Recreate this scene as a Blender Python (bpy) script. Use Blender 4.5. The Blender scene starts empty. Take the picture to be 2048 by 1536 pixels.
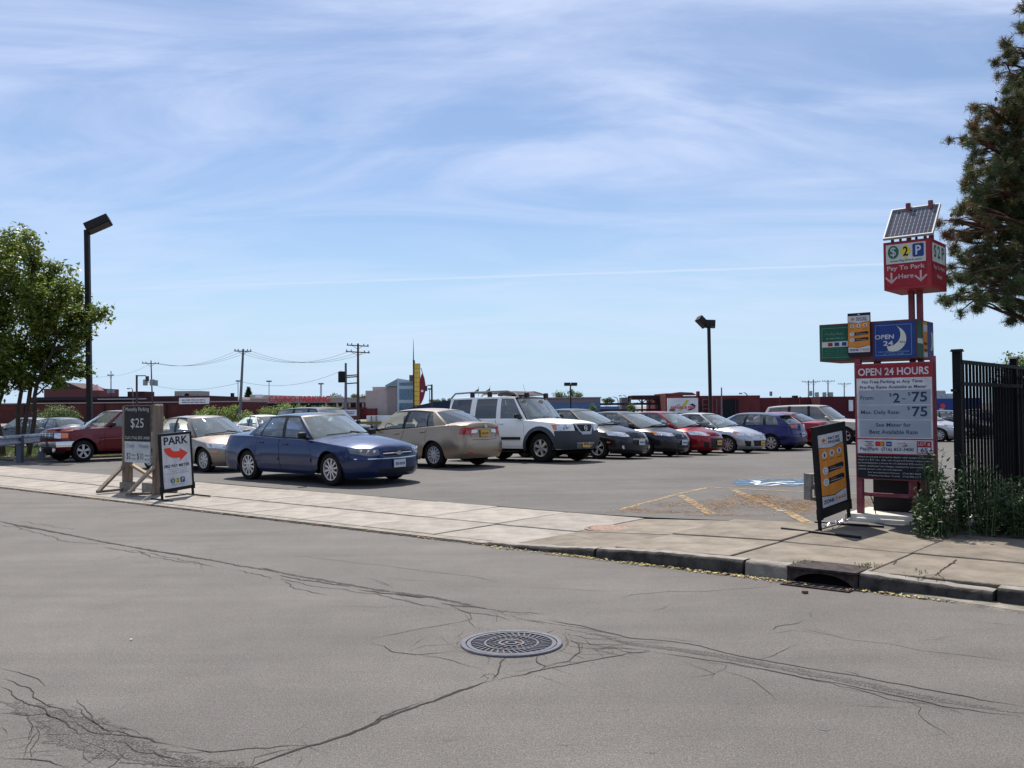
import bpy, bmesh, math, random
import numpy as np
from mathutils import Vector, Matrix, Euler
random.seed(7)
rng = np.random.default_rng(7)
R = math.radians
scene = bpy.context.scene
COL = scene.collection

# ------------------------------------------------------------------ camera
CAM_H, FPX, PITCH, ROLL = 1.6, 1850.0, R(1.42), R(-0.55)
cam_data = bpy.data.cameras.new('camera')
cam = bpy.data.objects.new('camera', cam_data); COL.objects.link(cam)
cam_data.sensor_width = 36.0
cam_data.lens = 36.0 * FPX / 2048.0
cam_data.clip_start = 0.1
cam_data.clip_end = 3000.0
CAM_M = Matrix.Translation((0, 0, CAM_H)) @ (Matrix.Rotation(R(90) + PITCH, 4, 'X') @ Matrix.Rotation(ROLL, 4, 'Z'))
cam.matrix_world = CAM_M
scene.camera = cam

# ------------------------------------------------------------------ sky
SUN_EL = R(56)
SH_DIR = Vector((0.22, -0.975, 0)).normalized()      # direction shadows fall on the ground
TO_SUN = Vector((-SH_DIR.x * math.cos(SUN_EL), -SH_DIR.y * math.cos(SUN_EL), math.sin(SUN_EL)))
world = bpy.data.worlds.new('World'); scene.world = world; world.use_nodes = True
nt = world.node_tree; nt.nodes.clear()
def N(t, ty, **kw):
    n = t.nodes.new(ty)
    for k, v in kw.items():
        if k.startswith('i_'):
            n.inputs[k[2:].replace('_', ' ')].default_value = v
        else:
            setattr(n, k, v)
    return n
def build_world():
    out = N(nt, 'ShaderNodeOutputWorld')
    bg = N(nt, 'ShaderNodeBackground'); bg.inputs['Strength'].default_value = 0.073
    sky = N(nt, 'ShaderNodeTexSky', sky_type='NISHITA', sun_disc=False, sun_elevation=SUN_EL,
            sun_rotation=math.atan2(TO_SUN.x, TO_SUN.y), altitude=200.0, air_density=1.0, dust_density=0.1, ozone_density=2.2)
    tc = N(nt, 'ShaderNodeTexCoord')
    sep = N(nt, 'ShaderNodeSeparateXYZ'); nt.links.new(tc.outputs['Generated'], sep.inputs[0])
    zz = N(nt, 'ShaderNodeMath', operation='ADD'); zz.inputs[1].default_value = 0.16
    nt.links.new(sep.outputs['Z'], zz.inputs[0])
    mx = N(nt, 'ShaderNodeMath', operation='MAXIMUM'); mx.inputs[1].default_value = 0.05
    nt.links.new(zz.outputs[0], mx.inputs[0])
    dx = N(nt, 'ShaderNodeMath', operation='DIVIDE'); dy = N(nt, 'ShaderNodeMath', operation='DIVIDE')
    nt.links.new(sep.outputs['X'], dx.inputs[0]); nt.links.new(mx.outputs[0], dx.inputs[1])
    nt.links.new(sep.outputs['Y'], dy.inputs[0]); nt.links.new(mx.outputs[0], dy.inputs[1])
    cmb = N(nt, 'ShaderNodeCombineXYZ')
    nt.links.new(dx.outputs[0], cmb.inputs[0]); nt.links.new(dy.outputs[0], cmb.inputs[1])
    def layer(rot, scl, nscale, detail, rough, dist, lo, hi, off):
        mp = N(nt, 'ShaderNodeMapping'); mp.inputs['Rotation'].default_value = (0, 0, R(rot))
        mp.inputs['Scale'].default_value = scl; mp.inputs['Location'].default_value = off
        nt.links.new(cmb.outputs[0], mp.inputs['Vector'])
        nz = N(nt, 'ShaderNodeTexNoise'); nz.inputs['Scale'].default_value = nscale
        nz.inputs['Detail'].default_value = detail; nz.inputs['Roughness'].default_value = rough
        nz.inputs['Distortion'].default_value = dist
        nt.links.new(mp.outputs[0], nz.inputs['Vector'])
        mr = N(nt, 'ShaderNodeMapRange', interpolation_type='SMOOTHSTEP'); mr.inputs['From Min'].default_value = lo; mr.inputs['From Max'].default_value = hi
        nt.links.new(nz.outputs['Fac'], mr.inputs['Value'])
        return mr.outputs['Result']
    a = layer(-12, (0.55, 1.35, 1), 1.5, 8, 0.58, 1.0, 0.35, 0.70, (0.4, 0.2, 0))
    b = layer(26, (0.5, 1.2, 1), 2.2, 8, 0.60, 1.1, 0.38, 0.84, (3.1, 1.7, 0))
    c = layer(-6, (0.25, 0.6, 1), 0.8, 4, 0.5, 0.3, 0.30, 0.52, (1.0, 5.2, 0))
    m1 = N(nt, 'ShaderNodeMath', operation='MULTIPLY'); nt.links.new(a, m1.inputs[0]); nt.links.new(c, m1.inputs[1])
    m2 = N(nt, 'ShaderNodeMath', operation='MULTIPLY_ADD'); nt.links.new(b, m2.inputs[0]); m2.inputs[1].default_value = 0.45
    nt.links.new(m1.outputs[0], m2.inputs[2])
    # fine ripple inside the veil
    # contrail: thin streak on a tilted great circle
    P1 = ray(180, 580); P2 = ray(1765, 528); nrm = P1.cross(P2).normalized()
    dt = N(nt, 'ShaderNodeVectorMath', operation='DOT_PRODUCT'); dt.inputs[1].default_value = nrm
    nt.links.new(tc.outputs['Generated'], dt.inputs[0])
    nz = N(nt, 'ShaderNodeTexNoise'); nz.inputs['Scale'].default_value = 60; nz.inputs['Detail'].default_value = 3
    nt.links.new(tc.outputs['Generated'], nz.inputs['Vector'])
    wob = N(nt, 'ShaderNodeMath', operation='MULTIPLY_ADD'); wob.inputs[1].default_value = 0.0022; 
    nt.links.new(nz.outputs['Fac'], wob.inputs[0]); nt.links.new(dt.outputs['Value'], wob.inputs[2])
    sb = N(nt, 'ShaderNodeMath', operation='SUBTRACT'); sb.inputs[1].default_value = 0.0011; nt.links.new(wob.outputs[0], sb.inputs[0])
    ab = N(nt, 'ShaderNodeMath', operation='ABSOLUTE'); nt.links.new(sb.outputs[0], ab.inputs[0])
    tr = N(nt, 'ShaderNodeMapRange'); tr.inputs['From Min'].default_value = 0.0017; tr.inputs['From Max'].default_value = 0.0003
    tr.inputs['To Min'].default_value = 0; tr.inputs['To Max'].default_value = 0.34
    nt.links.new(ab.outputs[0], tr.inputs['Value'])
    fx = N(nt, 'ShaderNodeMapRange'); fx.inputs['From Min'].default_value = -0.52; fx.inputs['From Max'].default_value = -0.1
    nt.links.new(sep.outputs['X'], fx.inputs['Value'])
    tm = N(nt, 'ShaderNodeMath', operation='MULTIPLY'); nt.links.new(tr.outputs[0], tm.inputs[0]); nt.links.new(fx.outputs[0], tm.inputs[1])
    ms = N(nt, 'ShaderNodeMath', operation='MULTIPLY_ADD', use_clamp=True); ms.inputs[1].default_value = 0.85
    er = N(nt, 'ShaderNodeMapRange', interpolation_type='SMOOTHSTEP'); er.inputs['From Min'].default_value = .16; er.inputs['From Max'].default_value = .42; er.inputs['To Min'].default_value = .42; er.inputs['To Max'].default_value = 1.3; nt.links.new(sep.outputs['Z'], er.inputs['Value'])
    em = N(nt, 'ShaderNodeMath', operation='MULTIPLY'); nt.links.new(er.outputs[0], em.inputs[0]); nt.links.new(m2.outputs[0], em.inputs[1])
    eb = N(nt, 'ShaderNodeMath', operation='MULTIPLY'); eb.inputs[1].default_value = .17; nt.links.new(er.outputs[0], eb.inputs[0])
    nt.links.new(em.outputs[0], ms.inputs[0]); nt.links.new(eb.outputs[0], ms.inputs[2])
    # pale haze low over the horizon
    hz = N(nt, 'ShaderNodeMapRange', interpolation_type='SMOOTHERSTEP'); hz.inputs['From Min'].default_value = 0.27; hz.inputs['From Max'].default_value = -0.03; hz.inputs['To Max'].default_value = 1.0
    nt.links.new(sep.outputs['Z'], hz.inputs['Value'])
    hp = N(nt, 'ShaderNodeMath', operation='POWER'); hp.inputs[1].default_value = 1.15; nt.links.new(hz.outputs[0], hp.inputs[0])
    hmx = N(nt, 'ShaderNodeMix', data_type='RGBA'); hmx.inputs[7].default_value = HAZE_COL; nt.links.new(hp.outputs[0], hmx.inputs['Factor'])
    mix = N(nt, 'ShaderNodeMix', data_type='RGBA')
    nt.links.new(ms.outputs[0], mix.inputs['Factor']); 
    tint = N(nt, 'ShaderNodeMix', data_type='RGBA', blend_type='MULTIPLY'); tint.inputs['Factor'].default_value = 1.0
    tint.inputs[7].default_value = SKY_TINT
    nt.links.new(sky.outputs[0], tint.inputs[6])
    nt.links.new(tint.outputs[2], hmx.inputs[6]); nt.links.new(hmx.outputs[2], mix.inputs[6]); mix.inputs[7].default_value = CLOUD_COL
    cmx = N(nt, 'ShaderNodeMix', data_type='RGBA'); cmx.inputs[7].default_value = (7.6, 8.2, 9.6, 1); nt.links.new(tm.outputs[0], cmx.inputs['Factor']); nt.links.new(mix.outputs[2], cmx.inputs[6])
    nt.links.new(cmx.outputs[2], bg.inputs['Color']); nt.links.new(bg.outputs[0], out.inputs[0])
SKY_TINT = (0.93, 0.97, 1.05, 1)
CLOUD_COL = (6.7, 7.6, 9.9, 1)
HAZE_COL = (5.0, 6.9, 8.6, 1)
def ray(px, py):
    d = Vector(((px - 1024) / FPX, -(py - 768) / FPX, -1.0))
    return (CAM_M.to_3x3() @ d).normalized()
build_world()

sun_d = bpy.data.lights.new('sun', 'SUN'); sun_d.energy = 5.0; sun_d.angle = R(0.53); sun_d.color = (1.0, 0.93, 0.83)
sun = bpy.data.objects.new('sun', sun_d); COL.objects.link(sun)
sun.rotation_euler = (-TO_SUN).to_track_quat('-Z', 'Y').to_euler()
scene.view_settings.view_transform = 'Standard'; scene.view_settings.look = 'None'
scene.view_settings.exposure = 0.55; scene.view_settings.gamma = 1.0
scene.view_settings.use_curve_mapping = False
scene.cycles.max_bounces = 8; scene.cycles.transparent_max_bounces = 24
scene.cycles.caustics_reflective = False; scene.cycles.caustics_refractive = False

# ------------------------------------------------------------------ pixel helpers
def horizon(px): return 814.0 - (px - 1024) * math.tan(-ROLL)
def at(px, py, depth):
    """point seen at px,py whose forward distance (world Y) is depth"""
    d = ray(px, py); t = depth / d.y
    return Vector((0, 0, CAM_H)) + d * t
def on_z(px, py, z=0.0):
    d = ray(px, py); t = (z - CAM_H) / d.z
    return Vector((0, 0, CAM_H)) + d * t
def pxm(depth): return FPX / depth

# street frame: u along the kerb (towards the right, nearer), n away from the street
U = Vector((0.768, -0.641, 0)).normalized(); NV = Vector((0.641, 0.768, 0)).normalized()
K0 = Vector((-10.7, 19.4, 0))
U_ANG = math.atan2(U.y, U.x)
def sw(p): q = Vector((p[0], p[1], 0)) - K0; return q.dot(U), q.dot(NV)
def fw(s, w, z=0.0): q = K0 + U * s + NV * w; return Vector((q.x, q.y, z))
def sstep(a, b, x): t = min(1, max(0, (x - a) / (b - a))); return t * t * (3 - 2 * t)
def zkerb(s): return 0.03 + 0.105 * sstep(13.5, 16.2, s)
SWALK = 2.95
# cars as measured: contact px,py and px per metre there
MEAS = dict(impala=(667, 972, 99.5), tan=(412, 945, 79.5), corolla=(872, 935, 82.5), xterra=(1085, 925, 76.5), cruze=(1198, 917.5, 70),
            civic=(1290, 913.5, 65), fiesta=(1366, 910.5, 60.5), mazda=(1457, 907, 56.5), bluehatch=(1544, 903.0, 52.5))
def meas(px, py, s):
    d = FPX / s; p = at(px, py, d); return p
ctrl = []
for k, v in MEAS.items():
    p = meas(*v); ctrl.append((p.x, p.y, p.z))
for s in (-30, -15, 0, 6, 10, 12, 13.5, 14.5, 16, 18, 22, 30): 
    q = fw(s, SWALK); ctrl.append((q.x, q.y, zkerb(s) + 0.02))
for q in ((-14, 29.9, -0.02), (12, 36, -.12), (20, 45, -.2), (8, 48, -.2), (-10, 45, -.15), (-25, 40, -.1), (30, 30, -.05), (-45, 50, -.3), (0, 75, -.3), (40, 75, -.3), (-40, 80, -.3), (60, 40, -.3), (14, 15, .1), (9, 14, .13), (4, 17, .12), (2.5, 18, .12)):
    ctrl.append(q)
CP = np.array(ctrl)
def _solve():
    n = len(CP); D = np.linalg.norm(CP[:, None, :2] - CP[None, :, :2], axis=2) + np.eye(n) * 0.15
    A = np.zeros((n + 3, n + 3)); A[:n, :n] = D - np.eye(n) * 0.15 - np.eye(n) * 0.25
    A[:n, n] = 1; A[:n, n + 1:] = CP[:, :2]; A[n, :n] = 1; A[n + 1:, :n] = CP[:, :2].T
    b = np.zeros(n + 3); b[:n] = CP[:, 2]
    return np.linalg.solve(A, b)
RB = _solve()
def zlot(x, y):
    d = np.hypot(CP[:, 0] - x, CP[:, 1] - y); n = len(CP)
    z = float(d @ RB[:n] + RB[n] + RB[n + 1] * x + RB[n + 2] * y)
    s, w = sw((x, y))
    t = sstep(45, 75, w) if w > 45 else 0
    t = max(t, sstep(35, 60, abs(s - 8)))
    return z * (1 - t) - 0.3 * t
def zg(x, y):
    s, w = sw((x, y))
    if w < 0: return 0.0
    if w < SWALK: return zkerb(s) + 0.02 * w / SWALK
    return zlot(x, y)
def on_g(px, py, dz=0.0):
    z = 0.05
    for _ in range(12):
        p = on_z(px, py, z); z = 0.5 * z + 0.5 * zg(p.x, p.y)
    p = on_z(px, py, z); p.z = zg(p.x, p.y) + dz
    return p

# ------------------------------------------------------------------ object helpers
def tag(o, label=None, cat=None, group=None, kind=None):
    if label: o['label'] = label
    if cat: o['category'] = cat
    if group: o['group'] = group
    if kind: o['kind'] = kind
    return o
def empty(name, loc=(0, 0, 0), rz=0.0, label=None, cat=None, group=None):
    o = bpy.data.objects.new(name, None); COL.objects.link(o); o.empty_display_size = 0.2
    o.location = loc; o.rotation_euler = (0, 0, rz)
    return tag(o, label, cat, group)
def link(name, me, parent=None, loc=None, rot=None):
    o = bpy.data.objects.new(name, me); COL.objects.link(o)
    if parent: o.parent = parent
    if loc is not None: o.location = loc
    if rot is not None: o.rotation_euler = rot
    return o
class MB:
    def __init__(s): s.v = []; s.f = []; s.m = []; s.k = 0
    def add(s, vs, fs, k=None):
        b = len(s.v); s.v += [tuple(v) for v in vs]
        for f in fs: s.f.append(tuple(i + b for i in f)); s.m.append(s.k if k is None else k)
        return s
    def box(s, c, d, rot=None, k=None, taper=1.0):
        hx, hy, hz = d[0] / 2, d[1] / 2, d[2] / 2
        vs = [Vector((x * (taper if z > 0 else 1), y * (taper if z > 0 else 1), z)) for x, y, z in ((-hx, -hy, -hz), (hx, -hy, -hz), (hx, hy, -hz), (-hx, hy, -hz), (-hx, -hy, hz), (hx, -hy, hz), (hx, hy, hz), (-hx, hy, hz))]
        if rot is not None: 
            m = rot if isinstance(rot, Matrix) else Euler(rot).to_matrix()
            vs = [m @ v for v in vs]
        vs = [v + Vector(c) for v in vs]
        return s.add(vs, ((0, 3, 2, 1), (4, 5, 6, 7), (0, 1, 5, 4), (1, 2, 6, 5), (2, 3, 7, 6), (3, 0, 4, 7)), k)
    def bar(s, a, b, w, h=None, k=None):
        """square bar from a to b"""
        a = Vector(a); b = Vector(b); d = b - a; L = d.length; h = h or w
        q = d.to_track_quat('Z', 'Y').to_matrix()
        return s.box((a + b) / 2, (w, h, L), q, k)
    def tube(s, pts, r, n=8, k=None, cap=True):
        pts = [Vector(p) for p in pts]; rs = r if isinstance(r, (list, tuple)) else [r] * len(pts)
        vs = []; fs = []; ref = None
        for i, p in enumerate(pts):
            t = (pts[min(i + 1, len(pts) - 1)] - pts[max(i - 1, 0)]).normalized()
            if ref is None: ref = Vector((0, 0, 1)) if abs(t.z) < 0.9 else Vector((1, 0, 0))
            a = t.cross(ref).normalized(); b = t.cross(a).normalized(); ref = -b if False else ref
            for j in range(n):
                an = 2 * math.pi * j / n
                vs.append(p + (a * math.cos(an) + b * math.sin(an)) * rs[i])
        for i in range(len(pts) - 1):
            for j in range(n):
                j2 = (j + 1) % n
                fs.append((i * n + j, i * n + j2, (i + 1) * n + j2, (i + 1) * n + j))
        if cap:
            fs.append(tuple(range(n))[::-1]); fs.append(tuple((len(pts) - 1) * n + j for j in range(n)))
        return s.add(vs, fs, k)
    def prism(s, poly, y0, y1, k=None, axis='y'):
        """polygon in xz extruded from y0 to y1 (poly CCW seen from -y)"""
        n = len(poly)
        if axis == 'y':
            vs = [(x, y0, z) for x, z in poly] + [(x, y1, z) for x, z in poly]
        elif axis == 'z':
            vs = [(x, y, y0) for x, y in poly] + [(x, y, y1) for x, y in poly]
        elif axis == 'x':
            vs = [(y0, x, z) for x, z in poly] + [(y1, x, z) for x, z in poly]
        fs = [tuple(range(n)), tuple(range(2 * n - 1, n - 1, -1))]
        fs += [(i, i + n, (i + 1) % n + n, (i + 1) % n) for i in range(n)]
        return s.add(vs, fs, k)
    def lathe(s, prof, n=32, axis='z', c=(0, 0, 0), k=None, a0=0.0, a1=2 * math.pi):
        full = abs(a1 - a0 - 2 * math.pi) < 1e-6; m = n if full else n + 1
        vs = []; fs = []
        for i in range(m):
            an = a0 + (a1 - a0) * i / n; ca, sa = math.cos(an), math.sin(an)
            for r, h in prof:
                p = (r * ca, r * sa, h) if axis == 'z' else ((r * ca, h, r * sa) if axis == 'y' else (h, r * ca, r * sa))
                vs.append((p[0] + c[0], p[1] + c[1], p[2] + c[2]))
        q = len(prof)
        for i in range(n):
            i2 = (i + 1) % m
            for j in range(q - 1):
                fs.append((i * q + j, i2 * q + j, i2 * q + j + 1, i * q + j + 1))
        return s.add(vs, fs, k)
    def mesh(s, name, mats, smooth=False, fixn=True, angle=40):
        me = bpy.data.meshes.new(name); me.from_pydata(s.v, [], s.f)
        if not isinstance(mats, (list, tuple)): mats = [mats]
        for m in mats: me.materials.append(m)
        if len(mats) > 1: me.polygons.foreach_set('material_index', s.m)
        if fixn:
            bm = bmesh.new(); bm.from_mesh(me); bmesh.ops.recalc_face_normals(bm, faces=bm.faces); bm.to_mesh(me); bm.free()
        if smooth:
            me.polygons.foreach_set('use_smooth', [True] * len(me.polygons))
            if angle < 180:
                try: me.set_sharp_from_angle(angle=R(angle))
                except Exception: pass
        me.update()
        return me
    def build(s, name, mats, parent=None, smooth=False, bevel=0, loc=None, rot=None, **kw):
        me = s.mesh(name, mats, smooth, **kw)
        if bevel:
            bm = bmesh.new(); bm.from_mesh(me)
            bmesh.ops.bevel(bm, geom=[e for e in bm.edges if e.calc_face_angle(0) > R(30)], offset=bevel, segments=2, affect='EDGES', profile=0.6)
            bm.to_mesh(me); bm.free()
        return link(name, me, parent, loc, rot)

# ------------------------------------------------------------------ materials
def mat_new(name):
    m = bpy.data.materials.new(name); m.use_nodes = True
    return m, m.node_tree, m.node_tree.nodes['Principled BSDF']
_mc = {}
def mat(name, col, rough=0.6, metal=0.0, var=0.0, vscale=4.0, bump=0.0, bscale=40.0, coat=0.0, spec=None, trans=0.0, col2=None, detail=5, objrand=0.0, stretch=None, lo=.35, hi=.65):
    if name in _mc: return _mc[name]
    m, t, b = mat_new(name)
    b.inputs['Base Color'].default_value = (*col, 1); b.inputs['Roughness'].default_value = rough; b.inputs['Metallic'].default_value = metal
    if coat: b.inputs['Coat Weight'].default_value = coat; b.inputs['Coat Roughness'].default_value = 0.04
    b.inputs['Specular IOR Level'].default_value = spec if spec is not None else (.5 if (coat or metal > .3) else .22)
    vec = None
    if var or bump or col2:
        tc = N(t, 'ShaderNodeTexCoord'); vec = tc.outputs['Object']
        if stretch:
            mp = N(t, 'ShaderNodeMapping'); mp.inputs['Scale'].default_value = stretch; t.links.new(vec, mp.inputs['Vector']); vec = mp.outputs[0]
    if var or col2:
        nz = N(t, 'ShaderNodeTexNoise'); nz.inputs['Scale'].default_value = vscale; nz.inputs['Detail'].default_value = detail; nz.inputs['Roughness'].default_value = 0.6
        t.links.new(vec, nz.inputs['Vector'])
        mr = N(t, 'ShaderNodeMapRange'); mr.inputs['From Min'].default_value = lo; mr.inputs['From Max'].default_value = hi
        t.links.new(nz.outputs['Fac'], mr.inputs['Value'])
        mx = N(t, 'ShaderNodeMix', data_type='RGBA')
        c2 = col2 if col2 else tuple(min(1, c * (1 + var)) for c in col); c1 = col if col2 else tuple(c * (1 - var) for c in col)
        mx.inputs[6].default_value = (*c1, 1); mx.inputs[7].default_value = (*c2, 1)
        t.links.new(mr.outputs[0], mx.inputs['Factor']); src = mx.outputs[2]
        if objrand:
            oi = N(t, 'ShaderNodeObjectInfo'); r2 = N(t, 'ShaderNodeMapRange'); r2.inputs['To Min'].default_value = 1 - objrand; r2.inputs['To Max'].default_value = 1 + objrand
            t.links.new(oi.outputs['Random'], r2.inputs['Value'])
            hs = N(t, 'ShaderNodeHueSaturation'); t.links.new(r2.outputs[0], hs.inputs['Value']); t.links.new(src, hs.inputs['Color']); src = hs.outputs[0]
        t.links.new(src, b.inputs['Base Color'])
    if bump:
        nb = N(t, 'ShaderNodeTexNoise'); nb.inputs['Scale'].default_value = bscale; nb.inputs['Detail'].default_value = 6
        t.links.new(vec, nb.inputs['Vector'])
        bp = N(t, 'ShaderNodeBump'); bp.inputs['Strength'].default_value = bump; bp.inputs['Distance'].default_value = 0.02
        t.links.new(nb.outputs['Fac'], bp.inputs['Height']); t.links.new(bp.outputs[0], b.inputs['Normal'])
    _mc[name] = m
    return m
def asphalt(name, base, warm=(1.04, 1.0, 0.955), speck=0.35, big=0.16):
    m, t, b = mat_new(name)
    tc = N(t, 'ShaderNodeTexCoord')
    def noise(scale, detail, rough=.6):
        n = N(t, 'ShaderNodeTexNoise'); n.inputs['Scale'].default_value = scale; n.inputs['Detail'].default_value = detail; n.inputs['Roughness'].default_value = rough
        t.links.new(tc.outputs['Object'], n.inputs['Vector']); return n.outputs['Fac']
    def mrange(src, a, bb, c, d):
        r = N(t, 'ShaderNodeMapRange'); r.inputs['From Min'].default_value = a; r.inputs['From Max'].default_value = bb; r.inputs['To Min'].default_value = c; r.inputs['To Max'].default_value = d
        t.links.new(src, r.inputs['Value']); return r.outputs[0]
    def mul(a, c):
        n = N(t, 'ShaderNodeMath', operation='MULTIPLY'); t.links.new(a, n.inputs[0]); t.links.new(c, n.inputs[1]); return n.outputs[0]
    v = mul(mrange(noise(.35, 6, .65), .3, .7, 1 - big, 1 + big), mrange(noise(2.3, 6, .7), .3, .7, .93, 1.07))
    v = mul(v, mrange(noise(40, 4, .9), .32, .68, 1 - speck * .75, 1 + speck * .75)); v = mul(v, mrange(noise(9, 5, .75), .3, .7, .95, 1.05))
    v = mul(v, mrange(noise(110, 2, .9), .3, .7, 1 - speck * 1.8, 1 + speck * 1.8))
    # tyre-track streaks along the street
    mp = N(t, 'ShaderNodeMapping'); mp.inputs['Rotation'].default_value = (0, 0, -U_ANG); mp.inputs['Scale'].default_value = (0.12, 1.5, 1)
    t.links.new(tc.outputs['Object'], mp.inputs['Vector'])
    ns = N(t, 'ShaderNodeTexNoise'); ns.inputs['Scale'].default_value = 1.6; ns.inputs['Detail'].default_value = 5; t.links.new(mp.outputs[0], ns.inputs['Vector'])
    v = mul(v, mrange(ns.outputs['Fac'], .3, .7, .89, 1.10))
    # light aggregate grains
    vo = N(t, 'ShaderNodeTexVoronoi'); vo.inputs['Scale'].default_value = 75; t.links.new(tc.outputs['Object'], vo.inputs['Vector'])
    gr = mrange(vo.outputs['Distance'], .10, .25, 1.6, 1.0)
    v = mul(v, gr)
    hs = N(t, 'ShaderNodeMix', data_type='RGBA', blend_type='MULTIPLY'); hs.inputs['Factor'].default_value = 1
    hs.inputs[6].default_value = (base * warm[0], base * warm[1], base * warm[2], 1)
    cc = N(t, 'ShaderNodeCombineColor')
    for i in range(3): t.links.new(v, cc.inputs[i])
    t.links.new(cc.outputs[0], hs.inputs[7]); t.links.new(hs.outputs[2], b.inputs['Base Color'])
    b.inputs['Roughness'].default_value = 0.88; b.inputs['Specular IOR Level'].default_value = 0.35
    bp = N(t, 'ShaderNodeBump'); bp.inputs['Strength'].default_value = 0.45; bp.inputs['Distance'].default_value = 0.006
    t.links.new(noise(130, 4, .8), bp.inputs['Height']); t.links.new(bp.outputs[0], b.inputs['Normal'])
    return m
def glass_mat(name, tint=(0.74, 0.82, 0.80), refl=1.0, film=.05):
    m = bpy.data.materials.new(name); m.use_nodes = True; t = m.node_tree; t.nodes.clear()
    out = N(t, 'ShaderNodeOutputMaterial'); tr = N(t, 'ShaderNodeBsdfTransparent'); tr.inputs[0].default_value = (*tint, 1)
    gl = N(t, 'ShaderNodeBsdfGlossy'); gl.inputs['Roughness'].default_value = 0.015; gl.inputs[0].default_value = (0.95, 0.98, 1, 1)
    df = N(t, 'ShaderNodeBsdfDiffuse'); df.inputs[0].default_value = (0.55, 0.63, 0.62, 1)
    lw = N(t, 'ShaderNodeFresnel'); lw.inputs['IOR'].default_value = 1.52
    mr = N(t, 'ShaderNodeMapRange'); mr.inputs['From Max'].default_value = 0.7; mr.inputs['To Min'].default_value = 0.045 * refl; mr.inputs['To Max'].default_value = 0.95
    t.links.new(lw.outputs[0], mr.inputs['Value'])
    dm = N(t, 'ShaderNodeMixShader'); dm.inputs[0].default_value = film    # dust film; raised on windshields to imitate sky sheen
    t.links.new(tr.outputs[0], dm.inputs[1]); t.links.new(df.outputs[0], dm.inputs[2])
    mx = N(t, 'ShaderNodeMixShader'); t.links.new(mr.outputs[0], mx.inputs[0]); t.links.new(dm.outputs[0], mx.inputs[1]); t.links.new(gl.outputs[0], mx.inputs[2])
    t.links.new(mx.outputs[0], out.inputs[0])
    return m
def paint(name, col, metal=0.35, rough=0.32, flake=0.06, coat=1.0):
    m, t, b = mat_new(name)
    tc = N(t, 'ShaderNodeTexCoord'); nz = N(t, 'ShaderNodeTexNoise'); nz.inputs['Scale'].default_value = 3.0; nz.inputs['Detail'].default_value = 6
    t.links.new(tc.outputs['Object'], nz.inputs['Vector'])
    sp = N(t, 'ShaderNodeSeparateXYZ'); t.links.new(tc.outputs['Object'], sp.inputs[0])
    # road dust settled on the lower flanks, broken up by noise
    mr = N(t, 'ShaderNodeMapRange'); mr.inputs['From Min'].default_value = 0.75; mr.inputs['From Max'].default_value = 0.15; mr.inputs['To Max'].default_value = 0.07
    t.links.new(sp.outputs['Z'], mr.inputs['Value'])
    mm = N(t, 'ShaderNodeMath', operation='MULTIPLY'); t.links.new(mr.outputs[0], mm.inputs[0]); t.links.new(nz.outputs['Fac'], mm.inputs[1])
    mx = N(t, 'ShaderNodeMix', data_type='RGBA'); mx.inputs[6].default_value = (*col, 1); mx.inputs[7].default_value = (0.28, 0.25, 0.22, 1)
    t.links.new(mm.outputs[0], mx.inputs['Factor']); t.links.new(mx.outputs[2], b.inputs['Base Color'])
    r2 = N(t, 'ShaderNodeMapRange'); r2.inputs['To Min'].default_value = rough - .05; r2.inputs['To Max'].default_value = rough + .1
    t.links.new(nz.outputs['Fac'], r2.inputs['Value']); t.links.new(r2.outputs[0], b.inputs['Roughness'])
    b.inputs['Metallic'].default_value = metal; b.inputs['Coat Weight'].default_value = coat * .55; b.inputs['Coat Roughness'].default_value = 0.04; b.inputs['Specular IOR Level'].default_value = .25
    return m
BLACK = mat('black_plastic', (0.012, 0.012, 0.014), .5, var=.3, vscale=6, spec=.25)
DARK = mat('dark_void', (0.005, 0.005, 0.006), .95, spec=.05)
RUBBER = mat('tyre_rubber', (0.014, 0.013, 0.013), .85, var=.35, vscale=9, bump=.2, spec=.2)
CHROME = mat('chrome', (0.62, 0.62, 0.63), .16, 1.0)
ALLOY = mat('alloy_silver', (0.52, 0.52, 0.54), .34, .75, var=.1)
STEEL = mat('galvanised_steel', (0.42, 0.45, 0.5), .5, .6, var=.2, vscale=5, bump=.1)
GLASS = glass_mat('car_glass')
GLASS_W = glass_mat('windshield_glass', film=.17)  # strong pale teal film stands in for sky brightness on the windshield
GLASS_DARK = glass_mat('privacy_glass', (0.02, 0.022, 0.028), refl=.8, film=.01)
REDLENS = mat('red_lens', (0.42, 0.012, 0.015), .12, coat=1)
AMBER = mat('amber_lens', (0.75, 0.19, 0.02), .2, coat=1)
CLEARLENS = mat('clear_lens', (0.55, 0.57, 0.6), .12, .55, coat=1)
BLACKPOLE = mat('bronze_black_pole', (0.013, 0.010, 0.011), .5, 0, var=.3, spec=.25)

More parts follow.
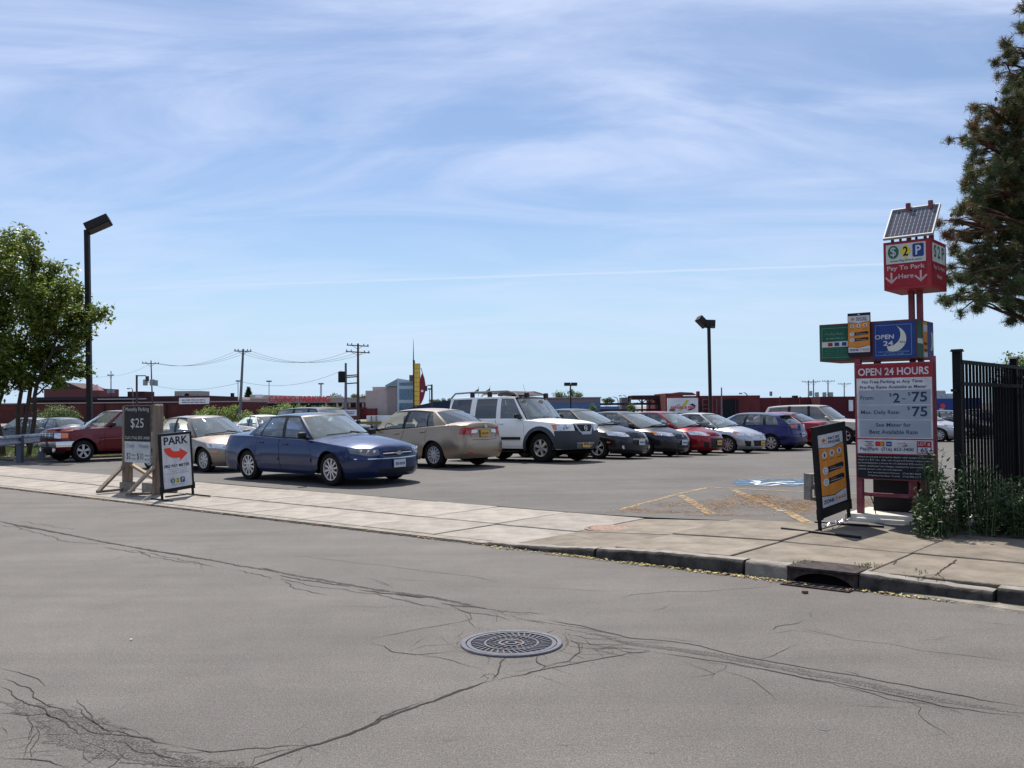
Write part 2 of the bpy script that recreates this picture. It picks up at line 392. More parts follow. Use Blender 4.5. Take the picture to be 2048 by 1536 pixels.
# ------------------------------------------------------------------ lettering
_fc = {}
def text_mesh(body, mat_, bold=0.0, key=None):
    k = (body, bold)
    if k not in _fc:
        cu = bpy.data.curves.new('lettering', 'FONT'); cu.body = body; cu.size = 1.0; cu.offset = bold; cu.resolution_u = 3; cu.extrude = 0.0; cu.fill_mode = 'FRONT'
        o = bpy.data.objects.new('lettering', cu); COL.objects.link(o)
        dg = bpy.context.evaluated_depsgraph_get(); dg.update()
        me = bpy.data.meshes.new_from_object(o.evaluated_get(dg))
        vs = np.zeros(len(me.vertices) * 3); me.vertices.foreach_get('co', vs); vs = vs.reshape(-1, 3)
        fs = [tuple(p.vertices) for p in me.polygons]
        bpy.data.objects.remove(o); bpy.data.curves.remove(cu); bpy.data.meshes.remove(me)
        _fc[k] = (vs, fs)
    return _fc[k]
def text(parent, body, cx, cz, w, h, m, y=-0.002, bold=0.0, slant=0.0, name='lettering', align='c'):
    """flat lettering in the parent's local xz plane facing -y, fitted to w x h around (cx, cz)"""
    vs, fs = text_mesh(body, m, 0.0 if '$' in body else min(.022, bold + (.006 if bold > .012 else 0)))
    lo = vs.min(0); hi = vs.max(0); sx = w / max(1e-6, hi[0] - lo[0]); sz = h / max(1e-6, hi[1] - lo[1])
    out = []
    for v in vs:
        zz = (v[1] - (lo[1] + hi[1]) / 2) * sz
        xx = (v[0] - (lo[0] + hi[0]) / 2) * sx + slant * zz
        out.append((cx + xx, y, cz + zz))
    me = bpy.data.meshes.new(name); me.from_pydata(out, [], fs); me.materials.append(m); me.update()
    return link(name, me, parent)
def rect(parent, x0, x1, z0, z1, m, y=0.0, t=0.002, name='panel', bevel=0):
    b = MB(); b.box(((x0 + x1) / 2, y + t / 2, (z0 + z1) / 2), (x1 - x0, t, z1 - z0)); return b.build(name, m, parent, bevel=bevel)
def disc(parent, cx, cz, rx, rz, m, y=0.0, name='disc', n=24, t=.0015, r0=0.0):
    b = MB()
    if r0 <= 0:
        b.prism([(cx + rx * math.cos(2 * math.pi * i / n), cz + rz * math.sin(2 * math.pi * i / n)) for i in range(n)], y, y + t)
    else:
        vs = []; fs = []
        for i in range(n):
            a = 2 * math.pi * i / n
            for q in (1, r0): vs.append((cx + rx * q * math.cos(a), y, cz + rz * q * math.sin(a)))
        for i in range(n):
            j = (i + 1) % n; fs.append((2 * i, 2 * j, 2 * j + 1, 2 * i + 1))
        b.add(vs, fs)
    return b.build(name, m, parent)
def poly(parent, pts, m, y=0.0, t=.0015, name='shape'):
    b = MB(); b.prism(pts, y, y + t); return b.build(name, m, parent)
class Curve:
    """monotone cubic through sorted points"""
    def __init__(s, pts):
        pts = sorted(pts); s.x = np.array([p[0] for p in pts], float); s.y = np.array([p[1] for p in pts], float)
        h = np.diff(s.x); d = np.diff(s.y) / h; n = len(s.x); m = np.zeros(n)
        if n == 2: m[:] = d[0]
        else:
            for i in range(1, n - 1):
                if d[i - 1] * d[i] > 0:
                    w1 = 2 * h[i] + h[i - 1]; w2 = h[i] + 2 * h[i - 1]; m[i] = (w1 + w2) / (w1 / d[i - 1] + w2 / d[i])
            m[0] = d[0]; m[-1] = d[-1]
        s.m = m
    def __call__(s, x):
        x = min(max(x, s.x[0]), s.x[-1]); i = int(np.searchsorted(s.x, x, side='right')) - 1; i = min(max(i, 0), len(s.x) - 2)
        h = s.x[i + 1] - s.x[i]; t = (x - s.x[i]) / h
        return float((2 * t**3 - 3 * t**2 + 1) * s.y[i] + (t**3 - 2 * t**2 + t) * h * s.m[i] + (-2 * t**3 + 3 * t**2) * s.y[i + 1] + (t**3 - t**2) * h * s.m[i + 1])
# ================================================================== GROUND
ROAD = asphalt('street_asphalt', .092, warm=(1.08, 1.0, .935), big=.20)
LOT = asphalt('lot_asphalt', .078, warm=(1.07, 1.0, .95), speck=.28, big=.22)
CONC = mat('sidewalk_concrete', (.11, .094, .074), .85, col2=(.21, .182, .147), vscale=2.6, bump=.5, bscale=70, detail=12, objrand=.13, lo=.3, hi=.62)
CONCL = mat('apron_concrete', (.19, .172, .152), .85, col2=(.30, .275, .245), vscale=2.8, bump=.5, bscale=70, detail=12, objrand=.07, lo=.3, hi=.62)
CONC_DIRT = mat('joint_dirt', (.10, .075, .05), .95, var=.5, vscale=14)
KERB_SHADED = mat('kerb_stone', (.020, .018, .017), .9, col2=(.07, .063, .056), vscale=7, bump=.5, bscale=35, detail=8)  # street face colour holds its shade as well as grime; tops take KERB_TOP
KERB_LT = mat('kerb_patch_concrete', (.15, .135, .115), .85, col2=(.26, .235, .20), vscale=6, bump=.4, bscale=40)
DIRT = mat('bare_dirt', (.06, .05, .035), .95, col2=(.13, .11, .075), vscale=3, bump=.5, bscale=20)
GRASSM = mat('grass_ground', (.05, .08, .02), .95, col2=(.16, .17, .06), vscale=4, bump=.6, bscale=30)
# far ground
b = MB(); b.add([(-1500, -60, -.55), (1500, -60, -.55), (1500, 2500, -.55), (-1500, 2500, -.55)], [(0, 1, 2, 3)])
tag(b.build('ground', mat('far_ground', (.17, .16, .15), .9, var=.2, vscale=.05)), kind='structure')
# street: one sheet on the camera's side of the kerb line
def grid_sheet(name, ss, ws, zf, m, kind='structure', parent=None):
    vs = [fw(s, w, zf(s, w)) for s in ss for w in ws]; n = len(ws)
    fs = [(i * n + j, (i + 1) * n + j, (i + 1) * n + j + 1, i * n + j + 1) for i in range(len(ss) - 1) for j in range(n - 1)]
    b = MB(); b.add(vs, fs); o = b.build(name, m, parent, smooth=True, angle=180)
    if kind: tag(o, kind=kind)
    return o
lin = lambda a, b_, n: [a + (b_ - a) * i / (n - 1) for i in range(n)]
def zroad(s, w): return 0.0
street = grid_sheet('street', [-400, -100, -40, 0, 10, 14, 18, 24, 40, 100, 400], [-60, -14, -6, -2, .02], zroad, ROAD)
ls = [-120, -80, -60] + lin(-45, 45, 91) + [60, 80, 120]
lw = lin(SWALK - .01, 20, 35) + lin(21, 60, 40) + [65, 70, 80, 100, 130]
def zl(s, w): q = fw(s, w); return zlot(q.x, q.y) - (.45 * sstep(100, 130, w) + .45 * sstep(80, 120, abs(s)))
lot = grid_sheet('parking_lot', ls, lw, zl, LOT)
# ---- sidewalk: dirt bed with separate flags
swk = grid_sheet('sidewalk', lin(-60, 60, 241), [0.16, 1.3, 1.4, SWALK], lambda s, w: zkerb(s) + .02 * w / SWALK - .014, CONC_DIRT)
FL = 1.33
def flag_mesh(L_, Wd, CONC=CONC):
    b = MB(); b.box((0, 0, -.04), (L_ - .018, Wd - .018, .08)); me = b.mesh('paving_flag', CONC)
    bm = bmesh.new(); bm.from_mesh(me); bmesh.ops.bevel(bm, geom=list(bm.edges), offset=.006, segments=1, affect='EDGES'); bm.to_mesh(me); bm.free(); return me
wA, wB = 1.35 - .16, SWALK - 1.35
fa, fb_ = flag_mesh(FL, wA), flag_mesh(FL, wB)
la_, lb_ = flag_mesh(FL, wA, CONCL), flag_mesh(FL, wB, CONCL)
for i in range(-32, 18):
    sc = 15.20 - .02 + FL * (i + .5)
    for me, w0, wd in ((fa if sc > 13.4 else la_, .16, wA), (fb_ if sc > 13.4 else lb_, 1.35, wB)):
        wc = w0 + wd / 2; z = zkerb(sc) + .02 * wc / SWALK
        o = link('paving_flag', me, swk, fw(sc, wc, z + random.uniform(-.003, .003)))
        sl = (zkerb(sc + FL / 2) - zkerb(sc - FL / 2)) / FL
        o.rotation_euler = (random.uniform(-.003, .004), -math.atan(sl) + random.uniform(-.002, .002), U_ANG)
# driveway edge strip left of the kerb: a low concrete lip
def lip(s0, s1, name='gutter_lip'):
    b = MB(); ss = lin(s0, s1, int((s1 - s0) / .5) + 1)
    for a, c in zip(ss[:-1], ss[1:]):
        pts = [fw(a, 0, -.02), fw(c, 0, -.02), fw(c, .17, -.02), fw(a, .17, -.02), fw(a, .012, zkerb(a) - .004), fw(c, .012, zkerb(c) - .004), fw(c, .15, zkerb(c)), fw(a, .15, zkerb(a))]
        b.add(pts, [(0, 1, 5, 4), (4, 5, 6, 7)])
    return b.build(name, KERB_LT, swk, smooth=True)
lip(-60, 13.55)
# kerb stones
kerb = empty('kerb'); tag(kerb, kind='structure'); 
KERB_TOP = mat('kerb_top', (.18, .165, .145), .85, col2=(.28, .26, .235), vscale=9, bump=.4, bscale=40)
def kstone(s0, s1, m=KERB_SHADED, d=.16, dz0=0, dz1=0, w0=0.0):
    """one stone with worn, rounded arris"""
    g = .006; b = MB(); n = max(2, int((s1 - s0) / .07)); ss = lin(s0 + g, s1 - g, n); prof = []
    rr = np.random.default_rng(int(s0 * 100) + 5)
    for i, s in enumerate(ss):
        t = i / (n - 1); zt = zkerb(s) + .006 + dz0 + (dz1 - dz0) * t + rr.uniform(-.004, .003)
        j = rr.uniform(-.005, .005); ch = .018 + rr.uniform(0, .014)
        prof.append([fw(s, w0 + j, -.05), fw(s, w0 + .012 + j, zt - ch), fw(s, w0 + .012 + ch, zt), fw(s, d, zt + .002), fw(s, d, -.05)])
    vs = [p for r_ in prof for p in r_]; fs = [(i * 5 + k, (i + 1) * 5 + k, (i + 1) * 5 + k + 1, i * 5 + k + 1) for i in range(n - 1) for k in range(4)]
    fs += [(0, 1, 2, 3, 4), tuple((n - 1) * 5 + k for k in (4, 3, 2, 1, 0))]
    b.add(vs, fs)
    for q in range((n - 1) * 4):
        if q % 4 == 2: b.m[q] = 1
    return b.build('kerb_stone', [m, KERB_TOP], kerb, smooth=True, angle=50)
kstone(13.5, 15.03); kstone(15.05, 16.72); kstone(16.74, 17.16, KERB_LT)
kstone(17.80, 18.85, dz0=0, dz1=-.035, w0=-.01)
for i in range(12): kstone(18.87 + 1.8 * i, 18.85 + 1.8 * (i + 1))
# ---- storm drain inlet with cast iron hood and gutter grate
sd = empty('storm_drain', fw(17.48, 0, 0), U_ANG, 'rusty cast iron storm drain inlet with arched mouth set in the kerb', 'storm drain')
IRON = mat('rusty_iron', (.018, .012, .012), .8, col2=(.060, .044, .042), vscale=12, bump=.4, bscale=60)
hw = .315; zt = zkerb(17.5) + .012
b = MB(); b.box((0, .17, zt - .012), (hw * 2, .40, .024)); b.build('hood', IRON, sd, bevel=.006)
b = MB(); arch = [(-hw, -.03), (-hw, zt - .024), (hw, zt - .024), (hw, -.03)] + [((hw - .035) * math.cos(a), -.03 + (zt - .022) * math.sin(a)) for a in [math.pi * i / 16 for i in range(17)]]
n_ = 17; vs = []; fs = []
for i in range(n_):
    a = math.pi * i / 16; xo = (hw) * max(-1, min(1, 1.35 * math.cos(a))); zo = min(zt - .024, -.03 + 1.6 * (zt) * math.sin(a)) if 0 < i < 16 else -.03
    for y in (-.012, .03): vs += [((hw - .03) * math.cos(a), y, -.03 + (zt - .015) * math.sin(a)), (xo, y, zo)]
for i in range(n_ - 1):
    k = i * 4; q = (i + 1) * 4; fs += [(k, k + 1, q + 1, q), (k + 2, q + 2, q + 3, k + 3), (k, q, q + 2, k + 2), (k + 1, k + 3, q + 3, q + 1)]
b.add(vs, fs); b.build('arched_frame', IRON, sd)
b = MB(); b.box((0, .19, .03), (hw * 2, .32, .16)); me = b.mesh('throat_shade', DARK); link('throat_shade', me, sd).location = (0, .02, -.0)  # solid near-black box stands in for the unlit hollow
b = MB()
for x in lin(-hw + .04, hw - .04, 8): b.box((x, -.095, .006), (.022, .17, .012))
for y in (-.185, -.125, -.065, -.01): b.box((0, y, .007), (hw * 2 - .02, .018, .012))
b.build('grate', IRON, sd); b = MB(); b.box((0, -.097, .002), (hw * 2 - .02, .18, .003)); b.build('grate_pit_shade', DARK, sd)  # black plate under the bars stands in for the shaded pit
# rock in the gutter
p = on_z(1610, 1187, .0); b = MB(); b.box((0, 0, .012), (.05, .035, .026)); o = b.build('broken_stone', mat('brown_stone', (.13, .07, .05), .9), None, bevel=.008, loc=p); o.rotation_euler = (0, .1, .6)
tag(o, 'small brown stone lying on the road in front of the storm drain', 'stone')
# ---- low gutter apron at far right
b = MB(); ss = lin(18.15, 30, 40)
for a, c in zip(ss[:-1], ss[1:]):
    wa = -.02 - .16 * sstep(18.1, 19.2, a); wc = -.02 - .16 * sstep(18.1, 19.2, c)
    b.add([fw(a, wa - .02, 0), fw(c, wc - .02, 0), fw(c, wc, .022), fw(a, wa, .022), fw(c, .03, .03), fw(a, .03, .03)], [(0, 1, 2, 3), (3, 2, 4, 5)])
tag(b.build('gutter_apron', KERB_LT, None, smooth=True), kind='structure')

# ---- manhole cover in the street
mh = empty('manhole_cover', on_z(1023, 1288, 0), .3, 'round grey cast iron manhole cover in the foreground road', 'manhole cover')
MHI = mat('manhole_iron', (.085, .088, .108), .5, .25, var=.2, vscale=14, bump=.2)
MHD = mat('manhole_recess', (.018, .018, .022), .85, 0, col2=(.05, .045, .045), vscale=20)
RM = .345
b = MB(); b.lathe([(RM * .90, -.01), (RM * .90, .012), (RM * .985, .014), (RM, .008), (RM * 1.0, -.02)], 64); b.build('ring_frame', MHI, mh, smooth=True, angle=30)
b = MB(); b.lathe([(0.001, .0035), (RM * .885, .0035), (RM * .885, -.01)], 64); lid = b.build('lid', MHD, mh)
b = MB(); b.lathe([(RM * .80, .003), (RM * .80, .011), (RM * .875, .011), (RM * .88, .003)], 64)
b.lathe([(RM * .50, .003), (RM * .50, .011), (RM * .54, .011), (RM * .54, .003)], 48); b.lathe([(RM * .21, .003), (RM * .21, .011), (RM * .26, .011), (RM * .26, .003)], 32)
b.lathe([(RM * .08, .003), (RM * .08, .012), (RM * .13, .012), (RM * .13, .003)], 24)
b.build('raised_ring', MHI, lid, smooth=True, angle=30)
lug = MB()
def lugs(r0, r1, n, wdt, ph=0, tilt=0):
    for i in range(n):
        a = 2 * math.pi * i / n + ph; r = (r0 + r1) / 2 * RM
        lug.box((r * math.cos(a), r * math.sin(a), .0065), ((r1 - r0) * RM, wdt, .008), (0, 0, a + tilt))
lugs(.56, .78, 36, .011, tilt=.35); lugs(.40, .48, 26, .010, .1); lugs(.29, .37, 18, .012, .2, -.5)
lug.build('cast_lug', MHI, lid)
for a in (0, math.pi): b = MB(); b.box((RM * .17 * math.cos(a), 0, .0045), (.02, .04, .002)); b.build('rust_spot', mat('rust_orange', (.20, .08, .035), .9), lid)
# rusty access cover in the sidewalk
q = on_g(1222, 1057, .004); sc_ = empty('utility_cover', q, .2, 'rust stained round utility cover flush in the sidewalk', 'utility cover')
b = MB(); b.lathe([(0.001, .006), (.27, .006), (.275, -.02)], 40); b.build('lid', mat('rust_cover', (.17, .10, .08), .85, col2=(.30, .22, .18), vscale=16, bump=.5), sc_)
b = MB(); b.lathe([(.285, -.02), (.285, .005), (.33, .004), (.335, -.02)], 40); b.build('ring_frame', mat('rust_ring', (.22, .17, .14), .85, var=.3, vscale=20), sc_)

# ---- cracks in the road: jagged tar-dark ribbons laid a few mm proud
CRK = mat('crack_fill', (.030, .026, .023), .95, var=.4, vscale=30)
cr = MB()
crng = np.random.default_rng(11)
def jag(pts, amp, seg=.06):
    out = []
    for a, c in zip(pts[:-1], pts[1:]):
        L_ = (c - a).length; n = max(1, int(L_ / seg)); d = (c - a).normalized() if L_ > 0 else Vector((1, 0, 0)); nn = Vector((-d.y, d.x, 0)); off = 0
        for i in range(n):
            t = i / n; env = 1.0
            off = off * .72 + crng.normal() * amp * .5
            out.append(a.lerp(c, t) + nn * off * min(1, 3 * min(t + .15, 1 - t + .15)) + d * crng.normal() * amp * .12)
    out.append(pts[-1]); return out
def ribbon(mb, pts, w, z=.0025, wj=.5, taper=True):
    n = len(pts); vs = []; lw_ = w
    for i, p in enumerate(pts):
        t = (pts[min(i + 1, n - 1)] - pts[max(i - 1, 0)]); t.z = 0
        if t.length < 1e-6: t = Vector((1, 0, 0))
        t.normalize(); nn = Vector((-t.y, t.x, 0)); e = min(1, (i + .4) / 5, (n - i - .6) / 5) if taper else 1
        lw_ = lw_ * .6 + .4 * .85 * w * crng.uniform(1 - wj, 1 + wj)
        vs += [Vector((*(p + nn * lw_ * e / 2).xy, z)), Vector((*(p - nn * lw_ * e / 2).xy, z))]
    mb.add(vs, [(2 * i, 2 * i + 1, 2 * i + 3, 2 * i + 2) for i in range(n - 1)])
def crack(pp, w=.010, amp=.012, z=.0025, seg=None):
    P = [on_z(x, y) for x, y in pp]; d = min(p.length for p in P); ribbon(cr, jag(P, amp, seg or .045), w, z)
A = crack
A([(500, 1536), (560, 1512), (640, 1488), (700, 1468), (760, 1440), (830, 1415), (900, 1390), (965, 1366), (985, 1362)], .024, .010)
A([(700, 1468), (780, 1428), (850, 1402)], .010, .016); A([(770, 1430), (800, 1418), (815, 1412)], .008, .02); A([(640, 1490), (560, 1492), (500, 1497), (420, 1505), (350, 1490)], .008, .012)
A([(985, 1362), (1060, 1345), (1130, 1332), (1200, 1318), (1262, 1306), (1300, 1303)], .010, .012)
A([(985, 1362), (998, 1340), (1000, 1325), (1020, 1310), (1023, 1306)], .012, .012); A([(965, 1366), (972, 1352), (985, 1345), (1000, 1340)], .009, .02)
A([(1076, 1309), (1073, 1325), (1090, 1333), (1078, 1344)], .012, .012); A([(1000, 1342), (1040, 1342), (1078, 1334)], .007, .012)
A([(1090, 1333), (1140, 1322), (1160, 1305), (1158, 1290), (1140, 1280), (1125, 1277)], .009, .012); A([(1160, 1305), (1200, 1300), (1250, 1290)], .007, .02)
A([(1124, 1280), (1180, 1288), (1230, 1290), (1280, 1284)], .008, .02); A([(1128, 1270), (1150, 1272), (1190, 1268), (1240, 1278)], .007, .02); A([(1118, 1300), (1160, 1308), (1220, 1310)], .007, .02)
A([(1086, 1272), (1108, 1260)], .014, .01); A([(1135, 1266), (1140, 1275), (1165, 1282)], .007, .01)
A([(735, 1283), (755, 1275), (820, 1262), (890, 1250), (930, 1242), (943, 1238), (940, 1228), (915, 1218), (900, 1210)], .008, .012)
A([(737, 1284), (770, 1292), (790, 1305), (830, 1310), (880, 1306), (925, 1302)], .008, .012); A([(820, 1303), (850, 1292), (915, 1288)], .007, .01)
A([(790, 1305), (850, 1312), (900, 1320), (950, 1335), (965, 1342)], .006, .012)
A([(917, 1283), (913, 1290)], .02, .01)
# long ravelled seam, left half
A([(0, 1042), (30, 1050), (60, 1056), (120, 1066), (160, 1074)], .05, .02, seg=.1); A([(0, 1050), (60, 1062), (110, 1076), (160, 1086), (210, 1090)], .012, .04)
A([(190, 1082), (215, 1086), (250, 1091)], .075, .02, seg=.08); A([(270, 1097), (330, 1105), (380, 1114), (430, 1121)], .045, .02, seg=.08)
A([(205, 1094), (260, 1104), (330, 1118), (400, 1128), (430, 1135)], .012, .03); A([(250, 1100), (300, 1106), (350, 1116), (420, 1132)], .010, .03)
A([(40, 1042), (90, 1050), (150, 1060)], .010, .03); A([(455, 1140), (480, 1142), (520, 1150), (540, 1160)], .012, .03)
A([(525, 1136), (545, 1141), (556, 1143)], .07, .03, seg=.06); A([(560, 1150), (600, 1160), (640, 1164), (660, 1168), (700, 1174)], .030, .02)
A([(560, 1160), (590, 1178), (640, 1188), (670, 1191)], .010, .02); A([(560, 1155), (620, 1172), (700, 1182), (760, 1190), (800, 1200), (860, 1212), (905, 1218)], .010, .02)
A([(720, 1178), (760, 1186), (800, 1190), (860, 1195), (870, 1197)], .030, .02); A([(790, 1188), (840, 1196), (860, 1193)], .03, .02)
A([(880, 1206), (920, 1212), (980, 1219)], .030, .025); A([(985, 1222), (1005, 1224), (1015, 1221)], .040, .015); A([(905, 1218), (960, 1228), (1000, 1234), (1025, 1242)], .010, .02)
A([(1020, 1224), (1060, 1226), (1100, 1230)], .014, .02); A([(1040, 1238), (1070, 1244), (1090, 1250)], .018, .015)
A([(1090, 1240), (1150, 1250), (1200, 1262), (1260, 1276), (1350, 1284), (1400, 1292), (1450, 1306), (1520, 1320), (1600, 1334), (1700, 1350), (1780, 1366), (1880, 1384), (1960, 1400), (2048, 1414)], .012, .010)
A([(1250, 1302), (1262, 1305), (1275, 1306), (1300, 1303)], .04, .012, seg=.05); A([(1300, 1303), (1400, 1318), (1460, 1326), (1540, 1342), (1620, 1358), (1700, 1372), (1780, 1390), (1880, 1412), (1960, 1424), (2048, 1434)], .010, .010)
A([(1440, 1322), (1520, 1338), (1580, 1350), (1660, 1366), (1690, 1374)], .006, .02); A([(1640, 1362), (1680, 1374), (1720, 1380), (1800, 1402), (1880, 1412), (1920, 1424)], .007, .015)
A([(1900, 1420), (1925, 1428)], .03, .02); A([(1690, 1342), (1712, 1348), (1720, 1352)], .025, .02)
# broken web right of and below the manhole
for pp in ([(1128, 1262), (1138, 1270), (1170, 1276), (1215, 1278), (1262, 1275)], [(1138, 1266), (1165, 1262), (1200, 1264), (1235, 1272)], [(1142, 1282), (1165, 1290), (1162, 1306)], [(1170, 1276), (1180, 1290), (1215, 1296), (1250, 1292)],
           [(1120, 1302), (1145, 1310), (1170, 1318), (1205, 1312)], [(1090, 1333), (1110, 1326), (1150, 1325), (1185, 1318)], [(1005, 1330), (1030, 1328), (1072, 1322)], [(1004, 1343), (1014, 1350), (1040, 1352), (1085, 1340)],
           [(962, 1362), (968, 1350), (985, 1348), (995, 1356), (985, 1362)], [(1215, 1296), (1225, 1306), (1200, 1314)], [(1235, 1280), (1262, 1290), (1290, 1288)], [(925, 1262), (915, 1272), (922, 1280)], [(960, 1262), (958, 1254)], [(1086, 1309), (1096, 1318), (1074, 1325)]):
    A(pp, .0075, .016)
# right hand light cracks
A([(1240, 1198), (1262, 1190), (1330, 1184), (1400, 1184), (1480, 1178), (1560, 1172)], .007, .01); A([(1020, 1174), (1100, 1176), (1180, 1182), (1250, 1184)], .005, .01)
A([(1300, 1224), (1330, 1215), (1342, 1208)], .006, .02); A([(1540, 1262), (1560, 1252), (1600, 1245), (1610, 1240)], .008, .012); A([(1622, 1236), (1618, 1228), (1628, 1222)], .007, .012); A([(1622, 1236), (1640, 1242), (1655, 1238)], .006, .012)
A([(1600, 1258), (1660, 1270), (1720, 1282), (1790, 1290), (1840, 1302), (1920, 1310), (2000, 1320), (2048, 1326)], .005, .010); A([(1790, 1288), (1800, 1282), (1814, 1278)], .005, .01); A([(1830, 1282), (1880, 1278), (1915, 1270)], .004, .01)
A([(350, 1078), (440, 1072), (540, 1066), (640, 1056)], .006, .02); A([(200, 1036), (240, 1026), (300, 1020)], .006, .02); A([(600, 1112), (700, 1125), (760, 1130), (840, 1142), (940, 1152), (1000, 1165)], .006, .012)
# alligator cracking bottom left
for pp, w in (([(0, 1335), (40, 1345), (75, 1358), (100, 1374)], .006), ([(0, 1357), (30, 1364), (60, 1378), (66, 1395), (90, 1408), (125, 1418), (150, 1436), (170, 1440)], .009),
              ([(0, 1373), (25, 1384), (45, 1402), (90, 1418), (95, 1430), (130, 1445), (155, 1470), (190, 1465), (205, 1478)], .009), ([(145, 1412), (165, 1420), (180, 1440), (205, 1455), (225, 1470)], .010),
              ([(0, 1425), (30, 1428), (60, 1432), (90, 1428), (120, 1440), (135, 1448)], .011), ([(130, 1446), (150, 1445), (190, 1468), (225, 1470), (290, 1476), (340, 1490), (360, 1496)], .010),
              ([(200, 1482), (250, 1486), (275, 1505), (310, 1508), (330, 1514), (390, 1526)], .010), ([(0, 1455), (15, 1468)], .010), ([(0, 1484), (40, 1477), (70, 1474), (90, 1468)], .010), ([(0, 1499), (40, 1495), (70, 1482)], .012),
              ([(0, 1514), (40, 1507), (90, 1502), (140, 1503)], .008), ([(0, 1516), (60, 1518), (110, 1528), (150, 1536)], .010), ([(275, 1502), (330, 1502), (400, 1505), (440, 1504), (450, 1498)], .007),
              ([(150, 1395), (170, 1418), (185, 1445), (215, 1462), (260, 1472), (320, 1480)], .006), ([(215, 1450), (260, 1460), (290, 1474)], .006), ([(500, 1536), (510, 1515), (540, 1508), (590, 1498), (612, 1492)], .008), ([(550, 1508), (575, 1514), (600, 1502)], .006), ([(590, 1536), (605, 1520), (610, 1504)], .005),
              ([(350, 1520), (400, 1524), (440, 1522), (500, 1518)], .006), ([(295, 1524), (330, 1532), (380, 1536)], .008), ([(270, 1480), (300, 1484), (330, 1482)], .006)):
    A(pp, w, .012)
rc = cr.build('pavement_crack', CRK, street); tag(rc, kind='stuff')
# ---- rough ravelled bands and spalled patches: coarse broken aggregate with ragged edges
def ravel_mat(name, c1, c2, thr):
    m, t, b = mat_new(name)
    tc = N(t, 'ShaderNodeTexCoord'); uv = N(t, 'ShaderNodeUVMap'); sp = N(t, 'ShaderNodeSeparateXYZ'); t.links.new(uv.outputs[0], sp.inputs[0])
    n1 = N(t, 'ShaderNodeTexNoise'); n1.inputs['Scale'].default_value = 60; n1.inputs['Detail'].default_value = 3; t.links.new(tc.outputs['Object'], n1.inputs['Vector'])
    n2 = N(t, 'ShaderNodeTexNoise'); n2.inputs['Scale'].default_value = 9; n2.inputs['Detail'].default_value = 8; n2.inputs['Roughness'].default_value = .75; t.links.new(tc.outputs['Object'], n2.inputs['Vector'])
    vo = N(t, 'ShaderNodeTexVoronoi'); vo.inputs['Scale'].default_value = 85; t.links.new(tc.outputs['Object'], vo.inputs['Vector'])
    mr = N(t, 'ShaderNodeMapRange'); mr.inputs['From Min'].default_value = .1; mr.inputs['From Max'].default_value = .55; t.links.new(vo.outputs['Distance'], mr.inputs['Value'])
    mx = N(t, 'ShaderNodeMix', data_type='RGBA'); mx.inputs[6].default_value = (*c2, 1); mx.inputs[7].default_value = (*c1, 1); t.links.new(mr.outputs[0], mx.inputs['Factor'])
    t.links.new(mx.outputs[2], b.inputs['Base Color']); b.inputs['Roughness'].default_value = .95
    # alpha: solid at the middle, crumbling outwards
    ab = N(t, 'ShaderNodeMath', operation='ABSOLUTE'); t.links.new(sp.outputs['X'], ab.inputs[0])
    ad = N(t, 'ShaderNodeMath', operation='MULTIPLY_ADD'); ad.inputs[1].default_value = -.55; t.links.new(ab.outputs[0], ad.inputs[0])
    s2 = N(t, 'ShaderNodeMath', operation='MULTIPLY_ADD'); s2.inputs[1].default_value = .9; t.links.new(n2.outputs['Fac'], s2.inputs[0])
    s3 = N(t, 'ShaderNodeMath', operation='MULTIPLY_ADD'); s3.inputs[1].default_value = .35; t.links.new(n1.outputs['Fac'], s3.inputs[0]); s3.inputs[2].default_value = -thr
    t.links.new(s3.outputs[0], s2.inputs[2]); t.links.new(s2.outputs[0], ad.inputs[2])
    gt = N(t, 'ShaderNodeMapRange'); gt.inputs['From Min'].default_value = 0; gt.inputs['From Max'].default_value = .05; t.links.new(ad.outputs[0], gt.inputs['Value'])
    t.links.new(gt.outputs[0], b.inputs['Alpha'])
    bp = N(t, 'ShaderNodeBump'); bp.inputs['Strength'].default_value = .9; bp.inputs['Distance'].default_value = .01; t.links.new(vo.outputs['Distance'], bp.inputs['Height']); t.links.new(bp.outputs[0], b.inputs['Normal'])
    return m
def band(pp, w, m, z, name='worn_seam'):
    P = [on_z(x, y) for x, y in pp]; pts = []
    for a, c in zip(P[:-1], P[1:]):
        n = max(1, int((c - a).length / .2)); pts += [a.lerp(c, i / n) for i in range(n)]
    pts.append(P[-1]); n = len(pts); b = MB(); vs = []; uvs = []
    for i, p in enumerate(pts):
        t = pts[min(i + 1, n - 1)] - pts[max(i - 1, 0)]; t.z = 0; t.normalize(); nn = Vector((-t.y, t.x, 0)); e = min(1, .25 + i / 4, .25 + (n - 1 - i) / 4)
        ww = w(i / (n - 1)) if callable(w) else w
        for q in (-1, -.5, 0, .5, 1): vs.append(Vector((*(p + nn * ww * e * q / 2).xy, z))); uvs.append((q if e >= 1 else math.copysign(max(abs(q), 1 - e), q if q else 1), i))
    b.add(vs, [(5 * i + k, 5 * i + k + 1, 5 * i + k + 6, 5 * i + k + 5) for i in range(n - 1) for k in range(4)])
    me = b.mesh(name, m); ul = me.uv_layers.new(name='UVMap')
    for l in me.loops: ul.data[l.index].uv = uvs[l.vertex_index]
    o = link(name, me, street); tag(o, kind='stuff'); return o
RAVD = ravel_mat('ravelled_dark', (.022, .019, .018), (.10, .09, .085), .50)
RAVL = ravel_mat('ravelled_light', (.055, .050, .046), (.17, .158, .146), .34)
RAVR = ravel_mat('ravelled_brown', (.05, .036, .03), (.15, .125, .11), .48)
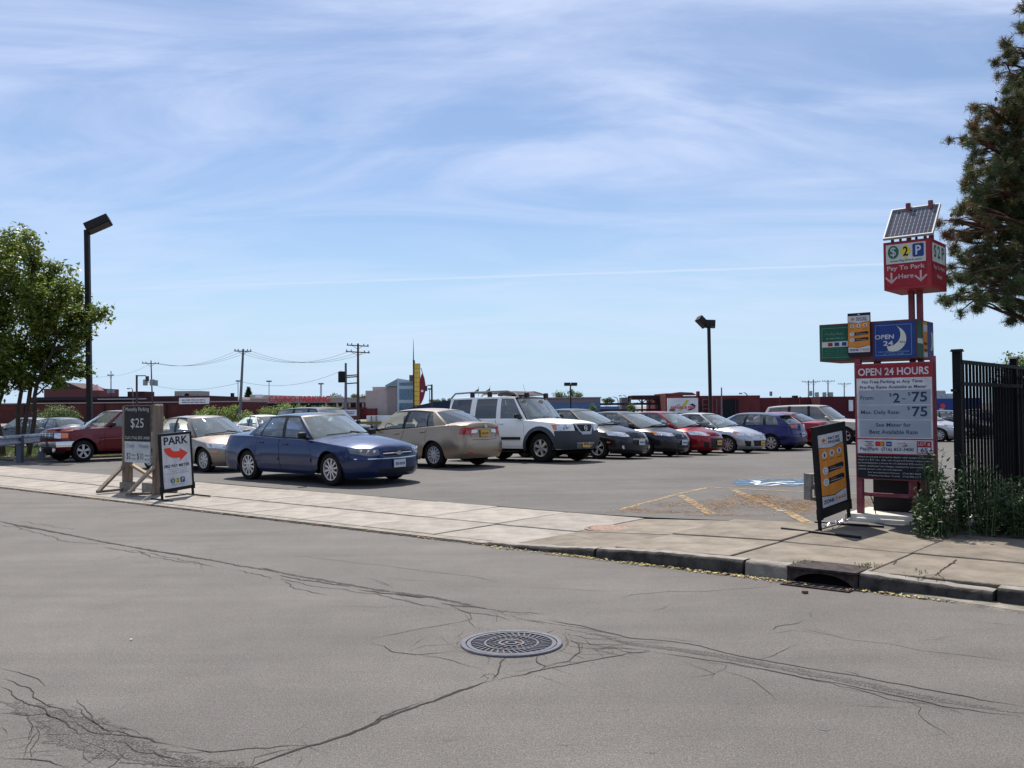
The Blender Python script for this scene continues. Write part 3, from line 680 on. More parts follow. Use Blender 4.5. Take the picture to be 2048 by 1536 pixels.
band([(0, 1044), (60, 1054), (140, 1070), (215, 1086), (270, 1095), (350, 1109), (430, 1122), (480, 1132), (540, 1141), (600, 1153), (660, 1163), (760, 1181), (860, 1194), (960, 1214), (1010, 1222), (1060, 1228)], .22, RAVD, .0012)
band([(1040, 1236), (1100, 1246), (1180, 1258), (1240, 1272)], .18, RAVD, .0012)
band([(1130, 1258), (1200, 1270), (1260, 1288), (1340, 1297), (1420, 1308), (1500, 1324), (1600, 1343), (1700, 1362), (1800, 1384), (1900, 1404), (2000, 1420), (2048, 1426)], .17, RAVL, .0012)
band([(1140, 1292), (1180, 1296), (1240, 1294), (1300, 1300)], .35, RAVR, .0016)
band([(1112, 1306), (1128, 1298), (1134, 1285), (1128, 1270), (1112, 1264)], .10, RAVR, .0016); band([(905, 1290), (915, 1300), (945, 1308), (985, 1314), (1030, 1316), (1075, 1313)], .07, RAVR, .0016)
band([(0, 1400), (60, 1415), (120, 1440), (180, 1480), (260, 1500), (340, 1520), (460, 1536)], .55, RAVL, .0012)
band([(0, 1428), (30, 1424), (66, 1430)], .16, RAVD, .0018); band([(70, 1470), (120, 1468), (160, 1466)], .16, RAVR, .002)
band([(240, 1524), (360, 1528), (480, 1530), (520, 1534)], .28, RAVL, .0018)
# oil spots
# fine branching hairline cracks
fine = MB(); fr_ = np.random.default_rng(19)
def hair(p, ang, L_, w, depth):
    n = max(2, int(L_ / .05)); pts = [p.copy()]
    for _ in range(n):
        ang += fr_.normal() * .13 + (fr_.normal() * .7 if fr_.random() < .12 else 0); p = p + Vector((math.cos(ang), math.sin(ang), 0)) * .05; pts.append(p.copy())
        if depth and fr_.random() < .10: hair(p.copy(), ang + fr_.choice([-1, 1]) * fr_.uniform(.5, 1.2), L_ * fr_.uniform(.25, .6), w * .7, depth - 1)
    ribbon(fine, pts, w, .0024)
for (x, y, n_, sp, L_) in ((1200, 1290, 14, 70, .5), (1060, 1330, 6, 60, .35), (60, 1440, 9, 90, .6), (200, 1490, 8, 110, .6), (330, 1112, 9, 160, .7), (700, 1180, 9, 170, .7), (960, 1222, 7, 60, .5), (1500, 1330, 6, 160, .7), (1800, 1395, 4, 160, .6), (880, 1290, 4, 90, .4), (1700, 1260, 3, 260, .6), (560, 1480, 5, 60, .3)):
    for _ in range(n_): hair(on_z(x + fr_.normal() * sp * .6, y + fr_.normal() * sp * .12), fr_.uniform(0, 6.28) if fr_.random() < .4 else U_ANG + fr_.normal() * .4, L_ * fr_.uniform(.4, 1.2), fr_.uniform(.003, .0055), 2)
tag(fine.build('hairline_crack', CRK, street), kind='stuff')
# cracked and spalled flags near the drain
cf = MB()
def fcrack(pp, w, zz=.0025):
    P = [on_g(x, y) for x, y in pp]; pts = jag(P, .012, .04); n = len(pts); vs = []
    for i, p in enumerate(pts):
        t = pts[min(i + 1, n - 1)] - pts[max(i - 1, 0)]; t.z = 0; t.normalize(); nn = Vector((-t.y, t.x, 0)) * w * fr_.uniform(.3, .7)
        for q in (1, -1): v = p + nn * q; vs.append((v.x, v.y, zg(v.x, v.y) + zz + .003))
    cf.add(vs, [(2 * i, 2 * i + 1, 2 * i + 3, 2 * i + 2) for i in range(n - 1)])
fcrack([(1912, 1120), (1895, 1133), (1880, 1145), (1872, 1153)], .014); fcrack([(1872, 1150), (1850, 1152), (1832, 1158)], .012); fcrack([(1875, 1146), (1884, 1156), (1878, 1161)], .010); fcrack([(1792, 1123), (1786, 1130)], .010)
fcrack([(1420, 1085), (1380, 1087), (1350, 1086)], .006); fcrack([(1100, 1066), (1160, 1074), (1190, 1082)], .006); fcrack([(700, 1010), (760, 1022), (840, 1030)], .006); fcrack([(150, 962), (200, 972), (240, 975)], .006)
tag(cf.build('flag_crack', CRK, swk), kind='stuff')
OIL = ravel_mat('oil_spot', (.06, .057, .056), (.10, .095, .092), .46)
for x, y, w in ((1130, 1490, .06), (1300, 1505, .05), (745, 1424, .03), (1475, 1407, .03), (610, 1332, .02), (100, 1510, .05), (1520, 1455, .03), (500, 1300, .05), (300, 1220, .06), (1650, 1460, .07), (820, 1130, .06), (1420, 1250, .05), (900, 1480, .05), (1250, 1420, .04)): band([(x - 18, y), (x, y + 1), (x + 18, y)], w, OIL, .0022, 'oil_spot')

# ---- painted lines in the lot
def stripe(mb, pp, w, dz=.006, seg=.12):
    P = [on_g(x, y) for x, y in pp]; pts = []
    for a, c in zip(P[:-1], P[1:]):
        n = max(1, int((c - a).length / seg)); pts += [a.lerp(c, i / n) for i in range(n)]
    pts.append(P[-1]); n = len(pts); vs = []
    for i, p in enumerate(pts):
        t = pts[min(i + 1, n - 1)] - pts[max(i - 1, 0)]; t.z = 0; t.normalize(); nn = Vector((-t.y, t.x, 0))
        for q in (-1, 1):
            v = p + nn * w * q / 2; vs.append((v.x, v.y, zg(v.x, v.y) + dz))
    mb.add(vs, [(2 * i, 2 * i + 1, 2 * i + 3, 2 * i + 2) for i in range(n - 1)])
def worn(name, col, thr=.42, sc=11):
    m, t, b = mat_new(name); b.inputs['Base Color'].default_value = (*col, 1); b.inputs['Roughness'].default_value = .8
    tc = N(t, 'ShaderNodeTexCoord'); nz = N(t, 'ShaderNodeTexNoise'); nz.inputs['Scale'].default_value = sc; nz.inputs['Detail'].default_value = 10; nz.inputs['Roughness'].default_value = .78
    t.links.new(tc.outputs['Object'], nz.inputs['Vector']); mr = N(t, 'ShaderNodeMapRange'); mr.inputs['From Min'].default_value = thr - .04; mr.inputs['From Max'].default_value = thr + .05
    t.links.new(nz.outputs['Fac'], mr.inputs['Value']); t.links.new(mr.outputs[0], b.inputs['Alpha']); return m
YEL = worn('worn_yellow_paint', (.29, .195, .09), .49); BLUP = worn('worn_blue_paint', (.035, .10, .18), .48, 6); WHP = worn('worn_white_paint', (.6, .63, .65), .40)
yl = MB()
stripe(yl, [(1238, 1020.5), (1300, 1004), (1358, 988), (1420, 975)], .10); stripe(yl, [(1358, 989), (1390, 1008), (1424, 1030)], .14); stripe(yl, [(1464, 979), (1496, 993), (1535, 1009), (1574, 1024), (1618, 1047)], .14)
stripe(yl, [(1420, 975), (1500, 979), (1600, 984), (1712, 988), (1860, 992)], .09); stripe(yl, [(1552, 952.5), (1604, 947)], .08); stripe(yl, [(1690, 951), (1720, 949)], .08)
tag(yl.build('yellow_marking', YEL, lot), kind='stuff')
bl = MB()
for k in range(9): stripe(bl, [(1462 + 4 * abs(k - 4), 959.5 + 1.5 * k), (1560, 958.5 + 1.6 * k), (1700, 958.5 + 1.7 * k)], .22, seg=.25)
o = bl.build('blue_accessible_marking', BLUP, lot); tag(o, kind='stuff')
wl = MB()
stripe(wl, [(1500, 966), (1522, 968.5), (1548, 965.5), (1590, 964)], .07, .010); stripe(wl, [(1548, 965.5), (1575, 969), (1610, 968)], .07, .010); stripe(wl, [(1504, 962.3), (1516, 963), (1512, 965)], .1, .010)
stripe(wl, [(1520, 964), (1512, 970), (1540, 972), (1560, 969)], .06, .010)
tag(wl.build('white_wheelchair_symbol', WHP, lot), kind='stuff')
wl = MB(); stripe(wl, [(1695, 934), (1760, 935), (1900, 937)], .12, .008); stripe(wl, [(1640, 915), (1700, 917)], .1, .008); tag(wl.build('pale_stall_line', BLUP, lot), kind='stuff')
# white splinter lying on the stripe
p = on_g(1563, 1024, .012); b = MB(); b.box((0, 0, 0), (.13, .02, .012), (0, 0, -.35)); tag(b.build('litter', mat('white_scrap', (.8, .8, .78), .6), None, loc=p), 'white splinter of litter lying across the yellow stripe', 'litter')
for x, y in ((1232, 1013), (1475, 1094), (1512, 1055), (318, 1010), (262, 1281)):
    p = on_g(x, y, .008) if y < 1090 and x > 300 else on_g(x, y, .008); b = MB(); b.box((0, 0, 0), (.020, .012, .006), (0, .1, random.random() * 3)); tag(b.build('litter', mat('white_scrap', (.8, .8, .78), .6), None, loc=p), 'tiny white scrap of paper on the pavement', 'litter', 'white scraps on the ground')
# ---- drifts of pine needles and dry leaves
def scatter(name, centres, n, L0, L1, wd, cols, seed, zfun=zg, parent=None, lift=.012):
    g = np.random.default_rng(seed); b = MB(); 
    tot = sum(c[4] for c in centres)
    for cx, cy, rx, ry, wgt in centres:
        for _ in range(int(n * wgt / tot)):
            r = g.normal(size=2) * .5; P = on_g(cx + r[0] * rx, cy + r[1] * ry) if zfun is zg else on_z(cx + r[0] * rx, cy + r[1] * ry)
            a = g.uniform(0, math.pi); L_ = g.uniform(L0, L1) / 2; d = Vector((math.cos(a), math.sin(a), 0)); nn = Vector((-d.y, d.x, 0)) * wd * g.uniform(.5, 1.2) / 2
            z = P.z + g.uniform(.003, lift); dz = g.uniform(-.004, .006)
            b.add([(*(P - d * L_ - nn).xy, z), (*(P + d * L_ - nn).xy, z + dz), (*(P + d * L_ + nn).xy, z + dz + .002), (*(P - d * L_ + nn).xy, z)], [(0, 1, 2, 3)], int(g.integers(len(cols))))
    o = b.build(name, cols, parent); tag(o, kind='stuff'); return o
N1 = mat('needle_orange', (.27, .15, .07), .9); N2 = mat('needle_tan', (.34, .24, .13), .9); N3 = mat('needle_brown', (.20, .11, .06), .9)
o = scatter('pine_needle_litter', [(1520, 999, 45, 12, 5), (1560, 1008, 80, 12, 4), (1440, 1010, 50, 12, 4), (1500, 994, 60, 6, 2), (1350, 1010, 40, 5, 1.3), (1600, 1015, 40, 16, 5), (1330, 1024, 90, 3, 2), (1440, 1031, 90, 2.5, 1.5), (1270, 1019, 30, 3, 1), (1730, 1005, 30, 10, 2), (1470, 1012, 120, 20, 2)], 4200, .05, .10, .005, [N1, N2, N3], 3)
tag(o, 'drifts of orange brown pine needles across the corner of the lot', 'needle litter')
gut = []
for s in lin(13.8, 17.1, 16) + lin(17.85, 24, 26): 
    q = fw(s, -.05); gut.append(q)
g = np.random.default_rng(5); b = MB(); LC = [mat('leaf_dry_yellow', (.50, .42, .18), .9), N2, mat('leaf_dry_green', (.30, .34, .12), .9), N3]
for q in gut:
    for _ in range(int(g.uniform(10, 75))):
        P = q + U * g.normal() * .13 + NV * g.normal() * .028; a = g.uniform(0, 3.14); L_ = g.uniform(.008, .022); d = Vector((math.cos(a), math.sin(a), 0)) * L_; nn = Vector((-d.y, d.x, 0)) * g.uniform(.3, .8); z = g.uniform(.004, .018)
        b.add([(*(P - d).xy, z), (*(P - nn).xy, z + .004), (*(P + d).xy, z + .002), (*(P + nn).xy, z)], [(0, 1, 2, 3)], int(g.integers(4)))
tag(b.build('gutter_debris', LC), 'line of dry leaves and blossom along the foot of the kerb', 'leaf litter', kind='stuff')
b = MB()
for _ in range(2600):
    s = g.uniform(-25, 13.6); P = fw(s, .0) + NV * g.normal() * .012; a = g.uniform(0, 3.14); L_ = g.uniform(.01, .03); d = Vector((math.cos(a), math.sin(a), 0)) * L_; nn = Vector((-d.y, d.x, 0)) * .5; z = .006 + g.uniform(0, .01)
    b.add([(*(P - d).xy, z), (*(P - nn).xy, z + .004), (*(P + d).xy, z + .002), (*(P + nn).xy, z)], [(0, 1, 2, 3)], int(g.integers(4)))
tag(b.build('driveway_joint_debris', [N3, CONC_DIRT, N2, N3]), 'brown grit along the joint between road and driveway apron', 'grit', kind='stuff')
# verges
def patch_ground(name, pp, dz, m, n=14):
    P = [on_g(x, y) for x, y in pp]; b = MB(); c = sum(P, Vector()) / len(P); c.z = zg(c.x, c.y)
    return P, c
ver = grid_sheet('verge', lin(-45, -10.9, 36), lin(4.6, 9.0, 11) + lin(9.5, 26, 20), lambda s, w: zl(s, w) + .03, DIRT)
b = MB()
for a, c in zip(lin(4.6, 26, 16)[:-1], lin(4.6, 26, 16)[1:]): b.bar(fw(-10.85, a + .02, zl(-10.85, a) + .03), fw(-10.85, c - .02, zl(-10.85, c) + .03), .14, .10)
b.build('edging_kerb', KERB_LT, ver)
# kerbed grass strip behind the pickup
gs2 = grid_sheet('weedy_verge', lin(18.35, 40, 45), lin(SWALK + .03, 20, 36), lambda s, w: zl(s, w) + .012, DIRT)
# ================================================================== SIGNS
WHITE = mat('sign_white', (.49, .50, .53), .6, var=.16, vscale=5, spec=.3); OFFW = mat('sign_offwhite', (.50, .52, .48), .6, var=.12, vscale=5)
INK = mat('sign_black', (.012, .013, .02), .55); INKN = mat('sign_navy_ink', (.03, .04, .09), .5); SRED = mat('sign_red', (.27, .018, .03), .6, var=.15, vscale=4)
SGREY = mat('sign_grey', (.27, .31, .37), .6, var=.06); SBLUE = mat('sign_blue', (.018, .045, .19), .5, var=.15, vscale=5); SGREEN = mat('sign_green', (.012, .085, .055), .55, var=.2, vscale=5)
SORANGE = mat('sign_orange', (.56, .21, .035), .6, var=.14, vscale=5); SYEL = mat('sign_yellow', (.62, .50, .04), .5); SGRN2 = mat('logo_green', (.02, .12, .07), .5); SMOON = mat('moon_cream', (.55, .56, .48), .5)
REDPOST = mat('faded_red_post', (.17, .035, .05), .6, 0, col2=(.25, .08, .10), vscale=6, bump=.15, bscale=30); REDBOX = mat('faded_red_box', (.22, .014, .025), .5, 0, col2=(.32, .03, .04), vscale=3)
FINE = mat('fine_print', (.45, .46, .48), .6); SRED2 = mat('arrow_red', (.62, .05, .03), .5)
PALE = mat('faded_white_print', (.50, .36, .36), .6)
def vplane(P0, axis):
    nrm = Vector((-axis.y, axis.x, 0))
    def f(px, py, off=0.0):
        d = ray(px, py); o = Vector((0, 0, CAM_H)); t = (P0 + nrm * off - o).dot(nrm) / d.dot(nrm); p = o + d * t
        return (p - P0).dot(axis), p.z
    return f
def fine_lines(parent, x0, x1, z0, z1, n, m, y, seed=1, name='fine_print', fill=.8):
    """unreadable small print: rows of word-long dashes"""
    g = np.random.default_rng(seed); b = MB(); h = (z1 - z0) / n
    for i in range(n):
        z = z1 - h * (i + .5); wdt = (x1 - x0) * g.uniform(fill, 1); x = (x0 + x1) / 2 - wdt / 2; e = x + wdt
        while x < e:
            l = g.uniform(.8, 2.6) * h; l = min(l, e - x); b.add([(x, y, z - h * .2), (x + l, y, z - h * .2), (x + l, y, z + h * .2), (x, y, z + h * .2)], [(0, 1, 2, 3)]); x += l + h * .35
    return b.build(name, m, parent)
def logo_s2p(par, x0, x1, z0, z1, y, white=True):
    w = (x1 - x0) / 3.25; h = z1 - z0; cz = (z0 + z1) / 2
    c1 = x0 + w * .5; c2 = (x0 + x1) / 2; c3 = x1 - w * .5
    disc(par, c1, cz, w * .5, h * .5, SGRN2, y, 'logo_disc'); text(par, '$', c1, cz, w * .52, h * .78, WHITE, y - .002, .02)
    poly(par, [(c2 - w * .52, cz), (c2, cz - h * .55), (c2 + w * .52, cz), (c2, cz + h * .55)], SYEL, y, name='logo_diamond'); text(par, '2', c2, cz, w * .46, h * .72, INK, y - .002, .025)
    r = w * .14; pts = []
    for (cx_, cz_), a0 in (((c3 + w * .5 - r, cz + h * .5 - r), 0), ((c3 - w * .5 + r, cz + h * .5 - r), 90), ((c3 - w * .5 + r, cz - h * .5 + r), 180), ((c3 + w * .5 - r, cz - h * .5 + r), 270)):
        for k in range(4): a = R(a0 + 30 * k); pts.append((cx_ + r * math.cos(a), cz_ + r * math.sin(a)))
    poly(par, pts[::-1], SBLUE, y, name='logo_square'); text(par, 'P', c3 + w * .02, cz, w * .5, h * .72, WHITE, y - .002, .03)

# ---------------- pylon
P0 = on_g(1718, 1041); pyl = empty('sign_pylon', P0, U_ANG, 'tall red parking pylon with solar panel, boxed signs and OPEN 24 HOURS rate board', 'parking sign')
VP = vplane(P0, U); Z0 = P0.z
def L2(px, py, off=0.0): x, z = VP(px, py, off); return x, z - Z0
bx0 = L2(1711, 800)[0]; bx1 = L2(1868, 800)[0]; bz1 = (L2(1711, 729)[1] + L2(1868, 722)[1]) / 2; bz0 = (L2(1713, 958)[1] + L2(1868, 963)[1]) / 2
bw = bx1 - bx0; bh = bz1 - bz0
DY = .62   # depth of the frame behind
# posts
def post(x, y, z0, z1, w=.07, name='post'):
    b = MB(); b.box((x, y, (z0 + z1) / 2), (w, w, z1 - z0)); return b.build(name, REDPOST, pyl, bevel=.006)
boxz1 = L2(1830, 637)[1]; boxz0 = L2(1830, 716)[1]; gx0 = L2(1637, 680)[0]; gx1 = L2(1831, 680)[0]
lx = (L2(1712, 990)[0] + L2(1724, 990)[0]) / 2
post(lx, .055, -.05, boxz0 + .02, .075)
post(bx1 - .02, .055, -.05, boxz0 + .02, .06); post(lx + .05, DY, -.05, boxz0 + .02, .075)
tx0, tx1 = L2(1766, 530)[0], L2(1861, 530)[0]; tz1 = (L2(1766, 484)[1] + L2(1861, 476)[1]) / 2; tz0 = (L2(1766, 576)[1] + L2(1861, 579)[1]) / 2
TD = .66
post(L2(1823, 600, .40)[0], .40, -.05, tz0 + .02, .065); post(L2(1839.5, 600, .40)[0], .40, -.05, tz0 + .02, .065)
b = MB(); zr = L2(1770, 991)[1]; b.box(((lx + bx0 + .62) / 2, .055, zr), (bx0 + .62 - lx, .035, .045)); b.box((bx0 + .62, .055, (zr + bz0) / 2), (.035, .035, bz0 - zr + .05)); b.build('cross_rail', REDPOST, pyl, bevel=.004)
b = MB(); b.tube([(lx + .13, .02, zr), (lx + .18, .03, zr - .15), (lx + .19, .05, .02), (lx + .16, .06, .0)], .006, 6); b.build('cable', INK, pyl)
# ---- rate board
bd = MB(); bd.box(((bx0 + bx1) / 2, 0, (bz0 + bz1) / 2), (bw, .035, bh)); board = bd.build('rate_board', mat('board_edge', (.20, .05, .06), .5), pyl, bevel=.003)
def bX(f): return bx0 + bw * f
def bZ(f): return bz1 - bh * f
Y = -.0195
def br(x0, x1, f0, f1, m, k=0, name='panel'): return rect(board, bX(x0), bX(x1), bZ(f1), bZ(f0), m, Y - .0018 * k, .0016, name)
br(.025, .985, .012, .128, SRED, 0); br(.025, .985, .128, .645, WHITE, 0); br(.055, .965, .232, .355, SGREY, 1, 'price_strip'); br(.055, .965, .362, .482, SGREY, 1, 'price_strip'); br(.055, .965, .489, .635, SGREY, 1, 'price_strip')
br(.025, .985, .645, .655, SRED, 1, 'rule'); br(.025, .985, .655, .775, WHITE, 0); br(.025, .985, .775, .785, SRED, 1, 'rule'); br(.012, .988, .785, .99, INK, 0)
def bt(s, x0, x1, f0, f1, m, bold=0.0, k=2): text(board, s, (bX(x0) + bX(x1)) / 2, (bZ(f0) + bZ(f1)) / 2, bX(x1) - bX(x0), bZ(f0) - bZ(f1), m, Y - .0018 * k, bold)
bt('OPEN 24 HOURS', .05, .95, .040, .105, WHITE, .02)
bt('No Free Parking at Any Time', .10, .87, .146, .180, INKN, .01); bt('Pre-Pay Rates Available at Meter', .07, .92, .192, .226, INKN, .01)
bt('From:', .075, .25, .280, .312, INKN, .01); bt('2', .50, .585, .258, .340, INKN, .035); bt('$', .45, .485, .258, .290, INKN, .01); bt('-', .61, .66, .305, .312, INKN, .03); bt('$', .685, .72, .252, .284, INKN, .01); bt('75', .735, .925, .250, .335, INKN, .035)
bt('Max. Daily Rate:', .08, .58, .405, .445, INKN, .01); bt('$', .675, .71, .372, .404, INKN, .01); bt('75', .735, .925, .374, .458, INKN, .035)
bt('See Meter for', .27, .72, .512, .545, INKN, .01); bt('Best Available Rate', .185, .80, .572, .606, INKN, .01)
bt('Pay2Park  (716) 853-3400', .06, .745, .722, .758, INKN, .01)
br(.785, .965, .665, .712, SRED, 1, 'lot_panel'); br(.785, .965, .712, .768, SRED, 1, 'lot_panel'); br(.797, .953, .716, .762, WHITE, 2, 'lot_panel'); bt('LOT #', .80, .95, .674, .704, WHITE, .01, 3); bt('65', .83, .92, .722, .756, INKN, .03, 3)
for x0, x1, m_, m2 in ((.125, .235, SBLUE, SORANGE), (.26, .375, SRED, SORANGE), (.40, .47, SBLUE, WHITE), (.54, .665, WHITE, SRED)):
    br(x0, x1, .672, .712, m_, 1, 'card_logo')
    if m2 is SORANGE and m_ is SBLUE: br(x0, x1, .680, .703, WHITE, 2, 'card_logo'); br(x0, x1, .702, .712, SORANGE, 2, 'card_logo'); bt('VISA', x0 + .03, x1 - .02, .684, .699, INKN, .01, 3)
    elif m_ is SRED: disc(board, bX(x1 - .035), bZ(.692), .03 * bw, .018 * bh, SORANGE, Y - .004, 'card_logo'); disc(board, bX(x0 + .035), bZ(.692), .03 * bw, .018 * bh, mat('card_red', (.5, .03, .04), .5), Y - .0045, 'card_logo')
    elif m_ is SBLUE: bt('AMEX', x0 + .006, x1 - .006, .684, .700, WHITE, .01, 2)
    else: poly(board, [(bX(x1 - .07), bZ(.710)), (bX(x1), bZ(.710)), (bX(x1), bZ(.694))], SRED, Y - .0036, name='card_logo'); bt('DISCOVER', x0 + .01, x1 - .01, .680, .691, INKN, .0, 2)
for i, (s, x0, x1) in enumerate((('Failure to pre-pay or properly display valid receipt on dash will', .03, .965), ('result in a $75 max. daily rate charge and further subject vehicle', .03, .975), ('to immobilization (release fee of additional $75) and/or tow', .03, .93), ('vehicle. (additional tow charges, assessed by tow company) at', .03, .945), ('vehicle owner\'s sole risk and expense.', .03, .60))):
    bt(s, x0, x1, .797 + .0265 * i, .815 + .0265 * i, FINE, .0)
bt('For Immobilization Release:   (716) 861-8888', .16, .83, .932, .949, FINE); bt('If Vehicle Has Been Towed:   (716) 896-5217', .16, .83, .958, .975, FINE)
# ---- long box sign with three panels
gz0, gz1 = boxz0, boxz1
b = MB(); b.box(((gx0 + gx1) / 2, .03 + .36, (gz0 + gz1) / 2), (gx1 - gx0, .72, gz1 - gz0)); bs = b.build('box_sign', mat('box_frame', (.14, .035, .04), .6), pyl, bevel=.006)
gw = (gx1 - gx0); Yb = .028
q1 = L2(1697, 680)[0]; q2 = L2(1742, 680)[0]
rect(bs, gx0 + .012, q1 + .03, gz0 + .012, gz1 - .02, SGREEN, Yb - .004, .003, 'green_panel')
def outline(par, x0, x1, z0, z1, m, y, t=.006):
    for a in ((x0, x1, z0, z0 + t), (x0, x1, z1 - t, z1), (x0, x0 + t, z0, z1), (x1 - t, x1, z0, z1)): rect(par, *a, m, y, .0012, 'panel_border')
GL = mat('green_line', (.14, .24, .18), .6)
outline(bs, gx0 + .035, q1 - .005, gz0 + .045, gz1 - .05, GL, Yb - .006)
text(bs, 'Pre-Pay Meter', (gx0 + q1) / 2 + .01, gz1 - .13, (q1 - gx0) * .62, .034, GL, Yb - .006, .01); fine_lines(bs, gx0 + .06, q1 - .03, gz1 - .20, gz1 - .17, 1, GL, Yb - .0055, 3)
rect(bs, gx0 + .035, q1 - .01, gz1 - .295, gz1 - .225, OFFW, Yb - .0065, .0012, 'card_strip')
for x, m_ in ((.30, SRED), (.52, SBLUE), (.76, SBLUE)): rect(bs, gx0 + (q1 - gx0) * x, gx0 + (q1 - gx0) * (x + .15), gz1 - .283, gz1 - .237, m_, Yb - .008, .0012, 'card_logo')
fine_lines(bs, gx0 + .06, q1 - .03, gz0 + .06, gz0 + .20, 5, mat('green_faint', (.04, .14, .09), .6), Yb - .0055, 5)
mx0, mx1 = q2 + .02, gx1 - .01
rect(bs, mx0, mx1, gz0 + .012, gz1 - .02, SBLUE, Yb - .004, .003, 'blue_panel'); BL = mat('blue_line', (.16, .24, .42), .6); outline(bs, mx0 + .025, mx1 - .04, gz0 + .045, gz1 - .055, BL, Yb - .006)
text(bs, 'OPEN', mx0 + (mx1 - mx0) * .27, gz1 - .20, (mx1 - mx0) * .46, .055, WHITE, Yb - .008, .015); text(bs, '24', mx0 + (mx1 - mx0) * .36, gz1 - .28, (mx1 - mx0) * .24, .06, WHITE, Yb - .008, .02)
mc = (mx0 + (mx1 - mx0) * .40, gz1 - .21); mr = .155; pts = []
for i in range(19):
    a = R(-112 + 172 * i / 18); pts.append((mc[0] + .04 + mr * math.cos(a), mc[1] - .02 + mr * math.sin(a)))
for i in range(17):
    a = R(52 - 156 * (i + .5) / 17); pts.append((mc[0] - .015 + mr * .92 * math.cos(a), mc[1] + .035 + mr * .92 * math.sin(a)))
b = MB(); n1 = 19; vs = [(x, Yb - .0075, z) for x, z in pts]
fs = []; 
for i in range(18):
    j = int(round((18 - i) / 18 * 16)); j2 = int(round((18 - i - 1) / 18 * 16)); jj = 19 + max(0, min(16, j)); jj2 = 19 + max(0, min(16, j2))
    fs.append((i, i + 1, jj2, jj) if jj != jj2 else (i, i + 1, jj))
b.add(vs, fs); b.build('crescent_moon', SMOON, bs)
text(bs, 'hrs', mc[0] + .15, mc[1] - .06, .06, .028, SBLUE, Yb - .010, .01)
text(bs, 'NO FREE PARKING', (mx0 + mx1) / 2 - .008, gz0 + .088, (mx1 - mx0) * .74, .022, BL, Yb - .008, .01); text(bs, 'AT ANY TIME', (mx0 + mx1) / 2 - .008, gz0 + .060, (mx1 - mx0) * .5, .020, BL, Yb - .008, .01)
# side face of the box
for y0, y1, m_ in ((.05, .28, SGREEN), (.30, .48, SORANGE), (.50, .73, SBLUE)):
    b = MB(); b.box((gx1 + .002, (y0 + y1) / 2, (gz0 + gz1) / 2), (.003, y1 - y0, gz1 - gz0 - .03)); b.build('side_panel', m_, bs)
b = MB(); b.prism([(.33, 0), (.46, 0), (.46, .07), (.33, .07)], 0, .001, axis='x'); 
for (y0, y1, z0, z1, m_) in ((.07, .27, gz1 - .29, gz1 - .23, OFFW), (.31, .47, gz1 - .14, gz1 - .05, WHITE), (.31, .47, gz0 + .03, gz0 + .08, WHITE), (.33, .46, gz1 - .30, gz1 - .27, INK), (.33, .46, gz1 - .38, gz1 - .35, INK)):
    b = MB(); b.box((gx1 + .0045, (y0 + y1) / 2, (z0 + z1) / 2), (.002, y1 - y0, z1 - z0)); b.build('side_print', m_, bs)
b = MB(); pts = [(.62 + .09 * math.cos(a), (gz0 + gz1) / 2 + .13 * math.sin(a)) for a in [R(-100 + 20 * i) for i in range(9)]] + [(.60 + .05 * math.cos(a), (gz0 + gz1) / 2 + .11 * math.sin(a)) for a in [R(60 - 20 * i) for i in range(8)]]
b.prism(pts, gx1 + .003, gx1 + .005, axis='x'); b.build('crescent_moon', SMOON, bs)
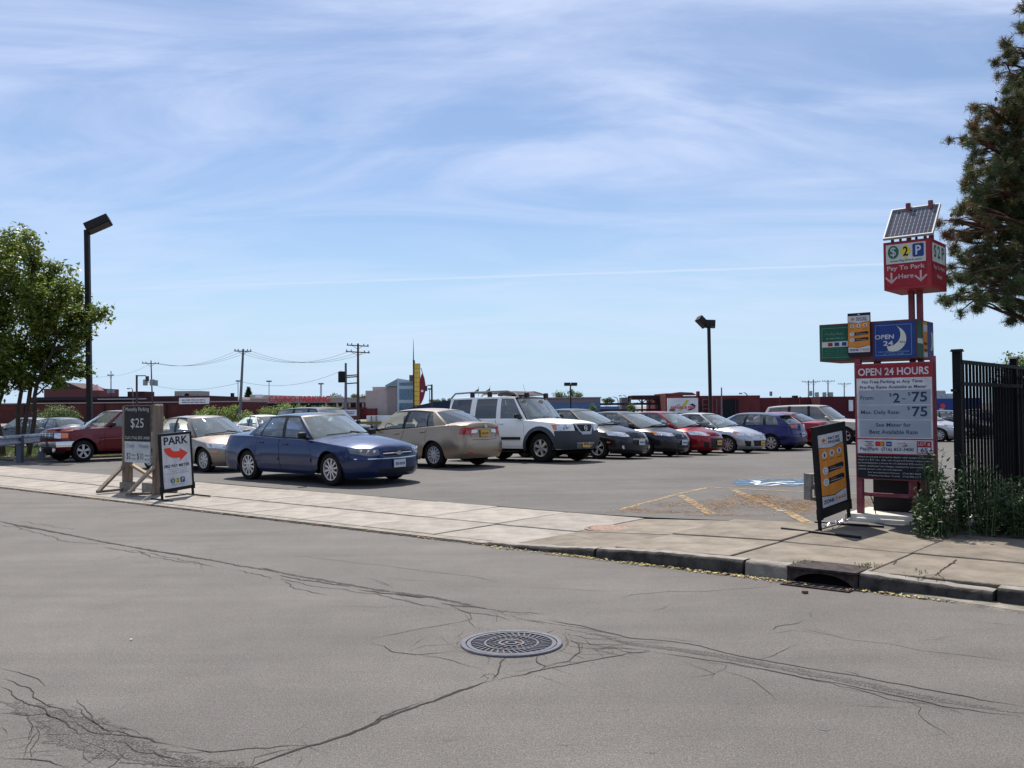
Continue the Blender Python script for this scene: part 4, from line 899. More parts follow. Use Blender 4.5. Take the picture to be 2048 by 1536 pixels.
# hanging orange phone panel (like the zone poster)
def phone_poster(par, x0, x1, z0, z1, y, zone=True, tophook=0):
    w = x1 - x0; h = z1 - z0; c = (x0 + x1) / 2
    rect(par, x0, x1, z0, z1, WHITE, y, .002, 'poster')
    def Z(f): return z1 - h * f
    def X(f): return x0 + w * f
    poly(par, [(X(0), Z(.845)), (X(.5), Z(.875)), (X(1), Z(.815)), (X(1), Z(.155)), (X(.5), Z(.20)), (X(0), Z(.17))], INK, y - .0016, name='chevron')
    poly(par, [(X(0), Z(.835)), (X(.5), Z(.862)), (X(1), Z(.805)), (X(1), Z(.163)), (X(.5), Z(.208)), (X(0), Z(.178))], SORANGE, y - .0032, name='chevron')
    poly(par, [(X(.12), Z(.085)), (X(.22), Z(.115)), (X(.32), Z(.085)), (X(.22), Z(.045))], SORANGE, y - .002, name='logo_diamond'); poly(par, [(X(.18), Z(.085)), (X(.22), Z(.10)), (X(.27), Z(.085)), (X(.22), Z(.06))], mat('logo_red', (.5, .06, .03), .5), y - .0035, name='logo_diamond')
    fine_lines(par, X(.12), X(.33), Z(.135), Z(.12), 1, INKN, y - .003, 2)
    text(par, 'PAY BY', X(.64), Z(.068), w * .48, h * .042, INKN, y - .003, .03); text(par, 'PHONE', X(.64), Z(.122), w * .48, h * .042, INKN, y - .003, .03)
    for k, f in enumerate((.2, .5, .8)):
        disc(par, X(f), Z(.285 - .01 * k), w * .095, h * .045, WHITE, y - .005, 'icon_disc', 20); rect(par, X(f - .03), X(f + .03), Z(.31 - .01 * k), Z(.262 - .01 * k), INKN, y - .0065, .001, 'icon')
        fine_lines(par, X(f - .1), X(f + .1), Z(.365), Z(.345), 1, INK, y - .005, 4 + k)
    for f in (.50, .66):
        poly(par, [(X(.12), Z(f + .045)), (X(.86), Z(f + .02)), (X(.94), Z(f)), (X(.94), Z(f - .05)), (X(.88), Z(f - .065)), (X(.12), Z(f - .035))], INK, y - .005, name='pill')
        disc(par, X(.19), Z(f), w * .115, h * .052, WHITE, y - .0068, 'icon_disc', 20); rect(par, X(.15), X(.23), Z(f + .025), Z(f - .025), INKN, y - .008, .001, 'icon'); rect(par, X(.16), X(.22), Z(f + .02), Z(f - .02), WHITE, y - .0095, .001, 'icon')
        fine_lines(par, X(.36), X(.86), Z(f + .012), Z(f - .008), 1, WHITE, y - .0068, 9); fine_lines(par, X(.36), X(.62), Z(f - .018), Z(f - .034), 1, SORANGE, y - .0068, 8)
    text(par, 'ZONE', X(.26), Z(.93), w * .42, h * .052, INK, y - .003, .03); text(par, '1465', X(.75), Z(.925), w * .42, h * .052, SORANGE, y - .003, .02)
hz1 = L2(1718, 626)[1]; hz0 = L2(1718, 712)[1]
b = MB(); b.box(((q1 + q2) / 2, -.01, (hz0 + hz1) / 2), (q2 - q1, .02, hz1 - hz0)); hb = b.build('phone_panel', INK, pyl)
phone_poster(hb, q1 + .006, q2 - .006, hz0 + .045, hz1 - .035, -.0225)
disc(hb, (q1 + q2) / 2, hz1 - .018, .015, .008, WHITE, -.0215, 'hanger_hole')
# ---- top cube
b = MB(); b.box(((tx0 + tx1) / 2, TD / 2 + .02, (tz0 + tz1) / 2), (tx1 - tx0, TD, tz1 - tz0)); cube = b.build('cube_sign', REDBOX, pyl, bevel=.006)
tw_ = tx1 - tx0; th = tz1 - tz0; Yc = .016
rect(cube, tx0 + tw_ * .06, tx1 - tw_ * .10, tz0 + th * .54, tz1 - th * .06, OFFW, Yc, .002, 'logo_panel')
logo_s2p(cube, tx0 + tw_ * .10, tx1 - tw_ * .14, tz0 + th * .645, tz1 - th * .085, Yc - .0035)
text(cube, 'www.Pay2Park.com', (tx0 + tx1) / 2 - tw_ * .02, tz0 + th * .59, tw_ * .66, th * .055, INKN, Yc - .003, .01)
rect(cube, tx0 + tw_ * .06, tx1 - tw_ * .10, tz0 + th * .06, tz0 + th * .53, SRED, Yc, .002, 'red_panel')
text(cube, 'Pay To Park', (tx0 + tx1) / 2 - tw_ * .02, tz0 + th * .435, tw_ * .80, th * .12, PALE, Yc - .003, .015); text(cube, 'Here', (tx0 + tx1) / 2 - tw_ * .02, tz0 + th * .27, tw_ * .32, th * .10, PALE, Yc - .003, .015)
for x in (tx0 + tw_ * .17, tx1 - tw_ * .21):
    z1_, z0_ = tz0 + th * .36, tz0 + th * .14
    rect(cube, x - .011, x + .011, z0_ + .01, z1_, PALE, Yc - .003, .001, 'arrow')
    for sg in (-1, 1): poly(cube, [(x, z0_ - .008), (x + sg * .075, z0_ + .065), (x + sg * .063, z0_ + .08), (x, z0_ + .022)], PALE, Yc - .003, t=.001, name='arrow')
for (y0, y1, z0, z1, m_) in ((.08, .62, tz0 + th * .54, tz1 - th * .08, OFFW), (.08, .62, tz0 + th * .08, tz0 + th * .5, SRED)):
    b = MB(); b.box((tx1 + .002, (y0 + y1) / 2, (z0 + z1) / 2), (.003, y1 - y0, z1 - z0)); b.build('side_panel', m_, cube)
sidef = empty('side_lettering', (tx1 + .006, .35, 0), R(90)); sidef.parent = cube
# (text on the right-hand face, built flat on that face)
def side_mesh(o, x): 
    o.location = (tx1 + x, .02, 0); o.rotation_euler = (0, 0, R(90))
o = text(cube, 'S 2 P', .33, tz0 + th * .76, .42, th * .26, SGRN2, 0, .04); side_mesh(o, .006)
o = text(cube, 'Pay To Park', .33, tz0 + th * .42, .46, th * .10, PALE, 0, .015); side_mesh(o, .006)
o = text(cube, 'Here', .33, tz0 + th * .26, .20, th * .09, PALE, 0, .015); side_mesh(o, .006)
bpy.data.objects.remove(sidef)
# upper stubs
for px_ in (1816, 1861):
    x = L2(px_, 440, .32)[0]; z1_ = L2(px_, 400 if px_ > 1840 else 406, .32)[1]; post(x, .34, tz1 - .01, z1_, .05)
# ---- solar panel
BLp = [L2(1768, 478), L2(1868, 466)]; sx0, sx1 = BLp[0][0], BLp[1][0]; sz0 = (BLp[0][1] + BLp[1][1]) / 2; LEAN = .36
TLp = [L2(1783, 419, LEAN), L2(1886, 407, LEAN)]; sz1 = (TLp[0][1] + TLp[1][1]) / 2
sp_w = sx1 - sx0; hyp = math.hypot(LEAN, sz1 - sz0); ang = math.atan2(LEAN, sz1 - sz0)
sx0 = (sx0 + TLp[0][0]) / 2; sx1 = sx0 + sp_w
sol = MB(); sol.box((sp_w / 2, .02, hyp / 2), (sp_w, .004, hyp)); so = sol.build('solar_panel', mat('panel_backing', (.30, .31, .34), .5), pyl); so.location = (sx0, -.02, sz0); so.rotation_euler = (-ang, 0, 0)
fr = MB()
for a in ((0, sp_w, 0, .015), (0, sp_w, hyp - .015, hyp), (0, .015, .0151, hyp - .0151), (sp_w - .015, sp_w, .0151, hyp - .0151)): fr.box(((a[0] + a[1]) / 2, .015, (a[2] + a[3]) / 2), (a[1] - a[0], .035, a[3] - a[2]))
fr.build('panel_frame', mat('aluminium', (.36, .36, .37), .5, .2), so)
nc, nr = 11, 7; cw_, ch = (sp_w - .05) / nc, (hyp - .05) / nr
cm = MB(); cm.box((0, 0, 0), (cw_ * .84, .002, ch * .86)); cme = cm.mesh('solar_cell', mat('solar_cell', (.018, .02, .045), .18, .2, coat=.6))
for i in range(nc):
    for j in range(nr): o = link('solar_cell', cme, so, (.025 + cw_ * (i + .5), .0165, .025 + ch * (j + .5)))
b = MB()
for x in (sx0 + .1, (sx0 + sx1) / 2, sx1 - .1): b.bar((x, .03, tz1 - .01), (x, .02, sz0 + .02), .03); b.bar((x, .34, tz1 + .02), (x, LEAN - .05, sz1 - .06), .025)
b.build('panel_bracket', mat('bracket_dark', (.05, .03, .03), .6), pyl)
# ---- pay meter behind the board, concrete footing
b = MB(); mx_ = (L2(1748, 1000, .45)[0] + L2(1846, 1000, .45)[0]) / 2; mw = L2(1846, 1000, .45)[0] - L2(1748, 1000, .45)[0]  # cabinet width also covers the shadowed weeds beside the meter
mt = empty('pay_meter', P0 + U * mx_ + NV * .45, U_ANG, 'dark cabinet of the pay meter behind the rate board, widened to fill the shade beside it', 'pay meter')
b.box((0, .14, .62), (mw, .36, 1.16)); b.build('cabinet', mat('meter_dark', (.007, .007, .009), .6, spec=.2), mt, bevel=.02)
b = MB(); b.box((0, .14, .03), (mw + .06, .42, .05)); b.build('base_plate', mat('plinth_red', (.16, .05, .05), .7), mt)
b = MB(); b.lathe([(.001, .0), (.012, .0), (.014, .01)], 10, 'y', (mw * .36, -.05, .62)); b.build('lock', CHROME, mt)
b = MB(); b.box((.52, .38, .02), (1.36, .86, .14)); b.box((.56, -.06, -.0), (1.12, .10, .10)); ft = b.build('concrete_footing', mat('footing_concrete', (.46, .43, .37), .85, col2=(.60, .57, .50), vscale=6, bump=.4), pyl, bevel=.015)
for x, y, sc in ((.98, .12, 1.0), (1.08, .02, .8), (.90, .05, .7)):
    p = P0 + U * x + NV * y; b = MB(); b.box((0, 0, .11), (.20 * sc, .10 * sc, .07), (.2, .3 * sc, 0)); o = b.build('loose_brick', mat('loose_brick', (.34, .15, .10), .9, col2=(.5, .42, .33), vscale=9), None, bevel=.008, loc=p); o.rotation_euler = (0, 0, x * 9)
    tag(o, {1.0: 'largest', .8: 'middle sized', .7: 'smallest'}[sc] + ' of three broken bricks on the footing beside the weeds', 'brick', 'loose bricks by the pylon')
# ---- two hollow concrete blocks stacked behind the zone sign
pb = on_g(1622, 999); hb_m = mat('block_concrete', (.17, .155, .14), .9, col2=(.25, .235, .21), vscale=12, bump=.5)
for k in range(2):
    b = MB(); w_, d_, h_ = .40, .19, .20; t_ = .035
    for c_, s_ in (((0, 0, h_ - t_ / 2), (w_, d_, t_)), ((0, 0, t_ / 2), (w_, d_, t_)), ((-w_ / 2 + t_ / 2, 0, h_ / 2), (t_, d_, h_ - 2 * t_)), ((w_ / 2 - t_ / 2, 0, h_ / 2), (t_, d_, h_ - 2 * t_)), ((0, 0, h_ / 2), (t_, d_, h_ - 2 * t_))): b.box(c_, s_)
    o = b.build('concrete_block', hb_m, None, loc=pb + Vector((.12, .0, .0 + .205 * k))); o.rotation_euler = (0, 0, R(14 + 5 * k))
    tag(o, ('lower', 'upper')[k] + ' of two hollow grey concrete blocks stacked behind the orange zone sign', 'concrete block')

# ---------------- swinging A-board builder
FRAME = mat('black_frame', (.008, .008, .009), .55, spec=.2, var=.3, vscale=8)
def board_stand(name, label, pL, pR, lean, back, hgt, bar, z_lo=.10, feet=()):
    d = pR - pL; d.z = 0; w = d.length; ang = math.atan2(d.y, d.x)
    root = empty(name, pL, ang, label, 'sidewalk sign')
    tilt = bpy.data.objects.new('x', None)
    b = MB()
    M_ = Matrix.Rotation(lean, 4, 'Y') @ Matrix.Rotation(back, 4, 'X')
    def build(nm, mb, m, **k): o = mb.build(nm, m, root, **k); o.rotation_euler = M_.to_euler(); return o
    b.box((bar / 2, 0, (z_lo + hgt) / 2), (bar, .045, hgt - z_lo)); b.box((w - bar / 2, 0, (z_lo + hgt) / 2), (bar, .045, hgt - z_lo)); b.box((w / 2, 0, hgt - bar / 2), (w - 2 * bar, .044, bar)); b.box((w / 2, 0, z_lo + bar * .6), (w - 2 * bar, .044, bar * 1.2))
    fr_ = build('frame', b, FRAME, bevel=.006)
    b = MB(); b.box((w / 2, 0, (z_lo + hgt) / 2), (w - 2 * bar + .01, .02, hgt - z_lo - 2 * bar)); pn = build('panel_board', b, INK)
    b = MB()
    for x in (bar * .35, w - bar * .35): b.box((x, .01, z_lo / 2 + .06), (.035, .035, z_lo + .12)); b.box((x, .0, z_lo + .05), (.055, .06, .12))
    bpy.data.objects.remove(tilt)
    build('leg', b, FRAME, bevel=.004)
    for a, c in feet:
        f = MB(); i = root.matrix_basis if False else None
        inv = (Matrix.Translation(pL) @ Matrix.Rotation(ang, 4, 'Z')).inverted()
        A_ = inv @ a; C_ = inv @ c; f.tube([A_ + Vector((0, 0, .016)), C_ + Vector((0, 0, .016))], .014, 8); f.build('foot', FRAME, root, smooth=True)
    return root, pn, w, bar, z_lo, hgt
pL, pR = on_g(1640, 1062), on_g(1702, 1046)
rt, pn, w, bar, zl_, hg = board_stand('zone_sign', 'leaning black framed sign with orange PAY BY PHONE ZONE poster beside the pylon', pL, pR, R(-3.4), R(-2), 1.185, .085, .13,
    [(on_g(1563, 1059), on_g(1722, 1078)), (on_g(1630, 1047), on_g(1768, 1056))])
phone_poster(pn, bar + .012, w - bar - .012, zl_ + bar * 1.35, hg - bar * 1.25, -.0125)
b = MB(); g = np.random.default_rng(2); pts = [(.02 + (w - .04) * i / 30 + g.normal() * .006, g.normal() * .012, .05 + .02 * math.sin(i * .9)) for i in range(31)]; b.tube(pts, .009, 6); b.build('spring_chain', mat('shiny_chain', (.6, .6, .62), .25, .9), rt)
pL, pR = on_g(324, 999), on_g(388, 990)
rt, pn, w, bar, zl_, hg = board_stand('park_sign', 'black framed white PARK sign with curved red arrow beside the wooden sign', pL, pR, R(-2.3), R(-2), 1.15, .045, .11,
    [(on_g(303, 999), on_g(345, 1004)), (on_g(331, 995), on_g(372, 990)), (on_g(372, 989), on_g(420, 994))])
X = lambda f: bar + (w - 2 * bar) * f; Zz = lambda f: hg - bar - (hg - zl_ - 2 * bar) * f
rect(pn, X(0), X(1), Zz(.985), Zz(0), WHITE, -.013, .002, 'poster'); yy = -.0165; ww = w - 2 * bar; hh = hg - zl_ - 2 * bar
text(pn, 'PARK', X(.5), Zz(.10), ww * .84, hh * .145, INK, yy, .06)
pts = []; 
for i in range(10): a = R(180 + 78 * i / 9); pts.append((X(.52) + ww * .44 * math.cos(a), Zz(.235) + hh * .20 * math.sin(a) * 1.0))
inner = []
for i in range(10): a = R(180 + 74 * i / 9); inner.append((X(.52) + ww * .22 * math.cos(a), Zz(.225) + hh * .085 * math.sin(a)))
b = MB(); vs = [(x, yy, z) for x, z in pts] + [(x, yy, z) for x, z in inner]; fs = [(i, i + 1, 11 + i, 10 + i) for i in range(9)]
b.add(vs, fs); ex = pts[-1]; inx = inner[-1]
b.add([(ex[0], yy, ex[1]), (X(.62), yy, ex[1] - .004), (X(.62), yy, inx[1] + .0), (inx[0], yy, inx[1])], [(0, 1, 2, 3)])
mid = (ex[1] + inx[1]) / 2
b.add([(X(.615), yy, mid - hh * .125), (X(.90), yy, mid + .01), (X(.615), yy, mid + hh * .115)], [(0, 1, 2)]); b.build('curved_arrow', SRED2, pn)
text(pn, 'PRE PAY METER', X(.5), Zz(.575), ww * .88, hh * .058, INK, yy, .03)
GT = mat('grey_text', (.22, .24, .27), .6)
text(pn, 'Display Ticket on Dash', X(.5), Zz(.638), ww * .62, hh * .026, GT, yy, .0); text(pn, 'Lot Open 24 Hours', X(.5), Zz(.678), ww * .5, hh * .026, GT, yy, .0); text(pn, 'No Free Parking At Any Time', X(.5), Zz(.718), ww * .8, hh * .026, GT, yy, .0)
logo_s2p(pn, X(.24), X(.74), Zz(.90), Zz(.80), yy); fine_lines(pn, X(.26), X(.72), Zz(.935), Zz(.92), 1, GT, yy, 6)

# ---------------- wooden MONTHLY sign
WOOD = mat('weathered_wood', (.15, .115, .088), .85, col2=(.25, .195, .15), vscale=3, bump=.4, bscale=18, stretch=(6, 6, .8)); WOODB = mat('pale_wood', (.30, .23, .165), .85, col2=(.40, .32, .24), vscale=3, stretch=(5, 5, 1))
Pm = on_g(262, 984); wm = empty('wooden_price_sign', Pm, U_ANG, 'weathered timber sign on braced posts reading Monthly Parking $25', 'wooden sign'); VM = vplane(Pm, U); zm = Pm.z
def M2(px, py, off=0.0): x, z = VM(px, py, off); return x, z - zm
xl0, xl1 = M2(247, 900)[0], M2(256, 900)[0]; xr0, xr1 = M2(303, 860)[0], M2(314, 860)[0]; ztop = M2(262, 809)[1]
PW = .12
for x, z1_ in ((xl0 + PW / 2, ztop - .03), (xr1 - PW / 2, ztop)):
    b = MB(); b.prism([(x - PW / 2, -.02), (x + PW / 2, -.02), (x + PW / 2, z1_ - .03), (x + PW / 2 - .03, z1_), (x - PW / 2 + .03, z1_), (x - PW / 2, z1_ - .03)], -.03, .13); b.build('timber_post', WOOD, wm, bevel=.004)
zb0 = M2(262, 882)[1]; zbb = M2(262, 924)[1]
b = MB(); b.box(((M2(254, 860)[0] + M2(306, 860)[0]) / 2, -.041, (ztop + zbb) / 2 + .0), (M2(306, 860)[0] - M2(254, 860)[0] + .01, .02, ztop - zbb - .03)); bdn = b.build('sign_board', WOOD, wm)
bL, bR = M2(254, 860)[0], M2(306, 860)[0]; yb = -.052
CHAR_ = mat('charcoal_board', (.018, .017, .017), .7, var=.3, vscale=6); CRE = mat('cream_print', (.50, .49, .46), .6)
rect(bdn, bL, bR, zb0, ztop - .03, CHAR_, yb, .003, 'black_panel'); rect(bdn, bL + .01, bR, zbb, zb0 - .004, mat('aged_white', (.46, .47, .47), .6, var=.12), yb, .003, 'white_panel')
cxb = (bL + bR) / 2; wb = bR - bL; hb_ = ztop - .03 - zb0
text(bdn, 'Monthly Parking', cxb, zb0 + hb_ * .89, wb * .90, hb_ * .14, CRE, yb - .002, .0); text(bdn, '$25', cxb, zb0 + hb_ * .50, wb * .50, hb_ * .30, CRE, yb - .002, .025); text(bdn, 'Call (716) 853-3400', cxb, zb0 + hb_ * .09, wb * .94, hb_ * .105, CRE, yb - .002, .0)
h2 = zb0 - zbb
text(bdn, 'Daily', bL + wb * .25, zbb + h2 * .76, wb * .30, h2 * .24, INKN, yb - .002, -.01); text(bdn, 'Weekly', bL + wb * .75, zbb + h2 * .76, wb * .40, h2 * .24, INKN, yb - .002, -.01)
text(bdn, '$2', bL + wb * .17, zbb + h2 * .28, wb * .16, h2 * .34, INK, yb - .002, .03); text(bdn, '$10', bL + wb * .62, zbb + h2 * .28, wb * .24, h2 * .34, INK, yb - .002, .03)
rect(bdn, cxb - .002, cxb + .004, zbb, zb0 - .006, GT, yb - .0015, .001, 'rule')
fine_lines(bdn, bL + wb * .28, bL + wb * .46, zbb + h2 * .08, zbb + h2 * .44, 2, GT, yb - .002, 4); fine_lines(bdn, bL + wb * .78, bL + wb * .97, zbb + h2 * .08, zbb + h2 * .44, 2, GT, yb - .002, 7)
def brace(a, c, w_=.09, m=WOOD, name='brace'):
    b = MB(); b.bar(a, c, w_, .045); return b.build(name, m, wm, bevel=.004)
xlc, xrc = xl0 + PW / 2, xr1 - PW / 2
pa = on_g(196, 989); inv = (Matrix.Translation(Pm) @ Matrix.Rotation(U_ANG, 4, 'Z')).inverted(); la = inv @ pa
brace((xlc - .02, .05, M2(262, 925)[1]), (la.x, la.y, .05)); brace((la.x - .04, la.y, .04), (xlc, .05, .05), .07)
pb_ = on_g(262, 993); lb = inv @ pb_
brace((xrc, -.02, M2(300, 932)[1]), (lb.x + .0, lb.y - .05, .06), .11, WOODB); brace((lb.x - .05, lb.y - .08, .035), (xrc + .1, -.12, .035), .07)
brace((xlc + .05, .10, M2(262, 928)[1] - .02), (xrc - .08, .42, .04), .09, WOODB)
brace((xlc, .42, .03), (xrc, .42, .03), .07)
b = MB(); b.box((xlc + .0, .05, .085), (.17, .24, .20)); b.build('ballast_block', hb_m, wm, bevel=.01)
b = MB(); b.box(((xlc + xrc) / 2 + .18, .16, .10), (.42, .22, .19)); b.build('ballast_block', hb_m, wm, bevel=.01)
# ================================================================== CARS
_wheel_cache = {}
def wheel_meshes(r, wd, style, spokes, rimr, rimmat):
    key = (r, wd, style, spokes, rimr, rimmat.name)
    if key in _wheel_cache: return _wheel_cache[key]
    h = wd / 2
    ty = MB(); ty.lathe([(rimr * 0.98, -h * .85), (rimr * 1.04, -h), (r * .93, -h * .98), (r * .985, -h * .82), (r, -h * .5), (r, h * .5), (r * .985, h * .82), (r * .93, h * .98), (rimr * 1.04, h), (rimr * .98, h * .85)], 40, 'y')
    tyre = ty.mesh('tyre', RUBBER, True, angle=50)
    hub = MB(); hub.lathe([(0.001, h * .25), (rimr * .97, h * .25), (rimr * .97, -h * .8), (0.001, -h * .8)], 28, 'y')
    hubm = hub.mesh('wheel', DARK, False)
    rm = MB()
    rm.lathe([(rimr * .9, h * .72), (rimr * .93, h * .9), (rimr * .99, h * .92), (rimr * 1.0, h * .8), (rimr * .9, h * .3)], 40, 'y')
    if style == 'steel':
        rm.lathe([(0.001, h * .80), (rimr * .30, h * .80), (rimr * .36, h * .62), (rimr * .62, h * .66), (rimr * .72, h * .5), (rimr * .92, h * .5)], 32, 'y')
        for i in range(8):
            a = 2 * math.pi * i / 8
            rm.k = 1; rm.lathe([(0.001, h * .70), (rimr * .085, h * .70)], 10, 'y', (rimr * .68 * math.cos(a), 0, rimr * .68 * math.sin(a))); rm.k = 0
    else:
        rm.lathe([(0.001, h * .84), (rimr * .14, h * .84), (rimr * .2, h * .76), (rimr * .22, h * .6)], 20, 'y')
        for i in range(spokes):
            a = 2 * math.pi * i / spokes
            if style == 'multi': ws = (rimr * .075, rimr * .095); 
            elif style == 'pair': ws = (rimr * .06, rimr * .075)
            else: ws = (rimr * .12, rimr * .2)
            offs = (0,) if style != 'pair' else (-.16, .16)
            for da in offs:
                a2 = a + da; ca, sa = math.cos(a2), math.sin(a2)
                vs = []
                for rr, w_, y in ((rimr * .16, ws[0], h * .8), (rimr * .93, ws[1], h * .74)):
                    for sgn in (-1, 1):
                        px_ = rr * math.cos(a if rr < rimr * .3 and style == 'pair' else a2) - sgn * w_ * sa; pz_ = rr * math.sin(a if rr < rimr * .3 and style == 'pair' else a2) + sgn * w_ * ca
                        vs += [(px_, y, pz_), (px_, y - h * .35, pz_)]
                rm.add(vs, ((0, 2, 6, 4), (0, 4, 5, 1), (2, 3, 7, 6), (4, 6, 7, 5)))
    for i in range(5):
        a = 2 * math.pi * (i + .5) / 5
        rm.lathe([(0.001, h * .87), (rimr * .035, h * .86)], 6, 'y', (rimr * .11 * math.cos(a), 0, rimr * .11 * math.sin(a)), k=1)
    rim = rm.mesh('rim', [rimmat, DARK], True, angle=30)
    _wheel_cache[key] = (tyre, hubm, rim)
    return _wheel_cache[key]

def islands(vs, fs):
    key = [tuple(round(c * 2000) for c in v) for v in vs]; par = {}
    def find(a):
        while par.setdefault(a, a) != a: par[a] = par[par[a]]; a = par[a]
        return a
    for f in fs:
        r0 = find(key[f[0]])
        for i in f[1:]: par[find(key[i])] = r0
    out = {}
    for f in fs:
        d = out.setdefault(find(key[f[0]]), [[], []]); b = len(d[0]); d[0] += [vs[i] for i in f]; d[1].append(tuple(range(b, b + len(f))))
    return sorted(out.values(), key=lambda d: -len(d[1]))
SEDAN_W = [(0.15, .90), (0.30, .965), (0.45, .99), (0.58, 1.0), (0.70, .99), (0.82, .955), (0.92, .915), (1.05, .88), (1.2, .86)]
def build_car(sp, label, loc, heading, cat='car', group=None, detail=True):
    """heading: angle of the car's nose. local x forward, y left."""
    L, W, H, WB = sp['L'], sp['W'], sp['H'], sp['WB']; fo = sp.get('fo', (L - WB) * .46)
    root = empty(sp.get('name', 'parked_car'), loc, heading, label, cat, group)
    PM = sp['paint']; r = sp.get('r', .33)
    xF = L / 2 - fo; xR = xF - WB
    CF = Curve(sp.get('front', [(.15, .10), (.22, .03), (.35, .0), (.5, .0), (.58, .03), (.68, .10), (.78, .22)]))
    CR = Curve(sp.get('rear', [(.15, .10), (.25, .03), (.42, .0), (.55, .01), (.65, .05), (.9, .09), (1.05, .14)]))
    CW = Curve(sp.get('cw', SEDAN_W))
    DF = Curve(sp.get('planf', [(0, 0), (.45, .045), (.7, .13), (.85, .25), (.93, .37), (.98, .55), (1, .9)]))
    DR = Curve(sp.get('planr', [(0, 0), (.5, .03), (.75, .08), (.88, .16), (.95, .26), (.985, .4), (1, .7)]))
    ZS = Curve(sp['zs']); ZC = Curve(sp['zc'])
    flare = sp.get('flare', .018); Ra = r * sp.get('arch', 1.13); zw = r
    wvis = sp.get('wtaper', .03)
    def xa(z): return L / 2 - CF(z) - DF(1)
    def xb(z): return -L / 2 + CR(z) + DR(1)
    def Wz(z, x):
        base = W / 2 * CW(z)
        e = max(0, (x - xF * .6) / (L / 2 - xF * .6)); e2 = max(0, (xR * .6 - x) / (xR * .6 + L / 2))
        w = base * (1 - wvis * e * e - wvis * e2 * e2)
        for xw in (xF, xR):
            d = math.hypot(x - xw, z - zw); w += flare * math.exp(-((d - Ra) / .09) ** 2)
        return w
    def F(s, z, off=0.0):
        if off:
            e = 1e-3; p = F(s, z); a = F(min(3, s + e), z) - F(max(0, s - e), z); b = F(s, z + .01) - F(s, z - .01)
            n = a.cross(b); n = n.normalized() if n.length > 0 else Vector((0, 1, 0))
            if n.y < -1e-6 or (abs(n.y) < 1e-6 and n.x * p.x < 0): n = -n
            return p + n * off
        if s <= 1: x = L / 2 - CF(z) - DF(s); return Vector((x, s * Wz(z, x), z))
        if s >= 2: q = 3 - s; x = -L / 2 + CR(z) + DR(q); return Vector((x, q * Wz(z, x), z))
        x = xa(z) + (xb(z) - xa(z)) * (s - 1); return Vector((x, Wz(z, x), z))
    def s_of(x, z=.5):
        A, B = xa(z), xb(z)
        if B <= x <= A: return 1 + (A - x) / (A - B)
        lo, hi = (0, 1) if x > A else (2, 3)
        for _ in range(30):
            m = (lo + hi) / 2
            if F(m, z).x > x: lo = m
            else: hi = m
        return (lo + hi) / 2
    cs = [0, .14, .28, .42, .56, .68, .78, .86, .92, .96, .985]
    cs = cs + [3 - c for c in cs]
    xs = []
    for xw in (xF, xR): xs += [xw + Ra * math.cos(math.pi * i / 14) for i in range(15)]
    doors = sp.get('doors', []); g = .0035
    cuts = sorted({x for d in doors for x in d})
    for c in cuts: xs += [c - g, c + g]
    xcw, xbk = sp['gh']['side'][0][0] + .02, sp['gh']['side'][-1][0] - .02
    xcw = sp['gh']['xwbs']; xbk = sp['gh']['xrbs']
    xs += [xcw, xbk]
    x = -L / 2 + .3
    while x < L / 2 - .3:
        if all(abs(x - q) > .05 for q in xs): xs.append(x)
        x += .11
    cs += [s_of(x) for x in xs]
    cs = sorted(c for c in cs)
    cc = [cs[0]]
    for c in cs[1:]:
        if c - cc[-1] > 1e-4: cc.append(c)
    cs = cc
    sill, fb, rb = sp.get('sill', .2), sp.get('fb', .2), sp.get('rb', .24)
    def zb(x):
        z = sill
        if x > xF: z = fb
        elif x < xR: z = rb
        for xw in (xF, xR):
            d = abs(x - xw)
            if d < Ra: z = max(z, zw + math.sqrt(max(0, Ra * Ra - d * d)))
        return z
    NR = 11
    verts = []; idx = {}
    cols = []
    for c in cs:
        xn = F(c, .5).x; z0 = zb(xn); z1 = ZS(xn)
        rows = []
        for j in range(NR + 1):
            t = j / NR; z = z0 + (z1 - z0) * (t ** .92)
            rows.append(F(c, z))
        cols.append((xn, rows))
    RT = [.0, .025, .06, .13, .25, .42, .62, .82, 1.0]
    def top(Ps, rr):
        zc_ = max(ZC(Ps.x), Ps.z)
        return Vector((Ps.x, Ps.y * (1 - rr), Ps.z + (zc_ - Ps.z) * (1 - (1 - rr) ** 2.4)))
    for xn, rows in cols:
        Ps = rows[-1]
        for rr in RT[1:]: rows.append(top(Ps, rr))
    parts = {}
    def face(name, pts, mirror=True):
        d = parts.setdefault(name, [[], []]); b = len(d[0]); d[0] += [tuple(p) for p in pts]; d[1].append(tuple(range(b, b + len(pts))))
        if mirror: 
            nm = name if name in CENTRAL else name + '|R'
            d = parts.setdefault(nm, [[], []]); b = len(d[0]); d[0] += [(p[0], -p[1], p[2]) for p in reversed(pts)]; d[1].append(tuple(range(b, b + len(pts))))
    CENTRAL = {'body', 'hood', 'trunk_lid', 'cabin', 'roof', 'windshield', 'rear_window', 'trim', 'cladding'}
    clad = sp.get('clad', 0)
